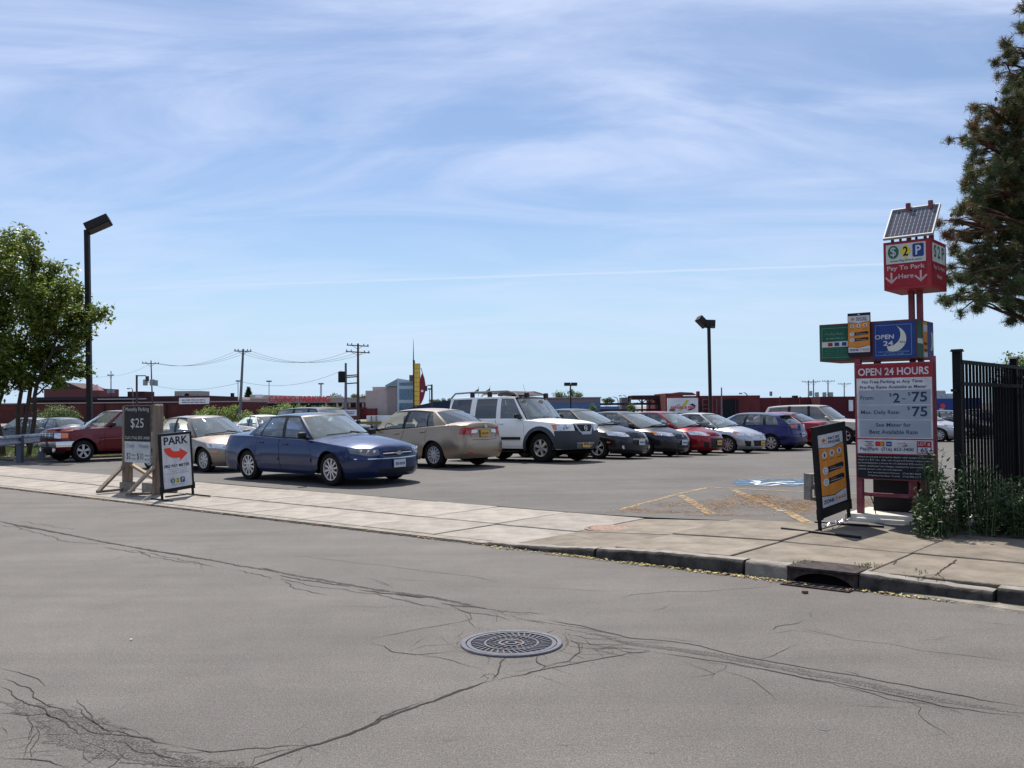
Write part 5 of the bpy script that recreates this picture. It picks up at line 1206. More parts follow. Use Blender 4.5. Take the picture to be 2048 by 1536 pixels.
    for i in range(len(cols) - 1):
        xm = (cols[i][0] + cols[i + 1][0]) / 2
        for j in range(NR + len(RT) - 1):
            q = [cols[i][1][j], cols[i][1][j + 1], cols[i + 1][1][j + 1], cols[i + 1][1][j]]
            nm = 'body'
            if 1 <= j < NR:
                if any(abs(xm - c) < g * .99 for c in cuts): continue
                for k, d in enumerate(doors):
                    if d[1] < xm < d[0]: nm = 'door%d' % k
            if j >= NR:
                rr = RT[j - NR]
                if xbk < xm < xcw:
                    if rr >= .06: continue
                elif xm >= xcw:
                    if rr >= .06 and xm < L / 2 - sp.get('hoodend', .14): nm = 'hood'
                elif rr >= .06 and xm > -L / 2 + .1: nm = 'trunk_lid'
            if clad and nm != 'hood' and (q[0].z + q[1].z) / 2 < clad(xm) and j < NR: nm = 'cladding'
            face(nm, q)
    # ---- greenhouse
    G = sp['gh']; crown = G.get('crown', .05); ZR = Curve(G['zr'])
    yt = Curve(G['yt'])
    def ybot(x): return F(s_of(x, ZS(x)), ZS(x)).y * (1 - .045)
    def zroof(x, y): return ZR(x) + crown * (1 - min(1, abs(y) / yt(x)) ** 2.6)
    def zbelt(x, y):
        Ps = F(s_of(x), ZS(x)); return top(Ps, max(0, 1 - abs(y) / Ps.y)).z - .012
    ring = []   # (bottom, top, kind of the segment that starts here)
    side = G['side']
    xwb, xwbs, xwt, xwts = G['xwb'], G['xwbs'], G['xwt'], G['xwts']
    xrb, xrbs, xrt, xrts = G['xrb'], G['xrbs'], G['xrt'], G['xrts']
    ybf, ytf = ybot(xwbs) * .965, yt(xwts) * .985
    ybr, ytr = ybot(xrbs) * G.get('rbw', .94), yt(xrts) * .97
    for k, q in enumerate([0, .25, .5, .72, .88, .965, 1]):
        b_ = Vector((xwb - (xwb - xwbs) * q ** 2.2, q * ybf, 0)); t_ = Vector((xwt - (xwt - xwts) * q ** 2.2, q * ytf, 0))
        ring.append([b_, t_, 'wsh' if q < .96 else 'blk' if q < 1 else 'paint'])
    kinds = G['kinds']
    for i, (bx, tx) in enumerate(side):
        if i < len(side) - 1:
            n = 4 if kinds[i].startswith('g') else 1
            for m in range(n):
                a = m / n; B = bx + (side[i + 1][0] - bx) * a; T = tx + (side[i + 1][1] - tx) * a
                ring.append([Vector((B, ybot(B), 0)), Vector((T, yt(T), 0)), kinds[i] + '#%d' % i])
        else: ring.append([Vector((bx, ybot(bx), 0)), Vector((tx, yt(tx), 0)), 'paint'])
    for k, q in enumerate([1, .955, .85, .65, .4, .2, 0]):
        b_ = Vector((xrb + (xrbs - xrb) * q ** 2.2, q * ybr, 0)); t_ = Vector((xrt + (xrts - xrt) * q ** 2.2, q * ytr, 0))
        ring.append([b_, t_, 'rsh' if q < .96 else 'blk'])
    for e in ring:
        e[0].z = zbelt(e[0].x, e[0].y); e[1].z = zroof(e[1].x, e[1].y)
    VR = [0, .07, .25, .5, .75, .93, 1]
    bl = G.get('bulge', .03)
    nrm = []
    for i in range(len(ring)):
        a = ring[max(0, i - 1)][0]; b = ring[min(len(ring) - 1, i + 1)][0]; d = (b - a); n = Vector((d.y, -d.x, 0))
        if n.length < 1e-6: n = Vector((1, 0, 0))
        n.normalize(); c = ring[i][0]
        if n.dot(Vector((c.x - (xwb + xrb) / 2, c.y * 2.5, 0))) < 0: n = -n
        nrm.append(n)
    def GP(i, v, off=0.0):
        P = ring[i][0].lerp(ring[i][1], v); return P + nrm[i] * (bl * 4 * v * (1 - v) + off)
    for i in range(len(ring) - 1):
        kd = ring[i][2]; base = kd.split('#')[0]
        for j in range(len(VR) - 1):
            mid = 1 <= j <= len(VR) - 3; off = 0
            if base == 'wsh': nm = 'windshield' if j <= len(VR) - 3 else 'trim'
            elif base == 'rsh': nm = 'rear_window' if mid else 'trim'
            elif base in ('g', 'gd'): nm = ('side_window%s%s' % (base[1:], kd.split('#')[1])) if mid else ('trim' if sp.get('blackframe', True) else 'cabin')
            elif base == 'blk': nm = 'trim'
            else: nm = 'cabin'
            if 'wind' in nm: off = -.007
            pts = [GP(i, VR[j], off), GP(i, VR[j + 1], off), GP(i + 1, VR[j + 1], off), GP(i + 1, VR[j], off)]
            face(nm, pts)
    RR = [0, .03, .08, .18, .35, .6, 1]
    for i in range(len(ring) - 1):
        for j in range(len(RR) - 1):
            def rp(k, rr):
                T = ring[k][1]; y = T.y * (1 - rr); return Vector((T.x, y, zroof(T.x, y)))
            face('roof', [rp(i, RR[j]), rp(i, RR[j + 1]), rp(i + 1, RR[j + 1]), rp(i + 1, RR[j])])
    mats = {'body': PM, 'hood': PM, 'trunk_lid': PM, 'cabin': PM, 'roof': PM, 'windshield': GLASS_W, 'rear_window': sp.get('rglass', GLASS), 'trim': BLACK, 'cladding': sp.get('cladmat', BLACK)}
    made = {}
    for nm, (vs, fs) in parts.items():
        base = nm.split('|')[0]; real = ''.join(ch for ch in base if not ch.isdigit())
        if real.startswith('side_window'):
            mt = sp.get('rglass', GLASS) if real.endswith('d') and real != 'side_window' else GLASS
            real = 'side_window'
        elif real == 'door': mt = PM
        else: mt = mats[base]
        real = {'cabin': 'pillar', 'trim': 'window_trim'}.get(real, real)
        if base in ('cabin', 'trim'):
            isl = islands(vs, fs)
            if len(isl) > 1:
                for v2, f2 in isl[1:]:
                    m2_ = bpy.data.meshes.new(real); m2_.from_pydata(v2, [], f2); b2 = bmesh.new(); b2.from_mesh(m2_); bmesh.ops.remove_doubles(b2, verts=b2.verts, dist=4e-4); bmesh.ops.recalc_face_normals(b2, faces=b2.faces); b2.to_mesh(m2_); b2.free()
                    m2_.polygons.foreach_set('use_smooth', [True] * len(m2_.polygons)); m2_.set_sharp_from_angle(angle=R(48)); m2_.materials.append(mt); link('pillar' if base == 'cabin' else 'window_trim', m2_, root)
                vs, fs = isl[0]
        me = bpy.data.meshes.new(real); me.from_pydata(vs, [], fs)
        bm = bmesh.new(); bm.from_mesh(me); bmesh.ops.remove_doubles(bm, verts=bm.verts, dist=4e-4)
        bmesh.ops.dissolve_degenerate(bm, edges=bm.edges, dist=1e-5)
        bmesh.ops.recalc_face_normals(bm, faces=bm.faces); bm.to_mesh(me); bm.free()
        me.polygons.foreach_set('use_smooth', [True] * len(me.polygons))
        me.set_sharp_from_angle(angle=R(48))
        me.materials.append(mt)
        made[nm] = link(real, me, root)
    # ---- underbody, liners
    ub = MB(); ub.box((0, 0, .36), (L - .5, W * .60, .30)); ub.box(((xF + xR) / 2, 0, .33), (WB - 2 * Ra - .02, W * .88, .2))
    ub.box((L / 2 - .42, 0, .38), (.30, W * .62, .3)); ub.box((-L / 2 + .42, 0, .42), (.3, W * .7, .3))
    ub.build('underbody', DARK, root)
    for xw in (xF, xR):
        for sg in (-1, 1):
            al = MB()
            y1 = sg * (Wz(zw + Ra, xw) - .012); y0 = sg * (W / 2 - .32)
            vs = []; fs = []
            for i in range(13):
                a = math.pi * (i / 12) ; 
                for y in (y1, y0): vs.append((xw + (Ra + .004) * math.cos(a), y, zw + (Ra + .004) * math.sin(a) - (.1 if i in (0, 12) else 0)))
            for i in range(12): fs.append((2 * i, 2 * i + 1, 2 * i + 3, 2 * i + 2))
            al.add(vs, fs + [tuple(2 * i + 1 for i in range(13))]); al.build('wheel_arch_liner', DARK, root)
    # ---- wheels
    tw = sp.get('tw', .205); rimr = sp.get('rimr', r * .64)
    ty, hb, rmn = wheel_meshes(r, tw, sp.get('rim', 'multi'), sp.get('spokes', 10), rimr, sp.get('rimmat', ALLOY))
    for xw in (xF, xR):
        for sg in (1, -1):
            wh = link('wheel', hb, root, (xw, sg * (W / 2 - tw / 2 - .025), zw), (0, random.uniform(0, 1), 0 if sg > 0 else math.pi))
            link('tyre', ty, wh); link('rim', rmn, wh)
    # ---- interior
    seatm = mat(sp.get('seat', 'seat_grey'), sp.get('seatcol', (.16, .16, .155)), .9, var=.2)
    it = MB(); zi = min(ZS(0), .95) - .30
    x0, x1 = xbk + .25, xcw - .05
    it.box(((x0 + x1) / 2, 0, zi - .02), (x1 - x0, W * .84, .04))
    for sg in (-1, 1): it.box(((x0 + x1) / 2, sg * W * .425, zi + .12), (x1 - x0, .04, .30))
    it.box((xcw - .22, 0, ZS(xcw) - .12), (.42, W * .80, .16))
    it.box((xbk + .22, 0, ZS(xbk) - .05), (.46, W * .78, .06))
    it.build('interior', mat('interior_dark', (.035, .035, .037), .85), root, bevel=.01)
    if detail:
        xs_f = G.get('seatx', (side[0][0] + side[2][0]) / 2 - .28); zt = ZS(0) + G.get('seath', .22)
        for sx, dw in ((xs_f, .25), (xs_f - .82, .0)):
            for sg in ((-1, 1) if dw else (0,)):
                sb = MB(); wd = .5 if dw else W * .70
                sb.box((sx - .05, sg * .37, (zi + zt) / 2 - .03), (.16, wd, zt - zi - .10), (0, R(-14), 0))
                for hy in ((sg * .37,) if dw else (-.4, .4)): sb.box((sx - .16, hy, zt + .03), (.10, .26, .17), (0, R(-14), 0))
                if dw: sb.box((sx + .2, sg * .37, zi + .05), (.5, .5, .14))
                sb.build('seat', seatm, root, bevel=.03, smooth=True)
        sw_ = MB(); c = Vector((xs_f + .50, .37, ZS(xs_f) + .0)); rs = .18
        sw_.tube([c + Vector((rs * math.sin(a) * .42, rs * math.cos(a), rs * math.sin(a) * .9)) for a in [2 * math.pi * i / 16 for i in range(17)]], .014, 6)
        sw_.build('steering_wheel', BLACK, root)
        mr_ = MB(); mr_.box((xwt - .09, 0, zroof(xwt, 0) - .10), (.02, .22, .055)); mr_.build('rear_view_mirror', BLACK, root, bevel=.008)
    # ---- surface patches
    def patch(name, topl, botl, m, off=.006, nv=4, both=True, sub=4, parent=None, back=-.01):
        obs = []
        def res(pl):
            o = []
            for i in range(len(pl) - 1):
                for k in range(sub): 
                    a = k / sub; o.append((pl[i][0] + (pl[i + 1][0] - pl[i][0]) * a, pl[i][1] + (pl[i + 1][1] - pl[i][1]) * a))
            o.append(pl[-1]); return o
        tp, bt = res(topl), res(botl); n = len(tp)
        for sg in ((1, -1) if both else (1,)):
            mb = MB(); grid = []
            for i in range(n):
                colp = []
                for j in range(nv + 1):
                    v = j / nv; s_ = bt[i][0] + (tp[i][0] - bt[i][0]) * v; z_ = bt[i][1] + (tp[i][1] - bt[i][1]) * v
                    neg = s_ < 0 or s_ > 3
                    if s_ < 0: p = F(-s_, z_, off); p.y = -p.y
                    elif s_ > 3: p = F(6 - s_, z_, off); p.y = -p.y
                    else: p = F(s_, z_, off)
                    colp.append(p)
                grid.append(colp)
            vs = [Vector((p.x, p.y * sg, p.z)) for c_ in grid for p in c_]; w_ = nv + 1
            fs = [(i * w_ + j, i * w_ + j + 1, (i + 1) * w_ + j + 1, (i + 1) * w_ + j) for i in range(n - 1) for j in range(nv)]
            mb.add(vs, fs)
            # rim going back into the body
            loop = [i * w_ for i in range(n)] + [(n - 1) * w_ + j for j in range(1, w_)] + [i * w_ + nv for i in range(n - 2, -1, -1)] + [j for j in range(nv - 1, 0, -1)]
            cen = Vector((0, 0, .6)); b0 = len(mb.v)
            for q in loop:
                v_ = Vector(mb.v[q]); d = Vector((v_.x * .55 if abs(v_.x) > L * .42 else 0, v_.y, 0)); d = d.normalized() if d.length > 1e-4 else Vector((1, 0, 0))
                mb.v.append(tuple(v_ - d * (off - back)))
            m_ = len(loop)
            for q in range(m_): mb.f.append((loop[q], loop[(q + 1) % m_], b0 + (q + 1) % m_, b0 + q)); mb.m.append(0)
            obs.append(mb.build(name, m, parent or root, smooth=True, angle=35))
        return obs
    def qpatch(name, s0, s1, z0, z1, m, **kw):
        return patch(name, [(s0, z1), (s1, z1)], [(s0, z0), (s1, z0)], m, **kw)
    ctx = dict(F=F, s_of=s_of, patch=patch, qpatch=qpatch, root=root, ZS=ZS, xF=xF, xR=xR, L=L, W=W, zroof=zroof, GP=GP, ring=ring, made=made, ybot=ybot, Wz=Wz, zbelt=zbelt)
    # handles on the doors, mirrors, belt line, plates
    for k, d in enumerate(doors):
        hx = d[1] + .16; hz = ZS(hx) - sp.get('hdrop', .10)
        for sg, key in ((1, 'door%d' % k), (-1, 'door%d|R' % k)):
            if key not in made: continue
            h = MB(); y = Wz(hz, hx) + .012
            h.box((hx, sg * y, hz), (.17, .03, .028)); h.build('handle', sp.get('handlemat', PM), made[key], bevel=.008)
    for sg in (1, -1):
        mxx = side[0][0] - .12; my = sg * (ybot(mxx) + .15); mz = ZS(mxx) + .10
        mm = MB(); mm.box((mxx, my - sg * .02, mz), (.11, .18, .12), (0, 0, sg * R(8))); mm.box((mxx - .01, sg * (ybot(mxx) + .03), mz - .06), (.08, .12, .04))
        mo = mm.build('wing_mirror', sp.get('mirmat', PM), root, bevel=.03, smooth=True)
        mg = MB(); mg.box((mxx - .058, my - sg * .02, mz), (.006, .14, .09), (0, 0, sg * R(8))); mg.build('mirror_glass', CHROME, mo)
    if sp.get('plate_f') is not None:
        z_, m_ = sp['plate_f']; p = F(0, z_); b = MB(); b.box((p.x + .02, 0, z_), (.012, .31, .155)); pl = b.build('license_plate', m_, root)
        b = MB(); 
        for i in range(7): b.box((p.x + .028, -.105 + .035 * i + (.01 if i > 2 else 0), z_ - .005), (.003, .018, .055))
        b.build('plate_digits', mat('plate_navy', (.03, .04, .12), .5), pl)
    if sp.get('plate_r') is not None:
        z_, m_ = sp['plate_r']; p = F(3, z_); b = MB(); b.box((p.x - .016, 0, z_), (.012, .31, .155)); pl = b.build('license_plate', m_, root)
        b = MB()
        for i in range(7): b.box((p.x - .024, -.105 + .035 * i + (.01 if i > 2 else 0), z_ - .005), (.003, .018, .055))
        b.build('plate_digits', mat('plate_navy', (.03, .04, .12), .5), pl)
    if sp.get('moulding'):
        z_ = sp['moulding']
        for k, d in enumerate(doors):
            qpatch('side_moulding', s_of(d[0] - .03), s_of(d[1] + .03), z_ - .035, z_ + .035, sp.get('mouldmat', PM), off=.014)
    if sp.get('wipers', True):
        for yy in (.55, -.08):
            w = MB(); xq = xwb - .12 * abs(yy) ; a = Vector((xwb + .02 - .25 * yy * yy, yy, zbelt(xwb, yy) + .045)); bb = Vector((xwb - .10, yy - .55, zbelt(xwb - .1, yy - .55) + .06))
            w.tube([a, bb], .011, 6); w.build('wiper', BLACK, root)
    if 'extra' in sp: sp['extra'](ctx)
    return root
PLATE_Y = mat('plate_orange', (.72, .38, .05), .45)
PLATE_W = mat('plate_white', (.55, .58, .62), .45)

P_BLUE = paint('paint_blue', (.003, .018, .080), .45, .26)
P_GOLD = paint('paint_gold', (.29, .225, .16), .6, .30)
P_TAN = paint('paint_tan', (.26, .215, .18), .55, .32)
P_WHITE = paint('paint_white', (.88, .87, .83), .0, .35)
P_BLACK = paint('paint_black', (.007, .008, .013), .2, .28)
P_CHAR = paint('paint_charcoal', (.010, .010, .015), .2, .28)
P_RED = paint('paint_red', (.24, .003, .010), .4, .28)
P_SILVER = paint('paint_silver', (.42, .43, .46), .65, .30)
P_ROYAL = paint('paint_royal', (.003, .004, .075), .4, .26)
P_MAROON = paint('paint_maroon', (.11, .0015, .008), .35, .30)
P_BEIGE = paint('paint_beige', (.42, .37, .29), .5, .32)
P_DKGREY = paint('paint_darkgrey', (.06, .07, .08), .4, .34)

def lights_f(c, s0, s1, z0, z1, skew=.03, housing=CLEARLENS, bulbs=2):
    """wrap-round headlight from s0 (inner) to s1 (outer)"""
    obs = c['patch']('headlight', [(s0, z1), ((s0 + s1) / 2, z1 + skew * .6), (s1, z1 + skew)], [(s0, z0 + .01), ((s0 + s1) / 2, z0), (s1, z0 + (z1 - z0) * .45)], housing, off=.006)
    for o, sg in zip(obs, (1, -1)):
        for i in range(bulbs):
            s_ = s0 + (s1 - s0) * (.22 + .5 * i / max(1, bulbs - 1)) if bulbs > 1 else (s0 + s1) / 2
            zz = (z0 + z1) / 2 + .01 + skew * .3 * i; p = c['F'](s_, zz, .004); b = MB()
            b.lathe([(0.001, .012), (.025, .010), (.04, .0)], 14, 'x', (p.x, p.y * sg, p.z)); b.build('bulb_reflector', CHROME, o, smooth=True)
def grille(c, q, z0, z1, bars=4, frame=None, m=BLACK, barm=BLACK, off=.008):
    g = c['patch']('grille', [(-q, z1), (0, z1), (q, z1)], [(-q * .92, z0), (0, z0), (q * .92, z0)], m, both=False, off=off)[0]
    for i in range(bars):
        z = z0 + (z1 - z0) * (i + .5) / bars
        c['patch']('grille_bar', [(-q * .93, z + .006), (0, z + .006), (q * .93, z + .006)], [(-q * .93, z - .006), (0, z - .006), (q * .93, z - .006)], barm, both=False, off=off + .006, nv=1, parent=g)
    return g
def tails(c, s0, s1, z0, z1, m=REDLENS, inner=None):
    obs = c['patch']('taillight', [(s0, z1), (s1, z1)], [(s0, z0 + (z1 - z0) * .12), (s1, z0)], m, off=.008)
    if inner:
        a, b = inner; c['patch']('reverse_light', [(a, z0 + (z1 - z0) * .75), (b, z0 + (z1 - z0) * .75)], [(a, z0 + (z1 - z0) * .25), (b, z0 + (z1 - z0) * .25)], CLEARLENS, off=.012)
    return obs
def badge_ring(c, z, r, m=CHROME, front=True, x=None):
    p = c['F'](0 if front else 3, z); b = MB(); xx = (p.x + .03) if front else (p.x - .03)
    b.tube([(xx, r * math.cos(a), z + r * math.sin(a)) for a in [2 * math.pi * i / 18 for i in range(19)]], r * .16, 6); b.box((xx, 0, z), (.012, r * 2.3, r * .35)); b.build('badge', m, c['root'], smooth=True)
def bowtie(c, z, w, m):
    p = c['F'](0, z); h = w * .38; x = p.x + .024; b = MB()
    b.prism([(-w / 2, -h * .22), (-w * .2, -h * .22), (-w * .2, -h / 2), (w * .24, -h / 2), (w * .24, -h * .22), (w / 2, -h * .22), (w / 2, h * .22), (w * .2, h * .22), (w * .2, h / 2), (-w * .24, h / 2), (-w * .24, h * .22), (-w / 2, h * .22)], x, x + .008, axis='x')
    for v in range(len(b.v)): b.v[v] = (b.v[v][0], b.v[v][1], b.v[v][2] + z)
    b.build('badge', m, c['root'])
def antenna(c, x, y, h, lean=-.15):
    z = c['zroof'](x, y); b = MB(); b.tube([(x, y, z - .01), (x - h * .4, y, z + h)], [.006, .003], 5); b.build('antenna', BLACK, c['root'])

def mirx(l): return l
# ---------------------------------------------------------------- big blue sedan
def ex_impala(c):
    lights_f(c, .50, .955, .60, .725, .03, mat('smoked_lens', (.10, .105, .12), .12, .3, coat=1), 3)
    grille(c, .42, .595, .685, 3, m=BLACK)
    c['patch']('chrome_strip', [(-.42, .64), (0, .645), (.42, .64)], [(-.42, .627), (0, .63), (.42, .627)], CHROME, both=False, off=.022, nv=1)
    bowtie(c, .637, .20, CHROME)
    c['patch']('chrome_strip', [(-.93, .555), (0, .545), (.93, .555)], [(-.93, .54), (0, .53), (.93, .54)], CHROME, both=False, off=.012, nv=1)
    c['patch']('bumper_intake', [(-.55, .33), (0, .33), (.55, .33)], [(-.5, .24), (0, .24), (.5, .24)], BLACK, both=False, off=.004)
    tails(c, 2.05, 3.0, .72, .88); antenna(c, -1.1, 0, .06)
S_IMPALA = dict(L=5.06, W=1.86, H=1.455, WB=2.81, fo=1.05, paint=P_BLUE, r=.33, rimr=.222, spokes=10, rim='multi', seat='seat_sage', seatcol=(.36, .42, .38),
    zs=[(-2.53, .92), (-2.2, .97), (-1.5, .965), (-.5, .93), (.4, .91), (1.0, .89), (1.7, .83), (2.2, .765), (2.53, .70)],
    zc=[(-2.53, .93), (-2.3, 1.02), (-1.7, 1.06), (-1.2, 1.07), (.6, 1.03), (.95, 1.0), (1.5, .955), (2.1, .87), (2.4, .79), (2.53, .70)],
    rear=[(.15, .12), (.28, .04), (.45, .0), (.6, .01), (.75, .04), (.95, .10)],
    front=[(.15, .10), (.22, .03), (.35, .0), (.52, .0), (.62, .02), (.72, .07), (.8, .2)],
    gh=dict(xwb=1.16, xwbs=.86, xwt=.30, xwts=.16, xrb=-1.72, xrbs=-1.50, xrt=-.98, xrts=-.92, crown=.045, bulge=.03,
            zr=[(-1.2, 1.345), (-.8, 1.38), (-.3, 1.405), (.1, 1.395), (.35, 1.36)], yt=[(-1.3, .52), (-.5, .60), (.1, .60), (.4, .57)],
            side=[(.78, .10), (-.10, -.22), (-.20, -.30), (-.98, -.80), (-1.02, -.83), (-1.28, -.93)], kinds=['g', 'blk', 'g', 'blk', 'g'], seatx=.18),
    doors=[(.93, -.155), (-.165, -1.02)], moulding=.50, plate_f=(.43, PLATE_W), handlemat=P_BLUE, mirmat=BLACK, extra=ex_impala, fb=.17)
# ---------------------------------------------------------------- tan rounded sedan
def ex_tan(c):
    lights_f(c, .55, .985, .57, .69, .04, CLEARLENS, 1)
    c['qpatch']('marker_light', c['s_of'](c['L'] / 2 - .34), c['s_of'](c['L'] / 2 - .52), .50, .535, AMBER, off=.010)
    grille(c, .3, .50, .58, 2); tails(c, 2.2, 2.95, .68, .85)
    b = MB(); b.box((.12, 0, c['zroof'](.12, 0) + .001), (.012, 1.0, .006)); b.build('roof_seam', BLACK, c['root'])
S_TAN = dict(L=4.52, W=1.74, H=1.43, WB=2.63, fo=.90, paint=P_TAN, r=.31, rimr=.205, spokes=8, rim='pair', seat='seat_lt', seatcol=(.22, .22, .21), blackframe=True,
    zs=[(-2.26, .86), (-1.8, .92), (-1, .92), (0, .90), (.8, .86), (1.4, .78), (1.9, .69), (2.26, .60)],
    zc=[(-2.26, .88), (-1.9, 1.0), (-1.4, 1.04), (.8, 1.0), (1.1, .95), (1.6, .86), (2.0, .76), (2.26, .60)],
    gh=dict(xwb=1.24, xwbs=.90, xwt=.42, xwts=.24, xrb=-1.70, xrbs=-1.45, xrt=-1.0, xrts=-.92, crown=.05, bulge=.04,
            zr=[(-1.2, 1.29), (-.8, 1.35), (-.2, 1.385), (.2, 1.37), (.5, 1.33)], yt=[(-1.3, .48), (-.5, .56), (.2, .56), (.5, .53)],
            side=[(.80, .17), (-.05, -.18), (-.15, -.28), (-.88, -.72), (-.92, -.75), (-1.15, -.85)], kinds=['g', 'blk', 'g', 'blk', 'g'], seatx=.25),
    doors=[(.95, -.095), (-.105, -.98)], extra=ex_tan, fb=.16)
# ---------------------------------------------------------------- gold compact sedan seen from behind
def ex_corolla(c):
    tails(c, 2.12, 2.60, .78, .945, inner=(2.46, 2.64))
    c['patch']('reverse_light', [(2.58, .925), (2.70, .92)], [(2.58, .825), (2.70, .84)], CLEARLENS, off=.010)
    c['patch']('chrome_strip', [(2.62, .925), (3, .925), (3.38, .925)], [(2.62, .895), (3, .895), (3.38, .895)], CHROME, both=False, off=.018, nv=1)
    c['patch']('trunk_seam', [(2.44, .80), (2.47, .70), (2.50, .665), (3, .66), (3.5, .665), (3.53, .70), (3.56, .80)], [(2.45, .80), (2.48, .695), (2.51, .657), (3, .652), (3.49, .657), (3.52, .695), (3.55, .80)], BLACK, both=False, off=.003, nv=1)
    c['qpatch']('bumper_reflector', 2.30, 2.44, .33, .375, REDLENS, off=.008)
    badge_ring(c, .975, .04, front=False); antenna(c, -1.0, 0, .05)
    lights_f(c, .5, .97, .62, .74)
S_COROLLA = dict(L=4.54, W=1.76, H=1.465, WB=2.60, fo=.96, paint=P_GOLD, r=.315, rimr=.205, spokes=12, rim='multi',
    zs=[(-2.27, .98), (-2.0, 1.02), (-1.4, 1.0), (-.3, .95), (.6, .92), (1.3, .84), (1.9, .74), (2.27, .66)],
    zc=[(-2.27, 1.04), (-2.1, 1.09), (-1.6, 1.11), (.7, 1.05), (1.1, 1.0), (1.7, .90), (2.1, .78), (2.27, .66)],
    rear=[(.15, .16), (.25, .05), (.4, .0), (.56, .0), (.64, .03), (.72, .07), (.9, .07), (1.05, .04), (1.12, .1)],
    gh=dict(xwb=1.30, xwbs=.98, xwt=.45, xwts=.28, xrb=-1.93, xrbs=-1.60, xrt=-1.16, xrts=-1.05, crown=.05, bulge=.03,
            zr=[(-1.3, 1.33), (-.9, 1.38), (-.3, 1.415), (.1, 1.405), (.5, 1.35)], yt=[(-1.3, .52), (-.5, .58), (.2, .58), (.5, .55)],
            side=[(.88, .20), (-.10, -.20), (-.20, -.29), (-.98, -.90), (-1.02, -.93), (-1.24, -1.03)], kinds=['g', 'blk', 'g', 'blk', 'g'], seatx=.22),
    doors=[(.95, -.145), (-.155, -1.05)], plate_r=(.81, PLATE_Y), extra=ex_corolla, mirmat=BLACK, handlemat=P_GOLD, rb=.22)
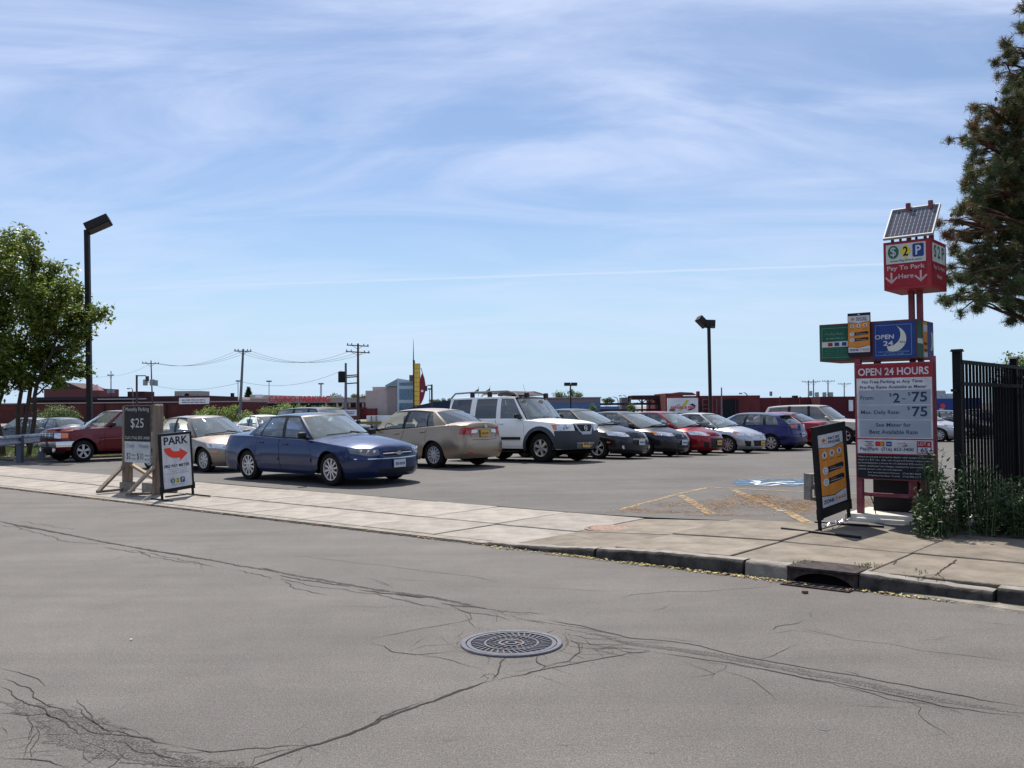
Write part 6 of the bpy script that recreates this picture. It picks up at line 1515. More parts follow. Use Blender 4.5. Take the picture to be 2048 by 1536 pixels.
# ---------------------------------------------------------------- white off-road wagon
CLADM = mat('grey_cladding', (.05, .055, .065), .6, var=.1)
def ex_xterra(c):
    rt = c['root']
    def S(x, z): return c['s_of'](x, z)
    for xw in (c['xF'], c['xR']):
        rr = .385; R0 = rr * 1.2 - .004; R1 = R0 + .10
        an = [R(-8 + 196 * i / 18) for i in range(19)]
        if xw > 0: an = [R(-2 + 190 * i / 18) for i in range(19)]
        c['patch']('wheel_arch_flare', [(S(xw + R1 * math.cos(a), rr + R1 * math.sin(a)), rr + R1 * math.sin(a)) for a in an], [(S(xw + R0 * math.cos(a), max(.3, rr + R0 * math.sin(a))), rr + R0 * math.sin(a)) for a in an], CLADM, off=.016, nv=1, sub=1)
    c['patch']('front_bumper', [(-.974, .82), (-.6, .82), (0, .78), (.6, .82), (.974, .82)], [(-.974, .37), (-.8, .36), (0, .36), (.8, .36), (.974, .37)], CLADM, both=False, off=.022, nv=4, sub=5)
    obs = c['patch']('headlight', [(.60, .985), (.80, .99), (.955, .99)], [(.63, .87), (.80, .85), (.95, .84)], CLEARLENS, off=.006)
    for o, sg in zip(obs, (1, -1)):
        p = c['F'](.74, .92, .004); b = MB(); b.lathe([(0.001, .02), (.04, .015), (.055, .0)], 16, 'x', (p.x, p.y * sg, p.z)); b.build('bulb_reflector', CHROME, o, smooth=True)
    c['patch']('turn_signal', [(.958, .99), (.985, .985)], [(.952, .84), (.975, .85)], AMBER, off=.008)
    g = grille(c, .50, .80, .985, 3, m=BLACK)
    for s0, s1, t0, t1 in ((.20, .27, .42, .50), ):
        c['patch']('grille_surround', [(t0, .99), (t1, .99)], [(s0, .76), (s1, .76)], mat('satin_silver', (.36, .36, .37), .4, .6), off=.026)
    c['patch']('grille_surround', [(-.27, .785), (0, .785), (.27, .785)], [(-.22, .72), (0, .72), (.22, .72)], mat('satin_silver', (.36, .36, .37), .4, .6), both=False, off=.026)
    badge_ring(c, .885, .062)
    c['patch']('skid_plate', [(-.45, .52), (0, .52), (.45, .52)], [(-.33, .36), (0, .36), (.33, .36)], mat('satin_silver', (.36, .36, .37), .4, .6), both=False, off=.02)
    c['patch']('lower_intake', [(-.40, .68), (0, .68), (.40, .68)], [(-.42, .55), (0, .55), (.42, .55)], DARK, both=False, off=.006)
    for sg in (1, -1):
        # tubular roof rails on feet
        b = MB(); y = sg * .60
        pts = [(.50, y * 1.04, c['zroof'](.5, y) + .0), (.36, y, c['zroof'](.3, y) + .09), (.10, y, c['zroof'](.1, y) + .15), (-1.2, y, c['zroof'](-1.2, y) + .14), (-1.85, y, c['zroof'](-1.85, y) + .13), (-2.02, y, c['zroof'](-1.9, y) + .0)]
        b.tube(pts, .026, 8); r_ = b.build('roof_rail', mat('rail_silver', (.20, .20, .21), .7), rt, smooth=True)
        for x in (-.55, -1.2):
            f = MB(); f.box((x, y, c['zroof'](x, y) + .06), (.14, .05, .14)); f.build('rail_foot', BLACK, r_, bevel=.01)
        f = MB(); f.box((.62, sg * .42, c['zroof'](.55, .4) + .05), (.10, .13, .14)); f.build('roof_light', BLACK, rt, bevel=.03, smooth=True)
    for x in (-.6, -1.3):
        b = MB(); b.tube([(x, -.6, c['zroof'](x, .6) + .13), (x, .6, c['zroof'](x, .6) + .13)], .016, 6); b.build('cross_bar', BLACK, rt)
    b = MB()
    b.add([(.46, -.56, 1.80), (.46, .56, 1.80), (.10, -.5, 1.80 + .12), (.10, .5, 1.92), (-.30, -.5, 1.925), (-.30, .5, 1.925), (-.30, -.5, 1.80), (-.30, .5, 1.80)],
          [(0, 1, 3, 2), (2, 3, 5, 4), (4, 5, 7, 6), (0, 2, 4, 6), (1, 7, 5, 3), (0, 6, 7, 1)])
    b.build('gear_basket', mat('basket_grey', (.06, .055, .065), .9), rt, bevel=.02)
    for x in (-1.55, -2.0):
        b = MB(); b.tube([(x, .55, 1.84), (x, .55, 2.14)], .006, 5); p = b.build('flag_pole', BLACK, rt)
        f = MB(); f.add([(x, .55, 2.08), (x - .17, .53, 1.99), (x - .15, .56, 1.92), (x, .55, 1.96)], [(0, 1, 2, 3)]); f.build('flag', mat('flag_cloth', (.03, .05, .03), .9), p)
    c['patch']('side_step', [(c['s_of'](.8), .33), (c['s_of'](-.9), .33)], [(c['s_of'](.8), .27), (c['s_of'](-.9), .27)], BLACK, off=.05)
    c['qpatch']('door_pad', c['s_of'](.78), c['s_of'](.12), .60, .67, BLACK, off=.02)
    c['qpatch']('door_pad', c['s_of'](.02), c['s_of'](-.74), .60, .67, BLACK, off=.02)
    tails(c, 2.1, 2.5, .8, 1.0); antenna(c, .7, -.5, .35)
def xclad(x):
    for xw in (1.44, -1.26):
        if abs(x - xw) < .52: return .76 if abs(x - xw) < .46 else .60
    if x > 1.9: return .80
    return 0
S_XTERRA = dict(L=4.54, W=1.85, H=1.80, WB=2.70, fo=.83, paint=P_WHITE, r=.385, rimr=.225, tw=.26, spokes=6, rim='fat', arch=1.2, flare=.05,
    front=[(.30, .16), (.42, .05), (.55, .0), (.75, .0), (.80, .03), (.98, .06), (1.03, .10), (1.1, .2)],
    rear=[(.4, .05), (.5, .0), (.8, .0), (1.0, .03), (1.2, .05)],
    cw=[(.3, .93), (.45, .985), (.7, 1.0), (.9, .99), (1.05, .96), (1.15, .935), (1.3, .92)],
    planf=[(0, 0), (.5, .03), (.75, .08), (.88, .16), (.95, .27), (.985, .42), (1, .7)],
    zs=[(-2.27, 1.14), (-1, 1.14), (0, 1.13), (.8, 1.12), (1.3, 1.09), (1.9, 1.03), (2.27, .98)],
    zc=[(-2.27, 1.16), (-1, 1.16), (.7, 1.17), (1.0, 1.16), (1.6, 1.13), (2.0, 1.09), (2.2, 1.03), (2.27, .98)],
    gh=dict(xwb=1.10, xwbs=.92, xwt=.52, xwts=.42, xrb=-2.24, xrbs=-2.16, xrt=-2.02, xrts=-1.98, rbw=.97, crown=.035, bulge=.018,
            zr=[(-2.1, 1.76), (-1.2, 1.765), (-.3, 1.76), (.2, 1.75), (.6, 1.71)], yt=[(-2.1, .66), (-1, .70), (.3, .70), (.6, .67)],
            side=[(.84, .38), (.02, -.02), (-.14, -.16), (-.92, -.90), (-1.12, -1.10), (-2.02, -1.82)], kinds=['g', 'paint', 'gd', 'paint', 'gd'], seatx=.20, seath=.3),
    doors=[(.92, -.055), (-.065, -.98)], plate_f=(.47, PLATE_Y), extra=ex_xterra, rglass=GLASS_DARK, mirmat=BLACK, handlemat=P_WHITE,
    sill=.36, fb=.34, rb=.42, blackframe=False, hoodend=.10, name='off_road_wagon')
# ---------------------------------------------------------------- row of compact cars
def compact(paint_, L=4.5, W=1.78, H=1.46, WB=2.65, nose=.62, deck=1.0, hatch=False, wind=(1.35, .98, .38, .2), fo=.93, **kw):
    h = L / 2
    d = dict(L=L, W=W, H=H, WB=WB, fo=fo, paint=paint_, r=.32, rimr=.215, spokes=5, rim='pair',
        zs=[(-h, deck - .04), (-h * .8, deck), (-.6, .97), (.4, .92), (1.2, .83), (h - .35, .73), (h, nose)],
        zc=[(-h, deck), (-h * .85, deck + .07), (-h * .6, deck + .09), (.8, 1.05), (1.2, 1.0), (h - .5, .86), (h - .18, nose + .11), (h, nose)],
        front=[(.15, .12), (.22, .03), (.35, .0), (.48, .0), (.58, .04), (.68, .13), (.8, .3)],
        gh=dict(xwb=wind[0], xwbs=wind[1], xwt=wind[2], xwts=wind[3], crown=.05, bulge=.035,
            xrb=-1.75, xrbs=-1.5, xrt=-1.0, xrts=-.92,
            zr=[(-1.3, H - .15), (-.9, H - .10), (-.3, H - .05), (.1, H - .06), (.5, H - .12)], yt=[(-1.3, .50), (-.5, .57), (.2, .57), (.5, .53)],
            side=[(wind[1] - .1, wind[3] - .07), (-.12, -.22), (-.22, -.32), (-.98, -.86), (-1.02, -.88), (-1.22, -.97)], kinds=['g', 'blk', 'g', 'blk', 'g'], seatx=.2),
        doors=[(.98, -.165), (-.175, -1.04)], fb=.16)
    if hatch:
        d['gh'].update(xrb=-h + .12, xrbs=-h + .30, xrt=-1.55, xrts=-1.45, side=[(wind[1] - .1, wind[3] - .07), (-.12, -.22), (-.22, -.32), (-.98, -.92), (-1.08, -1.02), (-1.62, -1.36)],
            zr=[(-1.9, H - .20), (-1.5, H - .13), (-.8, H - .06), (-.2, H - .05), (.1, H - .06), (.5, H - .12)], yt=[(-1.9, .48), (-1.3, .53), (-.5, .57), (.2, .57), (.5, .53)])
        d['zc'] = [(-h, deck + .02), (-h * .8, deck + .06), (.8, 1.05), (1.2, 1.0), (h - .5, .86), (h - .18, nose + .11), (h, nose)]
    d.update(kw); return d
def ex_cruze(c):
    lights_f(c, .48, .96, .62, .73, .05); grille(c, .40, .56, .70, 3); grille(c, .44, .40, .52, 3); bowtie(c, .555, .17, mat('gold_badge', (.6, .42, .12), .3, .8))
    c['patch']('chrome_strip', [(-.42, .565), (0, .555), (.42, .565)], [(-.42, .55), (0, .54), (.42, .55)], CHROME, both=False, off=.016, nv=1)
    c['qpatch']('marker_light', c['s_of'](c['L'] / 2 - .50), c['s_of'](c['L'] / 2 - .60), .46, .49, AMBER, off=.01)
    for sg in (1, -1): 
        p = c['F'](.78, .33); b = MB(); b.lathe([(.001, .02), (.05, .02), (.06, .0)], 14, 'x', (p.x, p.y * sg, p.z)); b.build('fog_lamp', CLEARLENS, c['root'])
    tails(c, 2.2, 2.9, .75, .9)
def ex_civic(c):
    lights_f(c, .42, .95, .63, .72, .06)
    c['patch']('turn_signal', [(.90, .765), (.955, .775)], [(.90, .70), (.955, .71)], AMBER, off=.011)
    grille(c, .38, .56, .67, 2); grille(c, .40, .28, .42, 3)
    c['patch']('chrome_strip', [(-.38, .68), (0, .685), (.38, .68)], [(-.38, .665), (0, .67), (.38, .665)], CHROME, both=False, off=.016, nv=1); badge_ring(c, .63, .045); tails(c, 2.2, 2.9, .75, .9)
def ex_fiesta(c):
    lights_f(c, .45, .97, .64, .72, .09); grille(c, .34, .64, .70, 1); g = grille(c, .52, .26, .56, 5)
    c['patch']('bumper_vent', [(.62, .42), (.8, .45)], [(.62, .26), (.8, .28)], BLACK, off=.006); tails(c, 2.2, 2.9, .75, .9)
def ex_mazda(c):
    lights_f(c, .48, .96, .60, .70, .07); grille(c, .62, .27, .47, 4)
    c['patch']('turn_signal', [(.92, .775), (.965, .78)], [(.92, .73), (.965, .73)], AMBER, off=.011)
    c['patch']('bumper_vent', [(.72, .44), (.9, .46)], [(.74, .26), (.88, .28)], BLACK, off=.006); badge_ring(c, .60, .05); tails(c, 2.2, 2.9, .75, .9)
def ex_bluehatch(c):
    tails(c, 2.18, 2.66, .86, 1.0); badge_ring(c, .93, .05, front=False)
    c['patch']('diffuser', [(2.5, .34), (3, .34), (3.5, .34)], [(2.55, .22), (3, .22), (3.45, .22)], BLACK, both=False, off=.008)
    sp_ = MB(); z = c['zroof'](-1.55, .3); sp_.box((-1.66, 0, z - .02), (.26, 1.02, .03), (0, R(8), 0)); sp_.build('roof_spoiler', P_ROYAL, c['root'], bevel=.01)
    lights_f(c, .48, .96, .60, .70)
def ex_rear(c): tails(c, 2.2, 2.65, .74, .90, inner=(2.5, 2.62)); lights_f(c, .48, .96, .60, .70)
def ex_plain(c): lights_f(c, .48, .96, .60, .70); tails(c, 2.2, 2.8, .75, .9); grille(c, .45, .42, .56, 3)
def mk(base, **kw): d = dict(base); d.update(kw); return d
S_CRUZE = compact(P_BLACK, 4.60, 1.80, 1.475, 2.69, nose=.66, plate_f=(.47, PLATE_W), extra=ex_cruze)
S_CIVIC = compact(P_CHAR, 4.50, 1.75, 1.435, 2.67, nose=.63, wind=(1.55, 1.15, .45, .25), plate_f=(.44, PLATE_W), extra=ex_civic)
S_FIESTA = compact(P_RED, 4.32, 1.72, 1.475, 2.49, nose=.66, wind=(1.42, 1.05, .42, .22), plate_f=(.42, PLATE_Y), extra=ex_fiesta, spokes=7)
S_MAZDA = compact(P_SILVER, 4.58, 1.76, 1.455, 2.64, nose=.62, wind=(1.38, 1.0, .35, .18), plate_f=(.37, PLATE_Y), extra=ex_mazda, spokes=10, rim='multi', cw=[(0.15, .88), (0.30, .95), (0.45, .985), (0.58, 1.0), (0.70, .99), (0.82, .95), (0.92, .90), (1.05, .87), (1.2, .86)])
S_BLUEH = compact(P_ROYAL, 4.49, 1.76, 1.46, 2.64, nose=.62, deck=.98, hatch=True, extra=ex_bluehatch, plate_r=(.62, PLATE_W), rear=[(.15, .14), (.25, .04), (.42, .0), (.6, .0), (.75, .06), (1.0, .12), (1.1, .2)], spokes=7)
S_REDR = compact(P_RED, 4.6, 1.78, 1.45, 2.68, nose=.64, extra=ex_rear, plate_r=(.62, PLATE_W))
def ex_suv(c):
    lights_f(c, .55, .95, .78, .90, .0); grille(c, .5, .72, .88, 3); tails(c, 2.1, 2.6, .8, 1.05)
    c['patch']('bumper', [(-.98, .62), (0, .62), (.98, .62)], [(-.98, .44), (0, .44), (.98, .44)], BLACK, both=False, off=.05)
S_TANSUV = dict(L=5.0, W=1.90, H=1.74, WB=2.9, fo=.92, paint=P_BEIGE, r=.37, rimr=.23, tw=.24, spokes=5, rim='fat', arch=1.15, flare=.03,
    front=[(.3, .1), (.45, .0), (.7, .0), (.85, .03), (1.0, .1)], rear=[(.4, .05), (.5, .0), (.8, .0), (1.0, .03), (1.2, .05)],
    cw=[(.3, .93), (.45, .98), (.7, 1.0), (.9, .985), (1.05, .95), (1.2, .92)],
    zs=[(-2.5, 1.08), (-1, 1.08), (0, 1.07), (.9, 1.05), (1.4, 1.0), (2.1, .95), (2.5, .88)],
    zc=[(-2.5, 1.1), (-1, 1.1), (.8, 1.12), (1.1, 1.11), (1.7, 1.07), (2.3, 1.0), (2.45, .94), (2.5, .88)],
    gh=dict(xwb=1.25, xwbs=1.02, xwt=.45, xwts=.32, xrb=-2.44, xrbs=-2.36, xrt=-2.16, xrts=-2.1, rbw=.97, crown=.05, bulge=.02,
            zr=[(-2.3, 1.60), (-1.8, 1.66), (-1.0, 1.69), (-.2, 1.69), (.2, 1.67), (.55, 1.61)], yt=[(-2.3, .58), (-1, .66), (.3, .66), (.6, .62)],
            side=[(.94, .26), (.02, -.06), (-.1, -.18), (-.95, -.95), (-1.08, -1.08), (-2.2, -1.95)], kinds=['g', 'blk', 'g', 'blk', 'g'], seatx=.3, seath=.28),
    doors=[(1.0, -.035), (-.045, -1.0)], extra=ex_suv, sill=.34, fb=.32, rb=.4, blackframe=False)
# ---------------------------------------------------------------- maroon pickup
def ex_pickup(c):
    rt = c['root']
    c['patch']('headlight', [(.58, .92), (.85, .92)], [(.58, .76), (.85, .76)], CLEARLENS, off=.008)
    c['patch']('turn_signal', [(.86, .92), (.95, .92), (.965, .92)], [(.86, .77), (.95, .77), (.965, .77)], AMBER, off=.010)
    g = grille(c, .56, .75, .93, 3, m=mat('grille_grey', (.05, .05, .055), .4), barm=CHROME)
    for q in (-.28, 0, .28): c['patch']('grille_bar', [(q - .012, .93), (q + .012, .93)], [(q - .012, .75), (q + .012, .75)], CHROME, both=False, off=.015, nv=1, parent=g)
    c['patch']('bumper', [(-.99, .66), (0, .66), (.99, .66)], [(-.98, .50), (0, .50), (.98, .50)], CHROME, both=False, off=.07)
    c['patch']('air_dam', [(-.92, .46), (0, .46), (.92, .46)], [(-.88, .28), (0, .28), (.88, .28)], BLACK, both=False, off=.0)
    for sg in (1, -1):
        p = c['F'](.55, .40); b = MB(); b.lathe([(.001, .03), (.07, .03), (.08, .0)], 14, 'x', (p.x + .02, p.y * sg, p.z)); b.build('fog_lamp', CLEARLENS, rt)
    # cargo bed walls and floor
    b = MB()
    for sg in (1, -1): b.box((-1.48, sg * .80, .98), (1.98, .05, .26))
    b.box((-2.40, 0, .98), (.05, 1.55, .26)); b.box((-.52, 0, .98), (.05, 1.55, .26)); b.build('cargo_bed', P_MAROON, rt, bevel=.01)
S_PICKUP = dict(L=4.95, W=1.76, H=1.62, WB=2.83, fo=.82, paint=P_MAROON, r=.345, rimr=.215, tw=.22, spokes=5, rim='fat', arch=1.22, flare=.03, rimmat=ALLOY,
    front=[(.28, .12), (.45, .03), (.7, .0), (.93, .02), (1.0, .12)], rear=[(.4, .05), (.5, .0), (.8, .0), (1.0, .0)],
    cw=[(.3, .94), (.45, .985), (.7, 1.0), (.85, .99), (1.0, .95), (1.1, .93), (1.2, .92)],
    planf=[(0, 0), (.5, .04), (.75, .10), (.88, .18), (.95, .29), (.985, .42), (1, .7)],
    zs=[(-2.48, 1.07), (-.6, 1.07), (-.3, 1.08), (.8, 1.08), (1.3, 1.06), (2.0, 1.02), (2.48, .96)],
    zc=[(-2.48, 1.07), (-.6, 1.07), (.6, 1.15), (.9, 1.14), (1.6, 1.11), (2.2, 1.07), (2.40, 1.01), (2.48, .96)],
    gh=dict(xwb=1.16, xwbs=.98, xwt=.42, xwts=.32, xrb=-.48, xrbs=-.46, xrt=-.36, xrts=-.36, rbw=.97, crown=.03, bulge=.015,
            zr=[(-.5, 1.585), (-.2, 1.61), (.1, 1.61), (.5, 1.57)], yt=[(-.5, .60), (.2, .62), (.5, .60)],
            side=[(.86, .24), (-.04, -.04), (-.12, -.12), (-.38, -.30)], kinds=['g', 'paint', 'g'], seatx=.12, seath=.25),
    doors=[(.98, -.08)], extra=ex_pickup, sill=.32, fb=.36, rb=.42, blackframe=False, handlemat=BLACK, mirmat=BLACK, name='pickup_truck')

# ---------------------------------------------------------------- placing the cars
UH = math.atan2(U.y, U.x)
def place(spec, px, py, s, label, side='R', wheel='front', flip=False, cat='car', group=None, z=None, turn=0.0, **kw):
    """put the camera-side front (or rear) wheel of a car on the ground point measured at px,py with s pixels per metre"""
    p = meas(px, py, s); hd = UH + (math.pi if flip else 0) + turn
    f = Vector((math.cos(hd), math.sin(hd), 0)); l = Vector((-f.y, f.x, 0))
    L, W, WB = spec['L'], spec['W'], spec['WB']; fo = spec.get('fo', (L - WB) * .46)
    xw = L / 2 - fo - (WB if wheel == 'rear' else 0)
    yw = (W / 2 - .11) * (1 if flip else -1)
    c = Vector((p.x, p.y, 0)) - f * xw - l * yw
    zc_ = [zg(*(c + f * a + l * b).xy) for a in (-WB / 2, WB / 2) for b in (-.7, .7)]
    # sit the body on the mean ground with the slope between the axles
    zf = (zc_[2] + zc_[3]) / 2; zr_ = (zc_[0] + zc_[1]) / 2
    o = build_car(spec, label, (c.x, c.y, (zf + zr_) / 2), hd, cat, group, **kw)
    o.rotation_mode = 'XYZ'
    pitch = -math.atan2(zf - zr_, WB); roll = math.atan2((zc_[1] + zc_[3] - zc_[0] - zc_[2]) / 2, 1.4)
    o.rotation_euler = (roll, pitch, hd)
    return o
GP_ = 'cars parked in the lot'
place(S_IMPALA, *MEAS['impala'], 'dark blue four-door sedan with silver wheel covers, nearest car, nose towards the right', group=GP_)
place(S_TAN, *MEAS['tan'], 'tan rounded sedan half hidden behind the white PARK sign', group=GP_)
place(S_COROLLA, *MEAS['corolla'], 'gold sedan seen from behind with red taillights between blue sedan and white wagon', wheel='rear', flip=True, group=GP_)
place(S_XTERRA, *MEAS['xterra'], 'white off-road wagon with roof rack and grey bumper', cat='off-road wagon', group=GP_)
place(S_CRUZE, *MEAS['cruze'], 'black sedan with gold grille badge parked next to the white wagon', group=GP_)
place(S_CIVIC, *MEAS['civic'], 'charcoal black sedan with raked windshield between black sedan and red hatchback', group=GP_)
place(S_FIESTA, *MEAS['fiesta'], 'bright red small car facing right with large black lower grille', group=GP_)
place(S_MAZDA, *MEAS['mazda'], 'silver compact sedan with wide black mouth grille', group=GP_)
place(S_BLUEH, *MEAS['bluehatch'], 'royal blue hatchback seen from behind next to silver sedan', wheel='rear', flip=True, group=GP_)
place(S_REDR, 1596, 899.5, 50, 'red sedan seen from behind beyond the royal blue hatchback', wheel='rear', flip=True, group=GP_)
place(S_TANSUV, 1692, 897.5, 46, 'beige sport utility wagon facing right at the end of the row', cat='SUV', group=GP_)
place(S_PICKUP, 165, 922, 63, 'maroon pickup truck with chrome bumper behind the guard rail', flip=True, cat='pickup truck', group=GP_, turn=R(90))
# ================================================================== BACKGROUND
BASEZ = -.55
class Far:
    def __init__(s, name, label, cat, px, d, group=None):
        p = at(px, 800, d); s.d = d; s.o = empty(name, (p.x, d, BASEZ), 0, label, cat, group); s.x0 = p.x
    def P(s, px, py, dd=0): p = at(px, py, s.d + dd); return p.x - s.x0, p.z - BASEZ
    def box(s, name, x0, x1, ytop, m, depth=12, ybot=None, dd=0.0, bevel=0, parent=None):
        a, z1 = s.P(x0, ytop, dd); c, z1b = s.P(x1, ytop, dd); z1 = (z1 + z1b) / 2
        z0 = 0 if ybot is None else (s.P(x0, ybot, dd)[1] + s.P(x1, ybot, dd)[1]) / 2
        b = MB(); b.box(((a + c) / 2, dd + depth / 2, (z0 + z1) / 2), (c - a, depth, z1 - z0)); return b.build(name, m, parent or s.o, bevel=bevel)
    def sign(s, body, x0, x1, y0, y1, m, dd=-.1, bold=.03, parent=None):
        a, z1 = s.P(x0, y0, dd); c, z0 = s.P(x1, y1, dd); return text(parent or s.o, body, (a + c) / 2, (z0 + z1) / 2, c - a, z1 - z0, m, dd, bold)
BRK = mat('far_red_brick', (.075, .022, .022), .9, col2=(.105, .032, .030), vscale=1.2, detail=8); BRK2 = mat('far_dark_brick', (.045, .018, .022), .9, col2=(.07, .028, .03), vscale=1.0)
BRKR = mat('far_crimson_wall', (.105, .022, .026), .85, col2=(.145, .034, .036), vscale=.7); BEI = mat('far_beige_stucco', (.46, .40, .37), .85, var=.08, vscale=.4); BEI2 = mat('far_beige_dark', (.30, .25, .24), .85, var=.08)
COP = mat('coping_pale', (.30, .29, .30), .8); FDARK = mat('far_dark_opening', (.012, .012, .016), .8); GREYW = mat('far_grey_wall', (.17, .15, .18), .85, var=.1); FBLUE = mat('far_blue_wall', (.07, .14, .28), .7, var=.1)
RSIGN = mat('far_sign_red', (.60, .05, .06), .6, var=.2, vscale=.6); FWH = mat('far_white', (.72, .73, .76), .7, var=.12, vscale=.5)
# long low brick building at left
f = Far('brick_warehouse', 'long low dark red brick warehouse with a pale coping strip at the left', 'building', 380, 170)
f.box('wall', -60, 478, 806, BRK, 20); f.box('wall', 478, 700, 816, BRK, 19.9); f.box('upper_wall', 60, 418, 793, BRK2, 18, 806, dd=.5); f.box('coping', -60, 478, 804.5, COP, .4, 806.5, dd=-.25)
f.box('roof_edge', 70, 270, 794.5, mat('roof_edge_dark', (.02, .02, .03), .8), .5, 800, dd=-.1); f.box('roof_edge', 195, 292, 797, COP, .3, 799, dd=-.3)
f.box('penthouse', 255, 288, 783, BRK2, 5, 794, dd=3); f.box('penthouse', 349, 398, 782, mat('penthouse_cream', (.33, .31, .27), .8), 6, 796, dd=2)
f.box('opening', 363, 368, 787, mat('sky_gap', (.3, .38, .45), .5), .1, 793, dd=1.8); f.box('opening', 370, 377, 787, FDARK, .1, 793, dd=1.8)
f.box('faded_sign_panel', 358, 418, 795.5, FWH, .3, 808, dd=-.3)
f.sign('GRAFFITI', 362, 392, 799, 806, mat('graffiti_grey', (.15, .16, .2), .7), dd=-.45) if False else fine_lines(f.o, f.P(360, 800)[0], f.P(416, 800)[0], f.P(360, 807)[1], f.P(360, 798)[1], 2, mat('graffiti_grey', (.15, .16, .2), .7), -.35, 3, 'faded_scrawl')
for x in (45, 130, 175, 205, 330, 470): f.box('pilaster', x, x + 2.5, 807, BRK2, .4, dd=-.4)
# gabled brick hall behind the tree
f = Far('gabled_hall', 'reddish gabled hall with a small pyramid turret beyond the warehouse', 'building', 140, 230)
f.box('wall', 88, 190, 777, mat('hall_brick', (.11, .04, .045), .85), 14)
a0, z0 = f.P(100, 778); a1, z1 = f.P(150, 778); am, zm_ = f.P(135, 765); b = MB(); b.prism([(a0, z0), (a1 + 2, z0), (am, zm_), (a0 + 1, zm_)], 0, 14); b.build('roof', mat('hall_roof', (.06, .03, .035), .8), f.o)
f.box('turret', 184, 200, 781, mat('hall_brick', (.11, .04, .045), .85), 3, dd=-1)
a0, z0 = f.P(183, 781); a1, _ = f.P(201, 781); am, zm_ = f.P(192, 768); b = MB(); b.add([(a0, -1, z0), (a1, -1, z0), (a1, 2, z0), (a0, 2, z0), (am, .5, zm_)], [(0, 1, 4), (1, 2, 4), (2, 3, 4), (3, 0, 4)]); b.build('turret_roof', mat('turret_pink', (.28, .16, .17), .8), f.o)
# casino parking building
f = Far('casino_parking_building', 'beige parapet building with large red CASINO PARKING letters', 'building', 580, 200)
f.box('wall', 405, 470, 794, BEI, 30); f.box('wall', 470, 742, 798, BEI, 30, dd=.2)
a0, z0 = f.P(500, 799); a1, _ = f.P(740, 799); zt_ = f.P(505, 789.5)[1]; b = MB(); b.prism([(a0, z0), (a1, z0), (a1, z0 + .05), (f.P(510, 790)[0], zt_), (a0, zt_)], -.05, 20); b.build('sloping_parapet', BEI, f.o)
f.box('dark_band', 478, 732, 806, FDARK, .3, 815, dd=-.3)
for x in (485, 496, 520, 596, 650, 672, 684, 697, 712, 724): f.box('pier', x, x + 4, 806, BEI2, .35, 815, dd=-.7)
f.sign('CASINO PARKING', 537, 660, 792.5, 803.5, RSIGN, -.5, .06); f.sign('CASINO', 417, 455, 794, 803, RSIGN, -.5, .06)
disc(f.o, f.P(445, 801)[0], f.P(445, 801)[1], 1.1, .8, FWH, -.7, 'emblem')
f.box('chimney', 461, 466, 786, FDARK, 1, 806, dd=-.6); f.box('parapet_rail', 511, 524, 789, FWH, .2, 795, dd=-.6)
f.box('lower_wall', 470, 742, 816, BRK2, .3, dd=-.9)
# casino hall with glass tower
f = Far('casino_hall', 'beige casino block with a blue glass corner tower', 'building', 780, 190)
f.box('wall', 731, 800, 781, BEI, 24); f.box('wall', 745, 798, 773.5, BEI, 22, 782, dd=1)
f.box('side_wall', 776, 796, 774, BEI2, 20, dd=-.6)
TG = mat('tower_glass', (.06, .13, .20), .12, .3, coat=.5); TF = mat('tower_frame', (.46, .56, .62), .5)
a0, z0 = f.P(796, 830); a1, zt_ = f.P(827, 762); b = MB(); zp = f.P(797, 757)[1]; b.prism([(a0, 0), (a1, 0), (a1, zt_), (a0, zp)], -1.2, 10); tow = b.build('glass_tower', TF, f.o)
for (y0, y1) in ((765, 771), (778, 788), (788.5, 799), (806, 818), (818.5, 830)):
    for k in range(3): f.box('window_pane', 798.5 + k * 9.2, 807 + k * 9.2, y0, TG, .15, y1, dd=-1.3, parent=tow)
a0, z0 = f.P(771, 773); a1, _ = f.P(797, 757); b = MB(); b.prism([(a0, z0), (a1, z0), (a1, f.P(797, 757)[1]), (a0, f.P(771, 771)[1])], -.8, 6); b.build('canopy_fin', mat('canopy_glass', (.22, .34, .36), .3), f.o)
f.box('red_annex', 720, 746, 817, BRKR, 6, dd=-8)
# striped yellow marquee with spire and red feather
f = Far('casino_marquee', 'tall yellow tiled marquee with dark spire and red feather shape', 'marquee', 834, 186)
YL = mat('marquee_yellow', (.72, .50, .10), .5, var=.12, vscale=.6)
f.box('dark_fin', 825.5, 828, 720, mat('fin_brown', (.05, .03, .04), .6), 2, dd=-.4)
f.box('marquee_core', 828, 839.5, 727, mat('marquee_seam', (.14, .10, .04), .7), 1.0, 812, dd=0)
for r_ in range(9):
    for c_ in range(2): f.box('yellow_tile', 828.4 + c_ * 5.6, 833.6 + c_ * 5.6, 727.5 + r_ * 9.3, YL, .2, 727.5 + r_ * 9.3 + 8.7, dd=-.2)
b = MB(); x_, z_ = f.P(827, 722); b.tube([(x_, 0, z_ - 1), (x_, 0, f.P(827, 679)[1])], [.14, .03], 6); b.build('spire', mat('fin_brown', (.05, .03, .04), .6), f.o)
pts = [(839.5, 765), (842, 752), (845, 745), (849, 757), (851, 770), (850.5, 783), (847, 797), (843, 806), (839.5, 810)]
b = MB(); P_ = [f.P(x, y) for x, y in pts]; b.prism(P_[::-1], -.3, .3); b.build('red_feather', mat('feather_red', (.20, .022, .04), .5), f.o); f.box('feather_mark', 842, 846.5, 780, FWH, .1, 784, dd=-.35)
b = MB(); a = f.P(842, 736); c = f.P(845, 746); b.tube([(a[0], 0, a[1]), (c[0], 0, c[1])], .08, 5); b.build('feather_tip', COP, f.o)
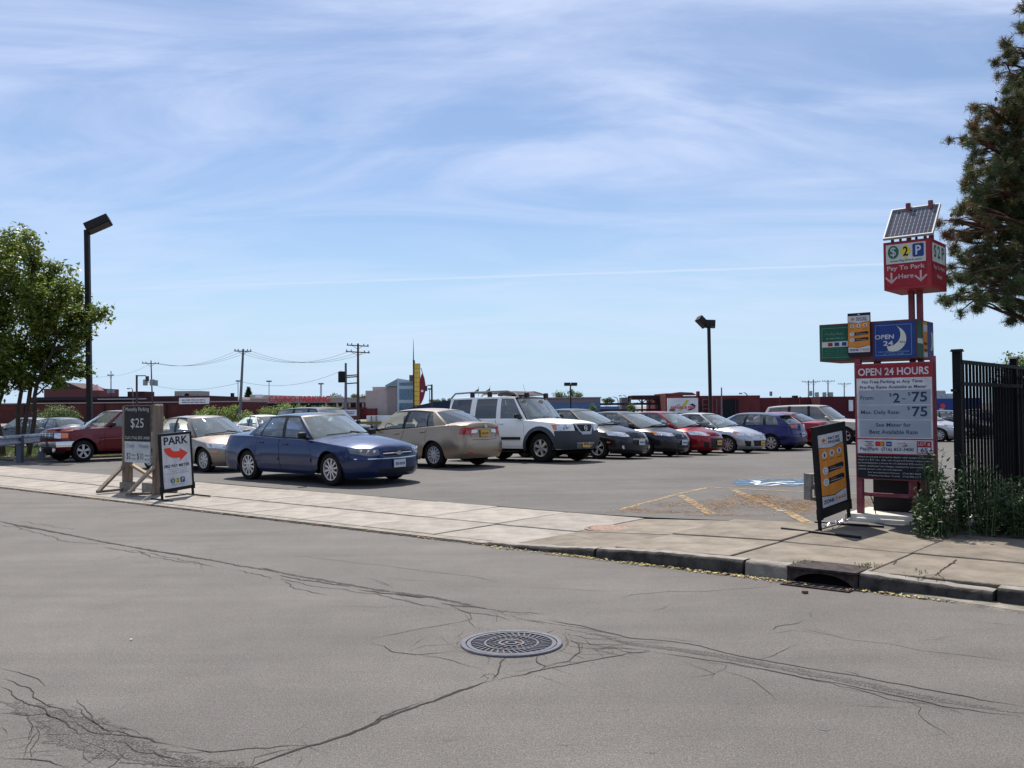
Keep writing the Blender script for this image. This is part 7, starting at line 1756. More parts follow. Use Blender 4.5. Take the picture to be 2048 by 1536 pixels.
f.box('round_tank', 818.5, 826, 750, mat('tank_grey', (.16, .13, .15), .6), 2, 762, dd=2)
# dark awning roof behind gold sedan
f = Far('awning_hall', 'low hall with a curved dark blue awning roof behind the gold sedan', 'building', 860, 150)
a = [f.P(x, y) for x, y in ((800, 828), (815, 818), (840, 810), (870, 803.5), (905, 800), (905, 828))]; b = MB(); b.prism(a[::-1], 0, 12); b.build('curved_awning', mat('awning_blue', (.025, .035, .07), .7, var=.2), f.o)
f.box('wall', 802, 905, 826, GREYW, 10, dd=.5)
# grey / blue hall right of centre
f = Far('grey_hall', 'flat roofed grey hall with a blue band behind the black sedans', 'building', 1140, 160)
f.box('wall', 1060, 1201, 795.5, GREYW, 20); f.box('blue_band', 1060, 1201, 808, FBLUE, .3, 826, dd=-.4); f.box('blue_band', 1200, 1270, 812.5, FBLUE, 12, 828, dd=-2)
f.box('plinth', 1060, 1201, 824, BEI2, .5, dd=-.6); f.box('roof_edge', 1058, 1203, 794.5, BEI2, .5, 796.5, dd=-.2)
# steel frame
f = Far('steel_frame_shed', 'rusty open steel frame shed joined to the red hall', 'steel frame', 1300, 130)
STL = mat('rust_steel', (.045, .018, .022), .8, var=.2)
f.box('top_beam', 1265, 1336, 790.5, STL, 5, 799); f.box('mid_beam', 1200, 1336, 805.5, STL, .6, 810, dd=.3); f.box('post', 1256, 1259, 793, STL, .5); f.box('top_beam', 1256, 1266, 793, STL, .5, 796)
for x in (1283, 1298, 1316, 1333): f.box('post', x, x + 2.6, 798, STL, .4)
for x in (1283, 1298, 1316):
    b = MB()
    for q in (-7, 9): a = f.P(x + 1.3, 806); c = f.P(x + 1.3 + q, 799); b.bar((a[0], .3, a[1]), (c[0], .3, c[1]), .12)
    b.build('knee_brace', STL, f.o)
f.box('back_wall', 1243, 1262, 795, mat('louvre_grey', (.12, .12, .14), .8), 3, dd=12)
f.box('deck', 1200, 1336, 818, STL, .5, 822, dd=.6)
# red hall with billboard
f = Far('red_hall', 'long crimson walled hall with a white billboard and dark doorway', 'building', 1500, 125)
f.box('wall', 1331, 1480, 791.5, BRKR, 18); f.box('wall', 1331, 1366, 786.5, BRKR, 10, 792, dd=.2); f.box('wall', 1425, 1520, 791, BRKR, 14, dd=-2)
f.box('wall', 1518, 1722, 794.5, BRKR, 16, dd=3); f.box('wall', 1640, 1722, 793, mat('crimson_dark', (.085, .016, .022), .85), 12, dd=-1)
for x in (1365, 1396, 1470, 1560, 1600, 1680): f.box('pilaster', x, x + 2, 793, mat('crimson_dark', (.085, .016, .022), .85), .3, dd=-2.4 if 1425 < x < 1520 else -.3)
f.box('doorway', 1447, 1477, 799, FDARK, .2, dd=-2.3)
b = MB(); P_ = [f.P(x, y, 2) for x, y in ((1345, 786.5), (1360, 784), (1385, 785), (1394, 790), (1345, 790))]; b.prism(P_[::-1], 2, 6); b.build('roof_lantern', mat('lantern_grey', (.10, .085, .085), .8), f.o)
f.box('chimney', 1395, 1399.5, 782.5, mat('crimson_dark', (.085, .016, .022), .85), 1, 792, dd=-.3); f.box('vent_pipe', 1541, 1544.5, 783, GREYW, .5, 792, dd=-1); f.box('roof_box', 1588, 1596, 791, FDARK, 1, 796, dd=1)
f.box('small_sign', 1698, 1706, 800, FWH, .2, 822, dd=-1.3)
for x in (1405, 1420, 1433): f.box('door_track', x, x + 1, 798, GREYW, .1, 826, dd=-.35 if x < 1425 else -2.3)
for y in (798, 809, 817): f.box('door_track', 1405, 1424, y, GREYW, .1, y + 1, dd=-.4)
# billboard
f = Far('billboard', 'white billboard with yellow flash and red repairs lettering on the red hall', 'billboard', 1365, 123)
BB = f.box('board', 1335, 1396, 796, FWH, .3, 826, dd=0)
def bpx(pts, m, y=-.06, nm='shape'): 
    b = MB(); b.prism([f.P(x, yy_) for x, yy_ in pts][::-1], y - .02, y); return b.build(nm, m, BB)
bpx([(1373, 800), (1378, 800.5), (1370, 813), (1364, 812)], SYEL, nm='yellow_flash'); bpx([(1363, 815), (1366, 815), (1361, 822), (1358, 821)], SYEL, nm='yellow_flash')
bpx([(1378, 809), (1385, 807), (1391, 811), (1390, 815), (1386, 811), (1382, 812), (1384, 810)], INK, -.09, 'black_swoosh'); bpx([(1350, 812), (1356, 809), (1362, 808.5), (1357, 811)], GT, -.06, 'grey_swoosh'); bpx([(1374, 820), (1382, 817), (1390, 814), (1384, 819), (1378, 821)], INK, -.06, 'black_swoosh')
f.sign('REPAIRS & PRO', 1342, 1390, 812.5, 817.5, RSIGN, -.12, .03, BB)
bpx([(1339, 818), (1350, 818), (1350, 822), (1339, 822)], mat('olive_smudge', (.16, .13, .07), .8), -.07, 'small_print')
# blue tank trailer yard at the far right
f = Far('blue_trailer', 'blue trailer box with a red blob logo and white BILLS lettering behind the fence', 'trailer', 1890, 75)
TB = f.box('box_body', 1868, 1960, 797, mat('trailer_blue', (.02, .05, .20), .5), 3, 824); f.sign('BILL', 1879, 1890, 817, 823, FWH, -.1, .04, TB)
disc(TB, f.P(1885, 812)[0], f.P(1885, 812)[1], .22, .2, RSIGN, -.05, 'red_blob'); f.box('white_panel', 1907, 1909, 815, FWH, .05, 823, dd=-.1, parent=TB)
f = Far('storage_tanks', 'pale grey rooftop tanks standing above the blue trailer', 'tank', 1890, 82)
for x0, x1, y in ((1862, 1872, 786), (1871, 1893, 780), (1892, 1912, 786), (1910, 1930, 784)): f.box('tank', x0, x1, y, mat('tank_pale', (.32, .36, .40), .6, var=.15), 2.5, 800, bevel=.2)
f.box('deck', 1860, 1960, 796, mat('tank_pale', (.32, .36, .40), .6, var=.15), 3, 799, dd=-.4)
f = Far('yard_wall', 'brown grey yard wall with a pale coping below the blue trailer', 'wall', 1900, 70)
f.box('wall', 1862, 2060, 826, mat('yard_wall_brown', (.10, .085, .075), .9, var=.1), .4); f.box('coping', 1862, 2060, 824.5, COP, .6, 826.5, dd=-.1); f.box('notice', 1872, 1888, 833, mat('notice_grey', (.28, .30, .32), .7), .05, 840, dd=-.1)
f = Far('low_fence_wall', 'pale low wall and yellow barrier behind the blue sedan', 'wall', 760, 90)
f.box('panel', 733, 785, 831, FWH, .3, dd=0); f.box('yellow_beam', 718, 762, 843, mat('olive_beam', (.20, .17, .05), .8), .3, 848, dd=-.5)
for x in (741, 751): f.box('post', x, x + 2.5, 832, BEI2, .3, dd=-.2)
for x0, x1, y in ((722, 748, 849), (705, 722, 845)): f.box('dark_base', x0, x1, y, FDARK, .4, dd=.4)
f = Far('banner_sign', 'small white banner hung between two utility poles', 'banner', 700, 128)
f.box('banner', 687, 713, 819.5, FWH, .1, 831.5); fine_lines(f.o, f.P(690, 825)[0], f.P(710, 825)[0], f.P(700, 829)[1], f.P(700, 822)[1], 2, SBLUE, -.1, 5)

# ---------------- poles
PWD = mat('utility_pole_wood', (.075, .055, .055), .9, var=.2, vscale=.8); PGY = mat('utility_pole_grey', (.15, .15, .175), .8, var=.15, vscale=.8); XFM = mat('transformer_grey', (.22, .25, .27), .6)
def pole(px, ytop, d, label, lean=0, m=PWD, arms=(), r=.16, trans=(), group='utility poles', cat='utility pole', name='utility_pole'):
    p = at(px, ytop, d); p2 = at(px + lean, 815, d); o = empty(name, (p2.x, d, BASEZ), 0, label, cat, group)
    H_ = p.z - BASEZ; dx = p.x - p2.x; b = MB(); b.tube([(0, 0, 0), (dx, 0, H_)], [r, r * .62], 8); b.build('mast', m, o, smooth=True)
    k = d / FPX
    for (y, hw_, lean_) in arms:
        z = at(px, y, d).z - BASEZ; b = MB(); b.bar((dx - hw_ * k, -.2, z + lean_ * k), (dx + hw_ * k, -.2, z - lean_ * k), .14); b.build('cross_arm', m, o)
        for q in (-.92, -.55, .55, .92):
            b = MB(); b.lathe([(.001, .28), (.06, .24), (.09, .1), (.05, 0)], 8, 'z', (dx + q * hw_ * k, -.2, z + .06 - q * lean_ * k)); b.build('insulator', XFM, o)
        b = MB(); b.bar((dx, -.1, z - 7 * k), (dx + hw_ * .5 * k, -.2, z), .05); b.bar((dx, -.1, z - 7 * k), (dx - hw_ * .5 * k, -.2, z), .05); b.build('arm_brace', m, o)
    for (x, y, rw, rh, tm) in trans:
        q = at(x, y, d); b = MB(); b.lathe([(.001, rh * k), (rw * k * .9, rh * k), (rw * k, rh * k * .85), (rw * k, -rh * k), (.001, -rh * k)], 12, 'z', (q.x - p2.x, -.3, q.z - BASEZ)); b.build('transformer', tm, o, smooth=True)
        b = MB(); b.bar((q.x - p2.x, -.3, q.z - BASEZ), (dx * .8, 0, q.z - BASEZ), .1); b.build('transformer_bracket', m, o)
    return o
pole(222, 742, 200, 'short utility pole with one small transformer above the warehouse', 0, PWD, ((751, 6, 0),), .15, ((219, 783, 3.5, 3.5, XFM), (227, 783, 3, 3, XFM)))
pole(302, 721, 165, 'utility pole with paired transformers left of the wooden sign', 4, PWD, ((727, 17, .8),), .16, ((292, 765, 4.5, 6, XFM), (306, 765, 5, 6, XFM), (313, 766, 4, 5.5, XFM)))
pole(486.5, 698, 130, 'leaning grey utility pole with one crossarm between the sedans', -8, PGY, ((702.5, 17, .6),), .24)
pole(716, 687, 130, 'tall dark utility pole with double crossarms behind the blue sedan', 0, PWD, ((691.5, 22, 1.4), (704.5, 24, 1.6)), .22)
pole(691.5, 726, 130, 'shorter grey utility pole carrying a black transformer behind the blue sedan', 0, PGY, (), .24, ((684, 754, 7, 11, FDARK),))
for y in (750, 753, 765): 
    pass
k = 130 / FPX; o = empty('pole_linkage', (at(704, 755, 130).x, 130, at(704, 755, 130).z), 0, 'dark struts tying the double crossarm pole to its shorter neighbour', 'pole strut')
for y in (750.5, 754, 766.5): b = MB(); z = at(704, y, 130).z - o.location.z; b.bar((-12 * k, 0, z - .05), (12 * k, 0, z + .05), .16); b.build('strut', PWD, o)
pole(1617, 761, 250, 'first of the far right utility poles with a wide crossarm and transformers', 0, PGY, ((764, 14, .5),), .22, ((1620, 787, 4, 5, XFM),), 'utility poles on the right')
pole(1627, 759, 245, 'second far right utility pole close beside the widest crossarm', 0, PGY, ((764, 13, -.5),), .22, ((1633, 789, 4, 4.5, XFM),), 'utility poles on the right')
pole(1656, 760, 250, 'third far right utility pole with two drum transformers', 0, PGY, ((762.5, 13, 0),), .22, ((1648, 789, 4, 4.5, XFM), (1661, 789, 4.5, 4.5, XFM)), 'utility poles on the right')
pole(1688.5, 765, 250, 'fourth far right utility pole with a plain crossarm beside the pylon', 0, PGY, ((768, 13, 0),), .20, (), 'utility poles on the right')
pole(1443, 775, 110, 'plain grey steel post in front of the dark doorway', 0, PGY, (), .12, (), 'plain posts', 'post', 'steel_post')
def mast(px, ytop, d, label, w, twin=True, grp='distant floodlight masts'):
    p = at(px, ytop, d); o = empty('floodlight_mast', (p.x, d, BASEZ), 0, label, 'light mast', grp); H_ = p.z - BASEZ; k = d / FPX
    b = MB()
    for q in ((-1.6, 1.6) if twin else (0,)): b.tube([(q * k, 0, 0), (q * k * .6, 0, H_)], .10, 6)
    b.build('mast', PGY, o); b = MB(); b.box((0, 0, H_), (2 * w * k, .6, .35)); b.build('lamp_bar', PWD, o)
mast(476, 762, 260, 'thin light mast behind the leaning utility pole', 4, False); mast(538, 762.5, 260, 'thin distant light mast left of the red lettering', 5, False); mast(642, 767.5, 250, 'twin legged light mast right of the red lettering', 5); mast(859, 778, 230, 'small twin light mast right of the red feather', 3, False)
def armlamp(px, ytop, d, label, dirx, arm, kind='davit', grp='street lamps in the distance', y_arm=None):
    p = at(px, ytop, d); o = empty('street_lamp', (p.x, d, BASEZ), 0, label, 'street lamp', grp); H_ = p.z - BASEZ; k = d / FPX
    b = MB()
    if kind == 'davit': b.tube([(0, 0, 0), (0, 0, H_ * .8), (dirx * arm * .15 * k, 0, H_ * .95), (dirx * arm * .5 * k, 0, H_), (dirx * arm * k, 0, H_ * 1.0)], [.12, .1, .08, .07, .06], 6)
    else: b.tube([(0, 0, 0), (0, 0, H_)], .13, 6); b.tube([(0, 0, H_ - .1), (dirx * arm * k, 0, H_ - .1)], .07, 6)
    b.build('column', PWD if kind != 'davit' else PGY, o, smooth=True); b = MB(); b.box((dirx * (arm + 3) * k, 0, H_ - (.1 if kind == 'davit' else .5)), (6 * k, .3, .2 if kind == 'davit' else .7)); b.build('lamp_head', PWD if kind != 'davit' else XFM, o, bevel=.05)
armlamp(273.5, 750, 120, 'dark lamp post with a hanging globe lamp above the warehouse', 1, 18, 'square'); armlamp(266, 776, 170, 'small curved street lamp left of the hanging lamp', -1, 6); armlamp(863.5, 769, 120, 'square armed lamp post right of the red feather', -1, 9, 'square')
armlamp(1236, 794, 170, 'low curved street lamp in front of the blue band', -1, 14); armlamp(1253, 790.5, 190, 'curved street lamp just left of the steel frame', -1, 10); armlamp(1495, 785.5, 140, 'curved street lamp in front of the red hall', -1, 11)
# overhead wires
WIRE = mat('wire_black', (.05, .05, .055), .6)
def wire(a, c, sag, d0, d1, label='thin sagging overhead wire between utility poles', r=.018, grp='overhead wires'):
    A_ = at(*a, d0); C_ = at(*c, d1); n = 16; b = MB(); pts = []
    for i in range(n + 1):
        t = i / n; p = A_.lerp(C_, t); p.z -= sag * (d0 + d1) / 2 / FPX * 4 * t * (1 - t); pts.append(p - A_)
    b.tube(pts, r, 4); o = b.build('overhead_wire', WIRE, None, loc=A_); tag(o, label, 'wire', grp)
W_ = 'thin sagging overhead wire strung between utility poles'
for dx, l_ in ((-15, 'lowest'), (0, 'middle'), (15, 'highest')): wire((316 + dx * .3, 727), (486.5 + dx, 702), 14, 165, 130, l_ + ' of three thin wires sagging left of the leaning grey pole')
for dx, dx2, l_ in ((-15, -22, 'left end'), (0, 0, 'middle'), (15, 20, 'right end')): wire((486.5 + dx, 702), (716 + dx2, 704.5), 22, 130, 130, 'sagging wire from the leaning pole, on the ' + l_ + ' of the double crossarm')
wire((485, 764), (684, 741), 17, 130, 130, 'long wire rising from the leaning pole to the black transformer'); wire((306, 770), (484, 764), 12, 165, 130, 'low wire from the paired transformers to the leaning pole'); wire((222, 751), (302, 727), 6, 200, 165, 'faint wire between the short pole and the paired transformers pole'); wire((120, 756), (222, 751), 3, 180, 200, 'faint wire reaching the short pole from behind the left tree')
wire((1395, 812), (1617, 800), 6, 123, 240, 'pale wire running from the billboard to the right hand poles', .03)
# ---------------- lot lamp posts
def lotlamp(px_t, ytop, px_b, d, label, heads, w=.14):
    p = at(px_t, ytop, d); q = at(px_b, 815, d); o = empty('parking_lot_lamp', (q.x, d, -.2), 0, label, 'lamp post', 'lamp posts of the lot'); H_ = p.z + .2; k = d / FPX; dx = p.x - q.x
    b = MB(); b.add([(-w / 2, -w / 2, 0), (w / 2, -w / 2, 0), (w / 2, w / 2, 0), (-w / 2, w / 2, 0), (dx - w / 2, -w / 2, H_), (dx + w / 2, -w / 2, H_), (dx + w / 2, w / 2, H_), (dx - w / 2, w / 2, H_)], ((0, 3, 2, 1), (4, 5, 6, 7), (0, 1, 5, 4), (1, 2, 6, 5), (2, 3, 7, 6), (3, 0, 4, 7))); b.build('pole', BLACKPOLE, o, bevel=.01)
    for (hx, hy, L_, D_, T_, ang_, yaw, m_) in heads:
        c = at(hx, hy, d); b = MB(); b.box((0, 0, 0), (L_, D_, T_)); h_ = b.build('lamp_head', BLACKPOLE, o, bevel=.02, loc=(c.x - q.x, -.05, c.z + .2)); h_.rotation_euler = (R(-12), ang_, yaw)
        b = MB(); b.box((0, 0, -T_ / 2 - .01), (L_ * .85, D_ * .8, .03)); b.build('lens', mat('lamp_lens', (.06, .055, .05), .4), h_)
        b = MB(); b.bar((dx, 0, H_ - .15), (c.x - q.x, -.05, c.z + .2), .08); b.build('bracket', BLACKPOLE, o)
lotlamp(174, 460, 181, 33, 'tall black lamp post with one tilted box head at the left', [(197.5, 449, .86, .50, .30, R(-27), .25, 0)], .165)
lotlamp(1417.5, 652, 1421, 62, 'tall black lamp post with two box heads above the silver sedan', [(1404, 644, .80, .5, .42, R(42), .3, 0), (1421, 648, .62, .6, .42, R(3), -.2, 0)], .20)
lotlamp(1141, 769, 1141.5, 140, 'far black lamp post with a flat double head right of the white wagon', [(1134.5, 768.5, .95, .8, .35, 0, 0, 0), (1148, 768.5, .95, .8, .35, 0, 0, 0)], .20)
# ---------------- guard rail at left
gr = empty('guard_rail', at(17, 925, 27), 0, 'galvanised steel guard rail running past the pickup nose', 'guard rail'); gr.location.z = zg(gr.location.x, 27)
A_ = at(-120, 873, 24.0) ; C_ = at(84, 871, 31.0); base = gr.location.copy(); zt = .80
prof = [(0, .155), (.05, .135), (.05, .085), (-.03, .055), (-.03, .035), (.05, .0), (.05, -.05), (0, -.155 + .08), (.0, -.155)]
d_ = (C_ - A_); d_.z = 0; d_.normalize(); nn = Vector((d_.y, -d_.x, 0)); b = MB(); vs = []
prof = [(.0, .155), (.075, .12), (.075, .07), (.01, .03), (.01, -.03), (.075, -.07), (.075, -.12), (.0, -.155)]
ztr = at(17, 874, 26.6).z - .155
for e in (A_, C_):
    for o_, z_ in prof: q = e + nn * o_ - base; vs.append((q.x, q.y, ztr - base.z + z_))
n = len(prof); b.add(vs, [(i, i + 1, n + i + 1, n + i) for i in range(n - 1)]); b.build('w_beam', STEEL, gr, smooth=True, angle=50)
b = MB(); q = C_ + nn * .04 - base; b.lathe([(.001, .0), (.17, .0)], 12, 'y', (q.x, q.y, ztr - base.z)); 
for t in (.05, .38, .72, .98):
    q = A_.lerp(C_, t) - base; b = MB(); b.box((q.x, q.y + .1, (ztr - base.z) / 2), (.15, .18, ztr - base.z + .25)); b.build('post', mat('guard_post', (.09, .10, .13), .7), gr)
for t in (.1, .45, .5, .55, .8):
    q = A_.lerp(C_, t) - base + nn * .08; b = MB(); b.lathe([(.001, .02), (.03, .02), (.035, 0)], 8, 'y', (q.x, q.y, ztr - base.z + .09)); b.build('bolt', CHROME, gr)
# timber bollard seen under the pickup
p = on_g(234, 917); b = MB(); b.box((0, 0, .2), (.22, .22, .5)); o = b.build('timber_bollard', WOOD, None, bevel=.01, loc=p + Vector((0, 1.2, 0))); tag(o, 'short weathered timber bollard just beyond the pickup', 'bollard')

# ---------------- black steel fence at right
FB_ = mat('fence_black', (.006, .006, .008), .6, spec=.15)
def fence(name, label, A_, C_, h, n, post_w=.10, picket=.035, top_gap=.0, posts=(0, 1), cap=True, parent=None):
    d_ = C_ - A_; L_ = math.hypot(d_.x, d_.y); ang = math.atan2(d_.y, d_.x); root = empty(name, A_, ang, label, 'fence')
    pm = MB(); pm.box((0, 0, h / 2 - .02), (picket, picket, h - .10)); me = pm.mesh('picket', FB_)
    for i in range(n):
        x = L_ * (i + .5) / n; link('picket', me, root, (x, 0, 0))
    for z in (h - .06, h - .32, .18):
        b = MB(); b.box((L_ / 2, -.035, z), (L_, .035, .045)); b.build('rail', FB_, root)
    for t in posts:
        b = MB(); b.box((L_ * t, 0, h / 2 + .02), (post_w, post_w, h + .08)); p_ = b.build('post', FB_, root)
        if cap: b = MB(); b.prism([(-.075, 0), (.075, 0), (.02, .03), (-.02, .03)], -.06, .06); o = b.build('cap', FB_, p_); o.location = (L_ * t, 0, h + .06)
    return root
FA = at(1914, 700, 10.9); fz = zg(FA.x, FA.y); FA2 = Vector((FA.x, FA.y, fz)); hF = FA.z - fz - .08
e1 = FA2 + NV * 9.5 + U * .3; e1.z = fz - .05
fence('picket_fence', 'black steel picket fence with capped corner post receding along the lot edge', FA2, e1, hF, 66, .09, .027, posts=(0, .27, .53, .8, 1))
# second run seen through the first, turning back from the street
s0 = FA2 + NV * 1.3 + U * .55; s0.z = fz; s1 = s0 + Vector((.42, .91, 0)) * 9; s1.z = fz - .05
fence('sliding_gate_fence', 'second black picket fence panel standing behind the first one', s0, s1, hF * .93, 58, .09, .024, posts=(0, .3, .6, 1), cap=False)
b = MB(); b.bar((-.22, 0, hF * .80), (0, 0, hF * .80), .03); bar_ = b.build('latch_bar', FB_, bpy.data.objects['picket_fence'])
# ---------------- more vehicles far off
place(mk(S_CIVIC, paint=P_BLACK), 60, 885, 42, 'black sedan parked in the shade behind the guard rail', flip=True, group=GP_, turn=R(0))
place(mk(S_TAN, paint=P_DKGREY), -14, 884, 42, 'dark grey car just showing at the left edge behind the tree trunks', flip=True, group=GP_, turn=R(20))
place(mk(S_CRUZE, paint=P_WHITE), 528, 897, 46, 'white sedan half hidden between tan and blue sedans', group=GP_, turn=R(-8))
place(mk(S_TANSUV, paint=P_BLACK), 668, 905, 54, 'black high roofed car hidden behind the blue sedan', group=GP_, cat='SUV')
place(mk(S_MAZDA, paint=P_SILVER, plate_f=None), 1880, 893, 44, 'silver car seen between the pylon and the fence', group=GP_, turn=R(0))
place(mk(S_CIVIC, paint=P_BLACK), 1945, 891, 40, 'dark sedan parked beyond the fence', group=GP_)
place(mk(S_FIESTA), 2010, 890, 38, 'red car glimpsed through the fence pickets', group=GP_)
# ================================================================== VEGETATION
def leaf_mat(name, c1, c2, rough=.55, trans=.35):
    m = bpy.data.materials.new(name); m.use_nodes = True; t = m.node_tree; b = t.nodes['Principled BSDF']; out = t.nodes['Material Output']
    g = N(t, 'ShaderNodeNewGeometry'); mr = N(t, 'ShaderNodeMix', data_type='RGBA'); mr.inputs[6].default_value = (*c1, 1); mr.inputs[7].default_value = (*c2, 1)
    t.links.new(g.outputs['Random Per Island'], mr.inputs['Factor']); t.links.new(mr.outputs[2], b.inputs['Base Color']); b.inputs['Roughness'].default_value = rough
    tr = N(t, 'ShaderNodeBsdfTranslucent'); t.links.new(mr.outputs[2], tr.inputs[0]); mx = N(t, 'ShaderNodeMixShader'); mx.inputs[0].default_value = trans
    t.links.new(b.outputs[0], mx.inputs[1]); t.links.new(tr.outputs[0], mx.inputs[2]); t.links.new(mx.outputs[0], out.inputs[0]); return m
BARK = mat('bark_dark', (.045, .036, .03), .95, col2=(.08, .065, .05), vscale=6, bump=.6, bscale=20); BARKP = mat('pine_bark', (.07, .04, .03), .95, col2=(.12, .07, .05), vscale=8, bump=.6, bscale=25)
L_TREE = leaf_mat('leaf_tree', (.065, .125, .014), (.18, .21, .033), .5, .42); L_BUSH = leaf_mat('leaf_bush', (.10, .17, .02), (.20, .27, .05), .6, .4); L_BUSHD = leaf_mat('leaf_bush_dark', (.05, .10, .02), (.11, .16, .035), .6, .3)
L_WEED = leaf_mat('leaf_weed', (.012, .034, .008), (.038, .075, .018), .6, .25); L_FAR = leaf_mat('leaf_far', (.07, .12, .05), (.12, .17, .08), .7, .3); L_NEED = leaf_mat('needles_green', (.05, .085, .032), (.12, .15, .055), .6, .15); L_BROWN = leaf_mat('needles_brown', (.13, .065, .028), (.27, .15, .07), .7, .2)
L_STALK = mat('weed_stalk', (.10, .13, .05), .9)
def leaves(P, size, g, up=.3, aspect=.5, jit=.4, droop=0):
    """pointed four-sided leaves at points P"""
    n = len(P); d = g.normal(size=(n, 3)); d[:, 2] = d[:, 2] * .6 - droop; d /= np.linalg.norm(d, axis=1)[:, None]
    nn = g.normal(size=(n, 3)); nn[:, 2] += up * 3; s = np.cross(d, nn); s /= np.linalg.norm(s, axis=1)[:, None] + 1e-9
    L_ = (size * (1 + g.uniform(-jit, jit, n)))[:, None]; w = L_ * aspect / 2; up_ = np.cross(s, d)
    v = np.stack([P, P + d * L_ * .45 + s * w + up_ * L_ * .06, P + d * L_, P + d * L_ * .45 - s * w + up_ * L_ * .06], 1).reshape(-1, 3)
    f = np.arange(4 * n).reshape(n, 4); return v, f
def np_mesh(name, vs, fs, m, parent=None, loc=None):
    me = bpy.data.meshes.new(name); v = np.concatenate(vs) if isinstance(vs, list) else vs
    if isinstance(fs, list):
        o = 0; F_ = []
        for a, q in zip(vs, fs): F_.append(q + o); o += len(a)
        fs = np.concatenate(F_)
    k = fs.shape[1]; me.vertices.add(len(v)); me.vertices.foreach_set('co', v.astype(np.float32).ravel()); me.loops.add(fs.size); me.loops.foreach_set('vertex_index', fs.astype(np.int32).ravel())
    me.polygons.add(len(fs)); me.polygons.foreach_set('loop_start', np.arange(0, fs.size, k, dtype=np.int32)); me.update(calc_edges=True); me.materials.append(m)
    return link(name, me, parent, loc)
def branchy(b, a, c, r0, r1, g, wig=.12, n=7):
    a = Vector(a); c = Vector(c); pts = []; L_ = (c - a).length; off = Vector((0, 0, 0))
    for i in range(n + 1):
        t = i / n; off = off * .6 + Vector(g.normal(size=3)) * L_ * wig * .35; p = a.lerp(c, t) + off * math.sin(math.pi * t); p.z += L_ * .08 * math.sin(math.pi * t); pts.append(p)
    b.tube(pts, [r0 + (r1 - r0) * i / n for i in range(n + 1)], 6); return pts
def broadleaf(name, label, base, trunks, clumps, m, leaf, nleaf, seed, group=None, cat='tree', rb=.10):
    """base: world point. clumps: (x,y,z,r) in local metres"""
    g = np.random.default_rng(seed); root = empty(name, base, 0, label, cat, group); tr = MB(); vs = []; fs = []; tips = []
    tp = []
    for (x, y, lx_, ly_, h) in trunks: tp.append(branchy(tr, (x, y, -.1), (lx_, ly_, h), rb, rb * .5, g, .05))
    allp = [p for t in tp for p in t[2:]]
    tw = MB()
    for (x, y, z, r) in clumps:
        r = r * 1.15; c = Vector((x, y, z)); st = min(allp, key=lambda p: (p - c).length + max(0, p.z - c.z + .3) * 2.0)
        pts = branchy(tw, st, c, rb * .38, .012, g, .12)
        k = max(3, int(5 + r * 7))
        for _ in range(k):
            e = c + Vector(g.normal(size=3)) * r * .62; q = pts[int(g.integers(3, 8))]; sub = branchy(tw, q, e, .014, .004, g, .12, 4)
            m_ = max(8, int(nleaf * (r / .5) ** 1.6 / k)); tt = g.uniform(.2, 1.08, m_)
            base_ = np.array([sub[min(4, int(t * 4))] for t in tt]); P = base_ + g.normal(size=(m_, 3)) * r * np.array([.30, .30, .22])
            v, f = leaves(P, leaf, g, .5, .45, .4, .25); vs.append(v); fs.append(f)
    tr.build('trunk', BARK, root, smooth=True, angle=180); tw.build('branch', BARK, root, smooth=True, angle=180)
    o = np_mesh('crown', vs, fs, m, root); return root
# big tree at the left: crown clumps measured at 29 m
DT = 33.0; tb = at(28, 815, DT); tb.z = zg(tb.x, tb.y)
g = np.random.default_rng(21); cl = []
for px_, py_, r_ in ((18, 470, .34), (5, 500, .5), (52, 462, .30), (30, 500, .38), (-20, 520, .7), (62, 512, .28), (20, 545, .5), (65, 555, .45), (105, 535, .30), (95, 565, .45), (40, 585, .5), (-10, 590, .7), (85, 600, .5), (125, 575, .35), (155, 572, .30), (160, 590, .35), (140, 610, .42), (110, 630, .45), (60, 640, .5), (15, 640, .6), (-30, 650, .8),
                 (185, 625, .30), (210, 628, .26), (160, 640, .35), (130, 660, .4), (90, 675, .42), (40, 690, .5), (0, 700, .6), (180, 668, .25), (115, 700, .38), (70, 720, .4), (20, 740, .5), (-30, 730, .7), (120, 735, .35), (150, 725, .32), (165, 748, .25), (100, 752, .3), (130, 768, .22), (45, 762, .34), (0, 765, .4), (80, 705, .4), (150, 690, .28), (-60, 560, .9), (-80, 680, .9), (90, 640, .4)):
    dd = g.normal() * .9; p = at(px_, py_, DT + dd); cl.append((p.x - tb.x, dd, p.z - tb.z, r_ * 1.15))
broadleaf('broadleaf_tree', 'large leafy multi stemmed tree at the left edge above the guard rail', tb, [(-.35, 0, -1.0, .2, 4.7), (.05, .1, .4, .2, 4.5), (.5, 0, 1.6, -.2, 4.2), (-.6, .2, -1.6, .3, 4.3), (.25, -.1, .9, .3, 5.0)], cl, L_TREE, .165, 640, 3, rb=.085)
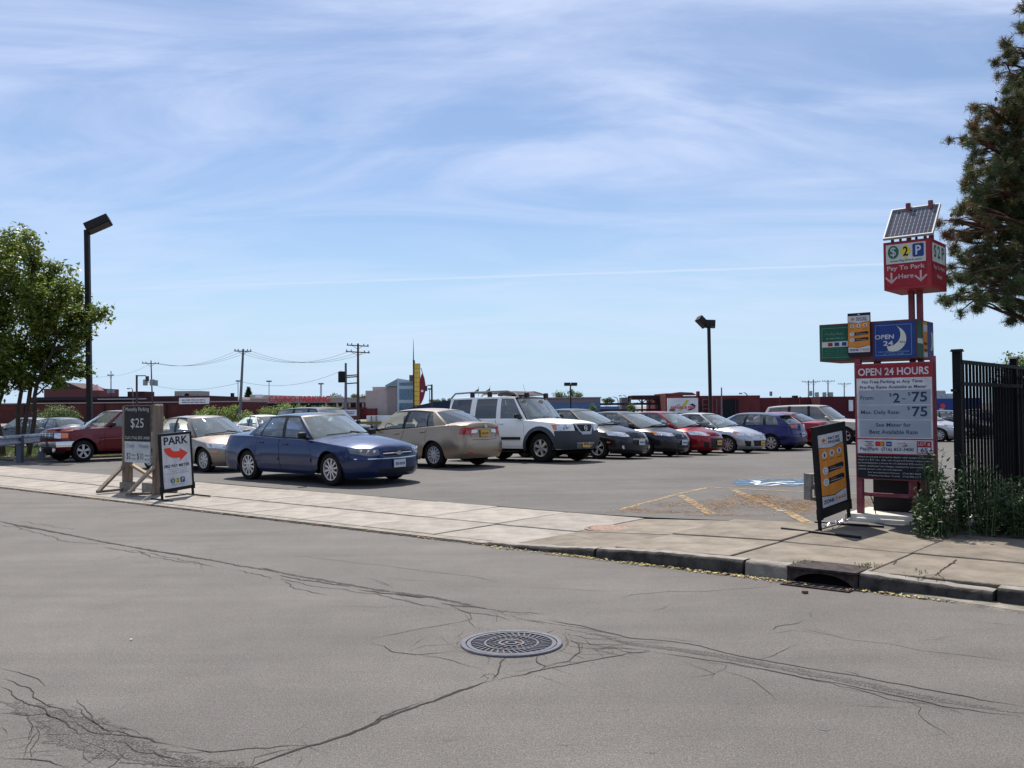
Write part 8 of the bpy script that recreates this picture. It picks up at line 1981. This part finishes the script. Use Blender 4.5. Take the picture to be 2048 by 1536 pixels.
# bushes and distant trees
def bush(px_, y0, y1, w, d, label, m=L_BUSH, seed=1, n=2600, leaf=.16, name='bush', cat='bush', group='bushes along the brick building', rag=1.0):
    g = np.random.default_rng(seed); p = at(px_, 815, d); k = d / FPX; zt_ = at(px_, y0, d).z; zb_ = at(px_, y1, d).z; base = Vector((p.x, d, BASEZ + .25)); root = empty(name, base, 0, label, cat, group)
    tr = MB(); W_m = w * k; H_m = zt_ - zb_; cz = (zt_ + zb_) / 2 - base.z; vs = []; fs = []
    for i in range(9):
        a = g.uniform(-1, 1); e = (a * W_m * .42, g.normal() * .3, cz + g.uniform(-.2, .38) * H_m * (1 - .5 * a * a)); branchy(tr, (g.normal() * .15, 0, -.2), e, .05, .01, g, .1)
    for i in range(26):
        a = g.uniform(-1, 1); b_ = g.uniform(-1, 1); hh = math.sqrt(max(0, 1 - a * a)); c = np.array([a * W_m * .46, g.normal() * W_m * .2, cz + b_ * hh * H_m * .42]); r = H_m * g.uniform(.10, .24) * rag
        mm = n // 26; P = c + np.clip(g.normal(size=(mm, 3)), -1.9, 1.9) * r * np.array([1.1, 1, .7]); v, f = leaves(P, leaf, g, .5, .55, .4); vs.append(v); fs.append(f)
    tr.build('branch', BARK, root); np_mesh('crown', vs, fs, m, root); return root
bush(118, 810, 850, 72, 75, 'round dark green bush left of the maroon pickup', L_BUSHD, 1, 5200, .11)
bush(318, 828, 845, 14, 85, 'small bush peeking out right of the wooden sign', L_BUSH, 2, 900, .13); bush(455, 812, 850, 105, 92, 'bright green bush behind the leaning grey pole', L_BUSH, 3, 4200, .17); bush(565, 804, 850, 80, 95, 'tallest bright green bush below the red lettering', L_BUSH, 4, 5200, .17); bush(640, 812, 848, 90, 98, 'bright green bush right of the tallest one behind the blue sedan', L_BUSH, 5, 4200, .17)
bush(595, 816, 848, 50, 94, 'low green bush filling the gap between the two larger ones', L_BUSH, 6, 2200, .17)
bush(1137, 781, 800, 50, 200, 'pale rounded tree rising behind the grey hall', L_FAR, 7, 2600, .32, 'distant_tree', 'tree', 'distant trees'); bush(1215, 797, 806, 26, 210, 'low distant tree right of the grey hall', L_FAR, 8, 900, .35, 'distant_tree', 'tree', 'distant trees')
bush(667, 786, 800, 18, 260, 'wispy distant tree above the beige parapet', L_FAR, 9, 260, .4, 'distant_tree', 'tree', 'distant trees', .6); bush(680, 789, 800, 10, 262, 'thinnest wispy distant tree beside the twin legged mast', L_FAR, 10, 150, .4, 'distant_tree', 'tree', 'distant trees', .6); bush(709, 789, 802, 18, 255, 'distant tree between the utility poles', L_FAR, 11, 700, .4, 'distant_tree', 'tree', 'distant trees'); bush(725, 790, 803, 22, 250, 'distant tree against the beige casino block', L_FAR, 12, 900, .4, 'distant_tree', 'tree', 'distant trees')
bush(888, 798, 806, 60, 260, 'low line of distant trees right of the marquee', L_FAR, 13, 1200, .5, 'distant_tree', 'tree', 'distant trees'); bush(1262, 806, 826, 14, 110, 'small bush in front of the steel frame', L_BUSHD, 14, 500, .2, group='bushes along the brick building'); bush(1186, 810, 826, 10, 140, 'small shrub in front of the blue band', L_BUSHD, 15, 300, .25, group='bushes along the brick building')
bush(2050, 712, 800, 60, 40, 'green shrub tree looming behind the fence at the right edge', L_BUSHD, 16, 5200, .14, 'distant_tree', 'tree', None)
# conifer
g = np.random.default_rng(4); d = 250; p = at(497, 815, d); k = d / FPX; root = empty('conifer_tree', (p.x, d, BASEZ), 0, 'small dark conifer above the beige parapet', 'tree'); zt_ = at(497, 774, d).z - BASEZ; b = MB(); b.tube([(0, 0, 0), (0, 0, zt_)], [.3, .03], 6); b.build('trunk', BARK, root)
t = g.uniform(0, 1, 2600) ** .7; z = zt_ - t * 26 * k; rr = t * 9 * k * g.uniform(.3, 1.05, 2600) * (1 + .25 * np.sin(t * 30)); a = g.uniform(0, 2 * math.pi, 2600); v, f = leaves(np.stack([rr * np.cos(a), rr * np.sin(a), z], 1), .55, g, .3, .3, .4, .3); np_mesh('crown', v, f, leaf_mat('conifer_leaf', (.02, .045, .02), (.035, .06, .03)), root)

# ---------------- pine at the right
DP = 12.2; pb_ = at(2175, 815, DP + .6); pb_.z = zg(pb_.x, pb_.y)
pine = empty('pine_tree', pb_, 0, 'large dark pine with browning tufts overhanging from the right edge', 'tree')
g = np.random.default_rng(31); tr = MB(); tw = MB()
top = at(2150, -160, DP + .6); trunk_pts = [Vector((0, 0, -.1)), Vector((.05, 0, 2.2)), Vector((-.05, 0, 4.2)), Vector((.05, 0, 6.2)), top - pb_]; tr.tube(trunk_pts, [.26, .22, .18, .13, .05], 10)
def needle_tufts(C, D, nper, L_, w, g):
    """C tuft origins, D twig directions"""
    n = len(C); C = np.repeat(C, nper, 0); D = np.repeat(D, nper, 0)
    C = C - D * g.uniform(0, .15, (n * nper, 1)); d = D * .5 + g.normal(size=C.shape) * .62; d /= np.linalg.norm(d, axis=1)[:, None]; l = L_ * g.uniform(.6, 1.15, (n * nper, 1))
    s = np.cross(d, g.normal(size=C.shape)); s /= np.linalg.norm(s, axis=1)[:, None]; v = np.stack([C - s * w, C + s * w, C + d * l], 1).reshape(-1, 3); return v, np.arange(3 * len(C)).reshape(-1, 3)
GV, GF, BV, BF = [], [], [], []
clumps = [(2035, 105, .26, .5), (2050, 150, .3, .3), (2040, 185, .22, .2), (2015, 130, .12, .6), (1995, 215, .18, .6), (1950, 210, .13, .9), (1975, 225, .15, .8), (2020, 215, .25, .4), (2050, 230, .4, .4), (1930, 275, .16, .6), (1955, 265, .2, .5), (1985, 265, .28, .5), (2020, 285, .35, .4), (2055, 300, .4, .3), (1945, 302, .15, .2), (1975, 320, .25, .3), (2010, 330, .3, .3),
          (1925, 362, .18, .3), (1950, 375, .26, .2), (1985, 380, .32, .2), (2020, 380, .35, .2), (2055, 390, .4, .2), (1960, 345, .2, .3), (1945, 425, .2, .5), (1975, 430, .25, .3), (2010, 430, .3, .2), (2045, 440, .4, .1), (1900, 460, .17, .8), (1920, 445, .14, .9), (1915, 480, .16, .6), (1950, 470, .22, .5), (1985, 480, .3, .4), (2020, 490, .35, .2),
          (1915, 520, .15, .2), (1945, 520, .2, .2), (1980, 530, .28, .1), (2020, 540, .3, .1), (2050, 550, .35, .1), (1905, 545, .14, .1), (1930, 560, .18, .1), (1960, 570, .2, .1), (1900, 595, .16, .0), (1925, 600, .17, .0), (1950, 605, .16, .0), (1975, 590, .18, .0), (1990, 570, .2, .1), (2020, 575, .2, .1), (2025, 625, .16, .0), (2048, 620, .2, .0), (2045, 590, .2, .0), (2000, 400, .35, .2), (2040, 340, .4, .3),
          (2090, 200, .5, .3), (2090, 350, .5, .2), (2090, 480, .5, .1), (2090, 600, .4, .1), (2100, 60, .4, .4), (2000, 505, .3, .2), (1965, 405, .25, .2)]
clumps += [(x_, y_, .55, .3) for x_, y_ in ((2190, 60), (2230, 180), (2260, 300), (2300, 420), (2330, 540), (2240, 480), (2200, 380), (2270, 620), (2180, -40), (2160, 560))]
for (cx_, cy_, r_, br_) in clumps:
    dd = g.normal() * .45; c = at(cx_, cy_, DP + dd) - pb_
    zt_ = max(.8, c.z - .35 - g.uniform(0, .5)); tt = min(1, zt_ / trunk_pts[-1].z); st = Vector((0, 0, zt_)) + Vector((trunk_pts[-1].x * tt * .3, 0, 0)); pts = branchy(tw, st, c, .035, .012, g, .05, 7)
    C, D = [], []; nsub = max(3, int(5 * (r_ / .22) ** 1.5))
    for q_ in range(nsub):
        cc_ = c + Vector(g.normal(size=3)) * r_ * .55; rs = r_ * g.uniform(.30, .52); branchy(tw, pts[int(g.integers(4, 8))], cc_, .014, .006, g, .06, 4)
        for _ in range(max(7, int(26 * (rs / .1) ** 1.3))):
            n_ = Vector(g.normal(size=3)).normalized(); n_.z *= .75; pp = cc_ + n_ * rs * g.uniform(.35, 1.0); dr = (n_ * .8 + Vector((0, 0, .45))).normalized(); C.append(pp); D.append(dr)
            if g.random() < .25: tw.tube([cc_, pp], [.004, .003], 3, cap=False)
    isb0 = np.repeat(g.random(nsub) < br_ * .85, 1); C = np.array(C); D = np.array(D)
    isb = g.random(len(C)) < ((br_ * .9) * (.35 + .65 * (D[:, 2] > .2)))
    for sel, V_, F_, npn in ((~isb, GV, GF, 24), (isb, BV, BF, 22)):
        if sel.sum(): v, f = needle_tufts(C[sel], D[sel], npn, .085, .0030, g); V_.append(v); F_.append(f)
# one thick bare limb sticking out to the left
p0 = at(1990, 452, DP) - pb_; p1 = at(1900, 440, DP - .2) - pb_; tw.tube([p0 + Vector((1.2, .4, -.2)), p0, p0.lerp(p1, .5) + Vector((0, 0, -.02)), p1], [.06, .045, .035, .028], 7)
tr.build('trunk', BARKP, pine, smooth=True, angle=180); tw.build('branch', BARKP, pine, smooth=True, angle=180)
np_mesh('crown', GV, GF, L_NEED, pine); np_mesh('brown_needles', BV, BF, L_BROWN, pine)
# cones
for cx_, cy_ in ((1992, 198), (2016, 128), (1946, 215), (1925, 448), (2040, 100), (1932, 272), (1903, 430)):
    c = at(cx_, cy_, DP) - pb_; b = MB(); b.lathe([(.001, -.035), (.022, -.015), (.02, .01), (.001, .035)], 7, 'z', tuple(c)); b.build('pine_cone', BARKP, pine)
# ---------------- weeds at the fence foot
g = np.random.default_rng(77); V_, F_ = [], []; stalks = MB()
fa = sw(FA2)
def weed(x, y, h, n, leaf, V_=V_, F_=F_, spread=.16):
    z0 = zg(x, y); a = g.normal(size=2) * .12 * h; pts = [Vector((x, y, z0)), Vector((x + a[0] * .4, y + a[1] * .4, z0 + h * .5)), Vector((x + a[0], y + a[1], z0 + h))]; stalks.tube(pts, [.006, .004, .002], 4, cap=False)
    t = g.uniform(.05, 1.0, n); P = np.array([(x + a[0] * q, y + a[1] * q, z0 + h * q) for q in t]) + g.normal(size=(n, 3)) * np.array([spread, spread, .05]) * (1.1 - .7 * t)[:, None] * (.4 + h * .6); P[:, 2] = np.maximum(P[:, 2], z0 + .01)
    v, f = leaves(P, leaf, g, .4, .38, .5, .1); V_.append(v); F_.append(f)
cnt = 0
for _ in range(1500):
    s = g.uniform(18.0, 27); w = SWALK + g.gamma(1.6, .45)
    if w > SWALK + 3.2: continue
    q = fw(s, w); left = sstep(17.9, 19.0, s)
    # pylon footing stays clear
    if s < 18.75 and w < SWALK + 1.0 and g.random() < .5: continue
    h = g.uniform(.16, .50) * (.55 + .45 * left) * (1.15 if w < SWALK + 1.8 else .8); weed(q.x, q.y, h, int(26 + h * 60), .07)
for (px_, py_, h) in ((1845, 985, 0), (1860, 990, 0), (1850, 1005, 0), (1838, 1012, 0), (1875, 985, 0), (1868, 905, 0), (1853, 930, 0), (1880, 950, 0), (1900, 940, 0), (1960, 912, 0), (1945, 935, 0), (1925, 950, 0), (1975, 965, 0), (2010, 960, 0), (2025, 945, 0), (1990, 940, 0), (1935, 965, 0), (1915, 975, 0), (1890, 975, 0), (1862, 965, 0)):
    for _ in range(4):
        d = g.uniform(9.9, 10.8); p = at(px_ + g.normal() * 6, py_ + g.normal() * 6, d); z0 = zg(p.x, p.y); h = p.z - z0
        if h > .1: weed(p.x, p.y, h, 60, .055, spread=.07)
wd = np_mesh('weeds', V_, F_, L_WEED); tag(wd, 'dense dark green weeds growing along the foot of the fence', 'weeds', kind='stuff')
so_ = stalks.build('weed_stalks', L_STALK, wd, fixn=False); tag(so_, kind='stuff')
# grass tufts: verge at left, strip behind the pickup, joints
def tufts(name, pts, m, lab, L_=.12, n=14):
    C = np.array([p for p in pts for _ in range(n)]); C[:, :2] += g.normal(size=(len(C), 2)) * .06; d = g.normal(size=C.shape) * .45; d[:, 2] = 1; d /= np.linalg.norm(d, axis=1)[:, None]; l = L_ * g.uniform(.4, 1.3, (len(C), 1)); s = np.cross(d, g.normal(size=C.shape)); s /= np.linalg.norm(s, axis=1)[:, None]
    v = np.stack([C - s * .006, C + s * .006, C + d * l], 1).reshape(-1, 3); o = np_mesh(name, v, np.arange(3 * len(C)).reshape(-1, 3), m); tag(o, lab, 'grass', kind='stuff')
L_GR = leaf_mat('grass_blade', (.08, .12, .03), (.18, .20, .07), .7, .3)
pts = []
for _ in range(2600):
    s, w = g.uniform(-15, -11.1), g.uniform(7, 15); q = fw(s, w); pts.append((q.x, q.y, zl(s, w) + .05))
tufts('grass', pts, L_GR, 'sunlit grass strip behind the maroon pickup', .16)
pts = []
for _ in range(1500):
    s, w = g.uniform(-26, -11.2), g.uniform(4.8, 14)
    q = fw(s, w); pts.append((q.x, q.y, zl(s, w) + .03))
tufts('verge_grass', pts, L_BUSHD, 'shaded rough grass and litter under the left tree', .14)  # dark leaf colour puts the tree's shade into this grass
pts = []
for (px_, py_, n_) in ((1732, 1134, 8), (1606, 1126, 3), (1850, 1164, 3)):
    for _ in range(n_): q = on_g(px_ + g.normal() * 5, py_ + g.normal() * 1.0, .0); pts.append((q.x, q.y, zkerb(17) + .01))
tufts('joint_grass', pts, L_GR, 'small grass tufts sprouting behind the kerb at the drain', .028, 9)
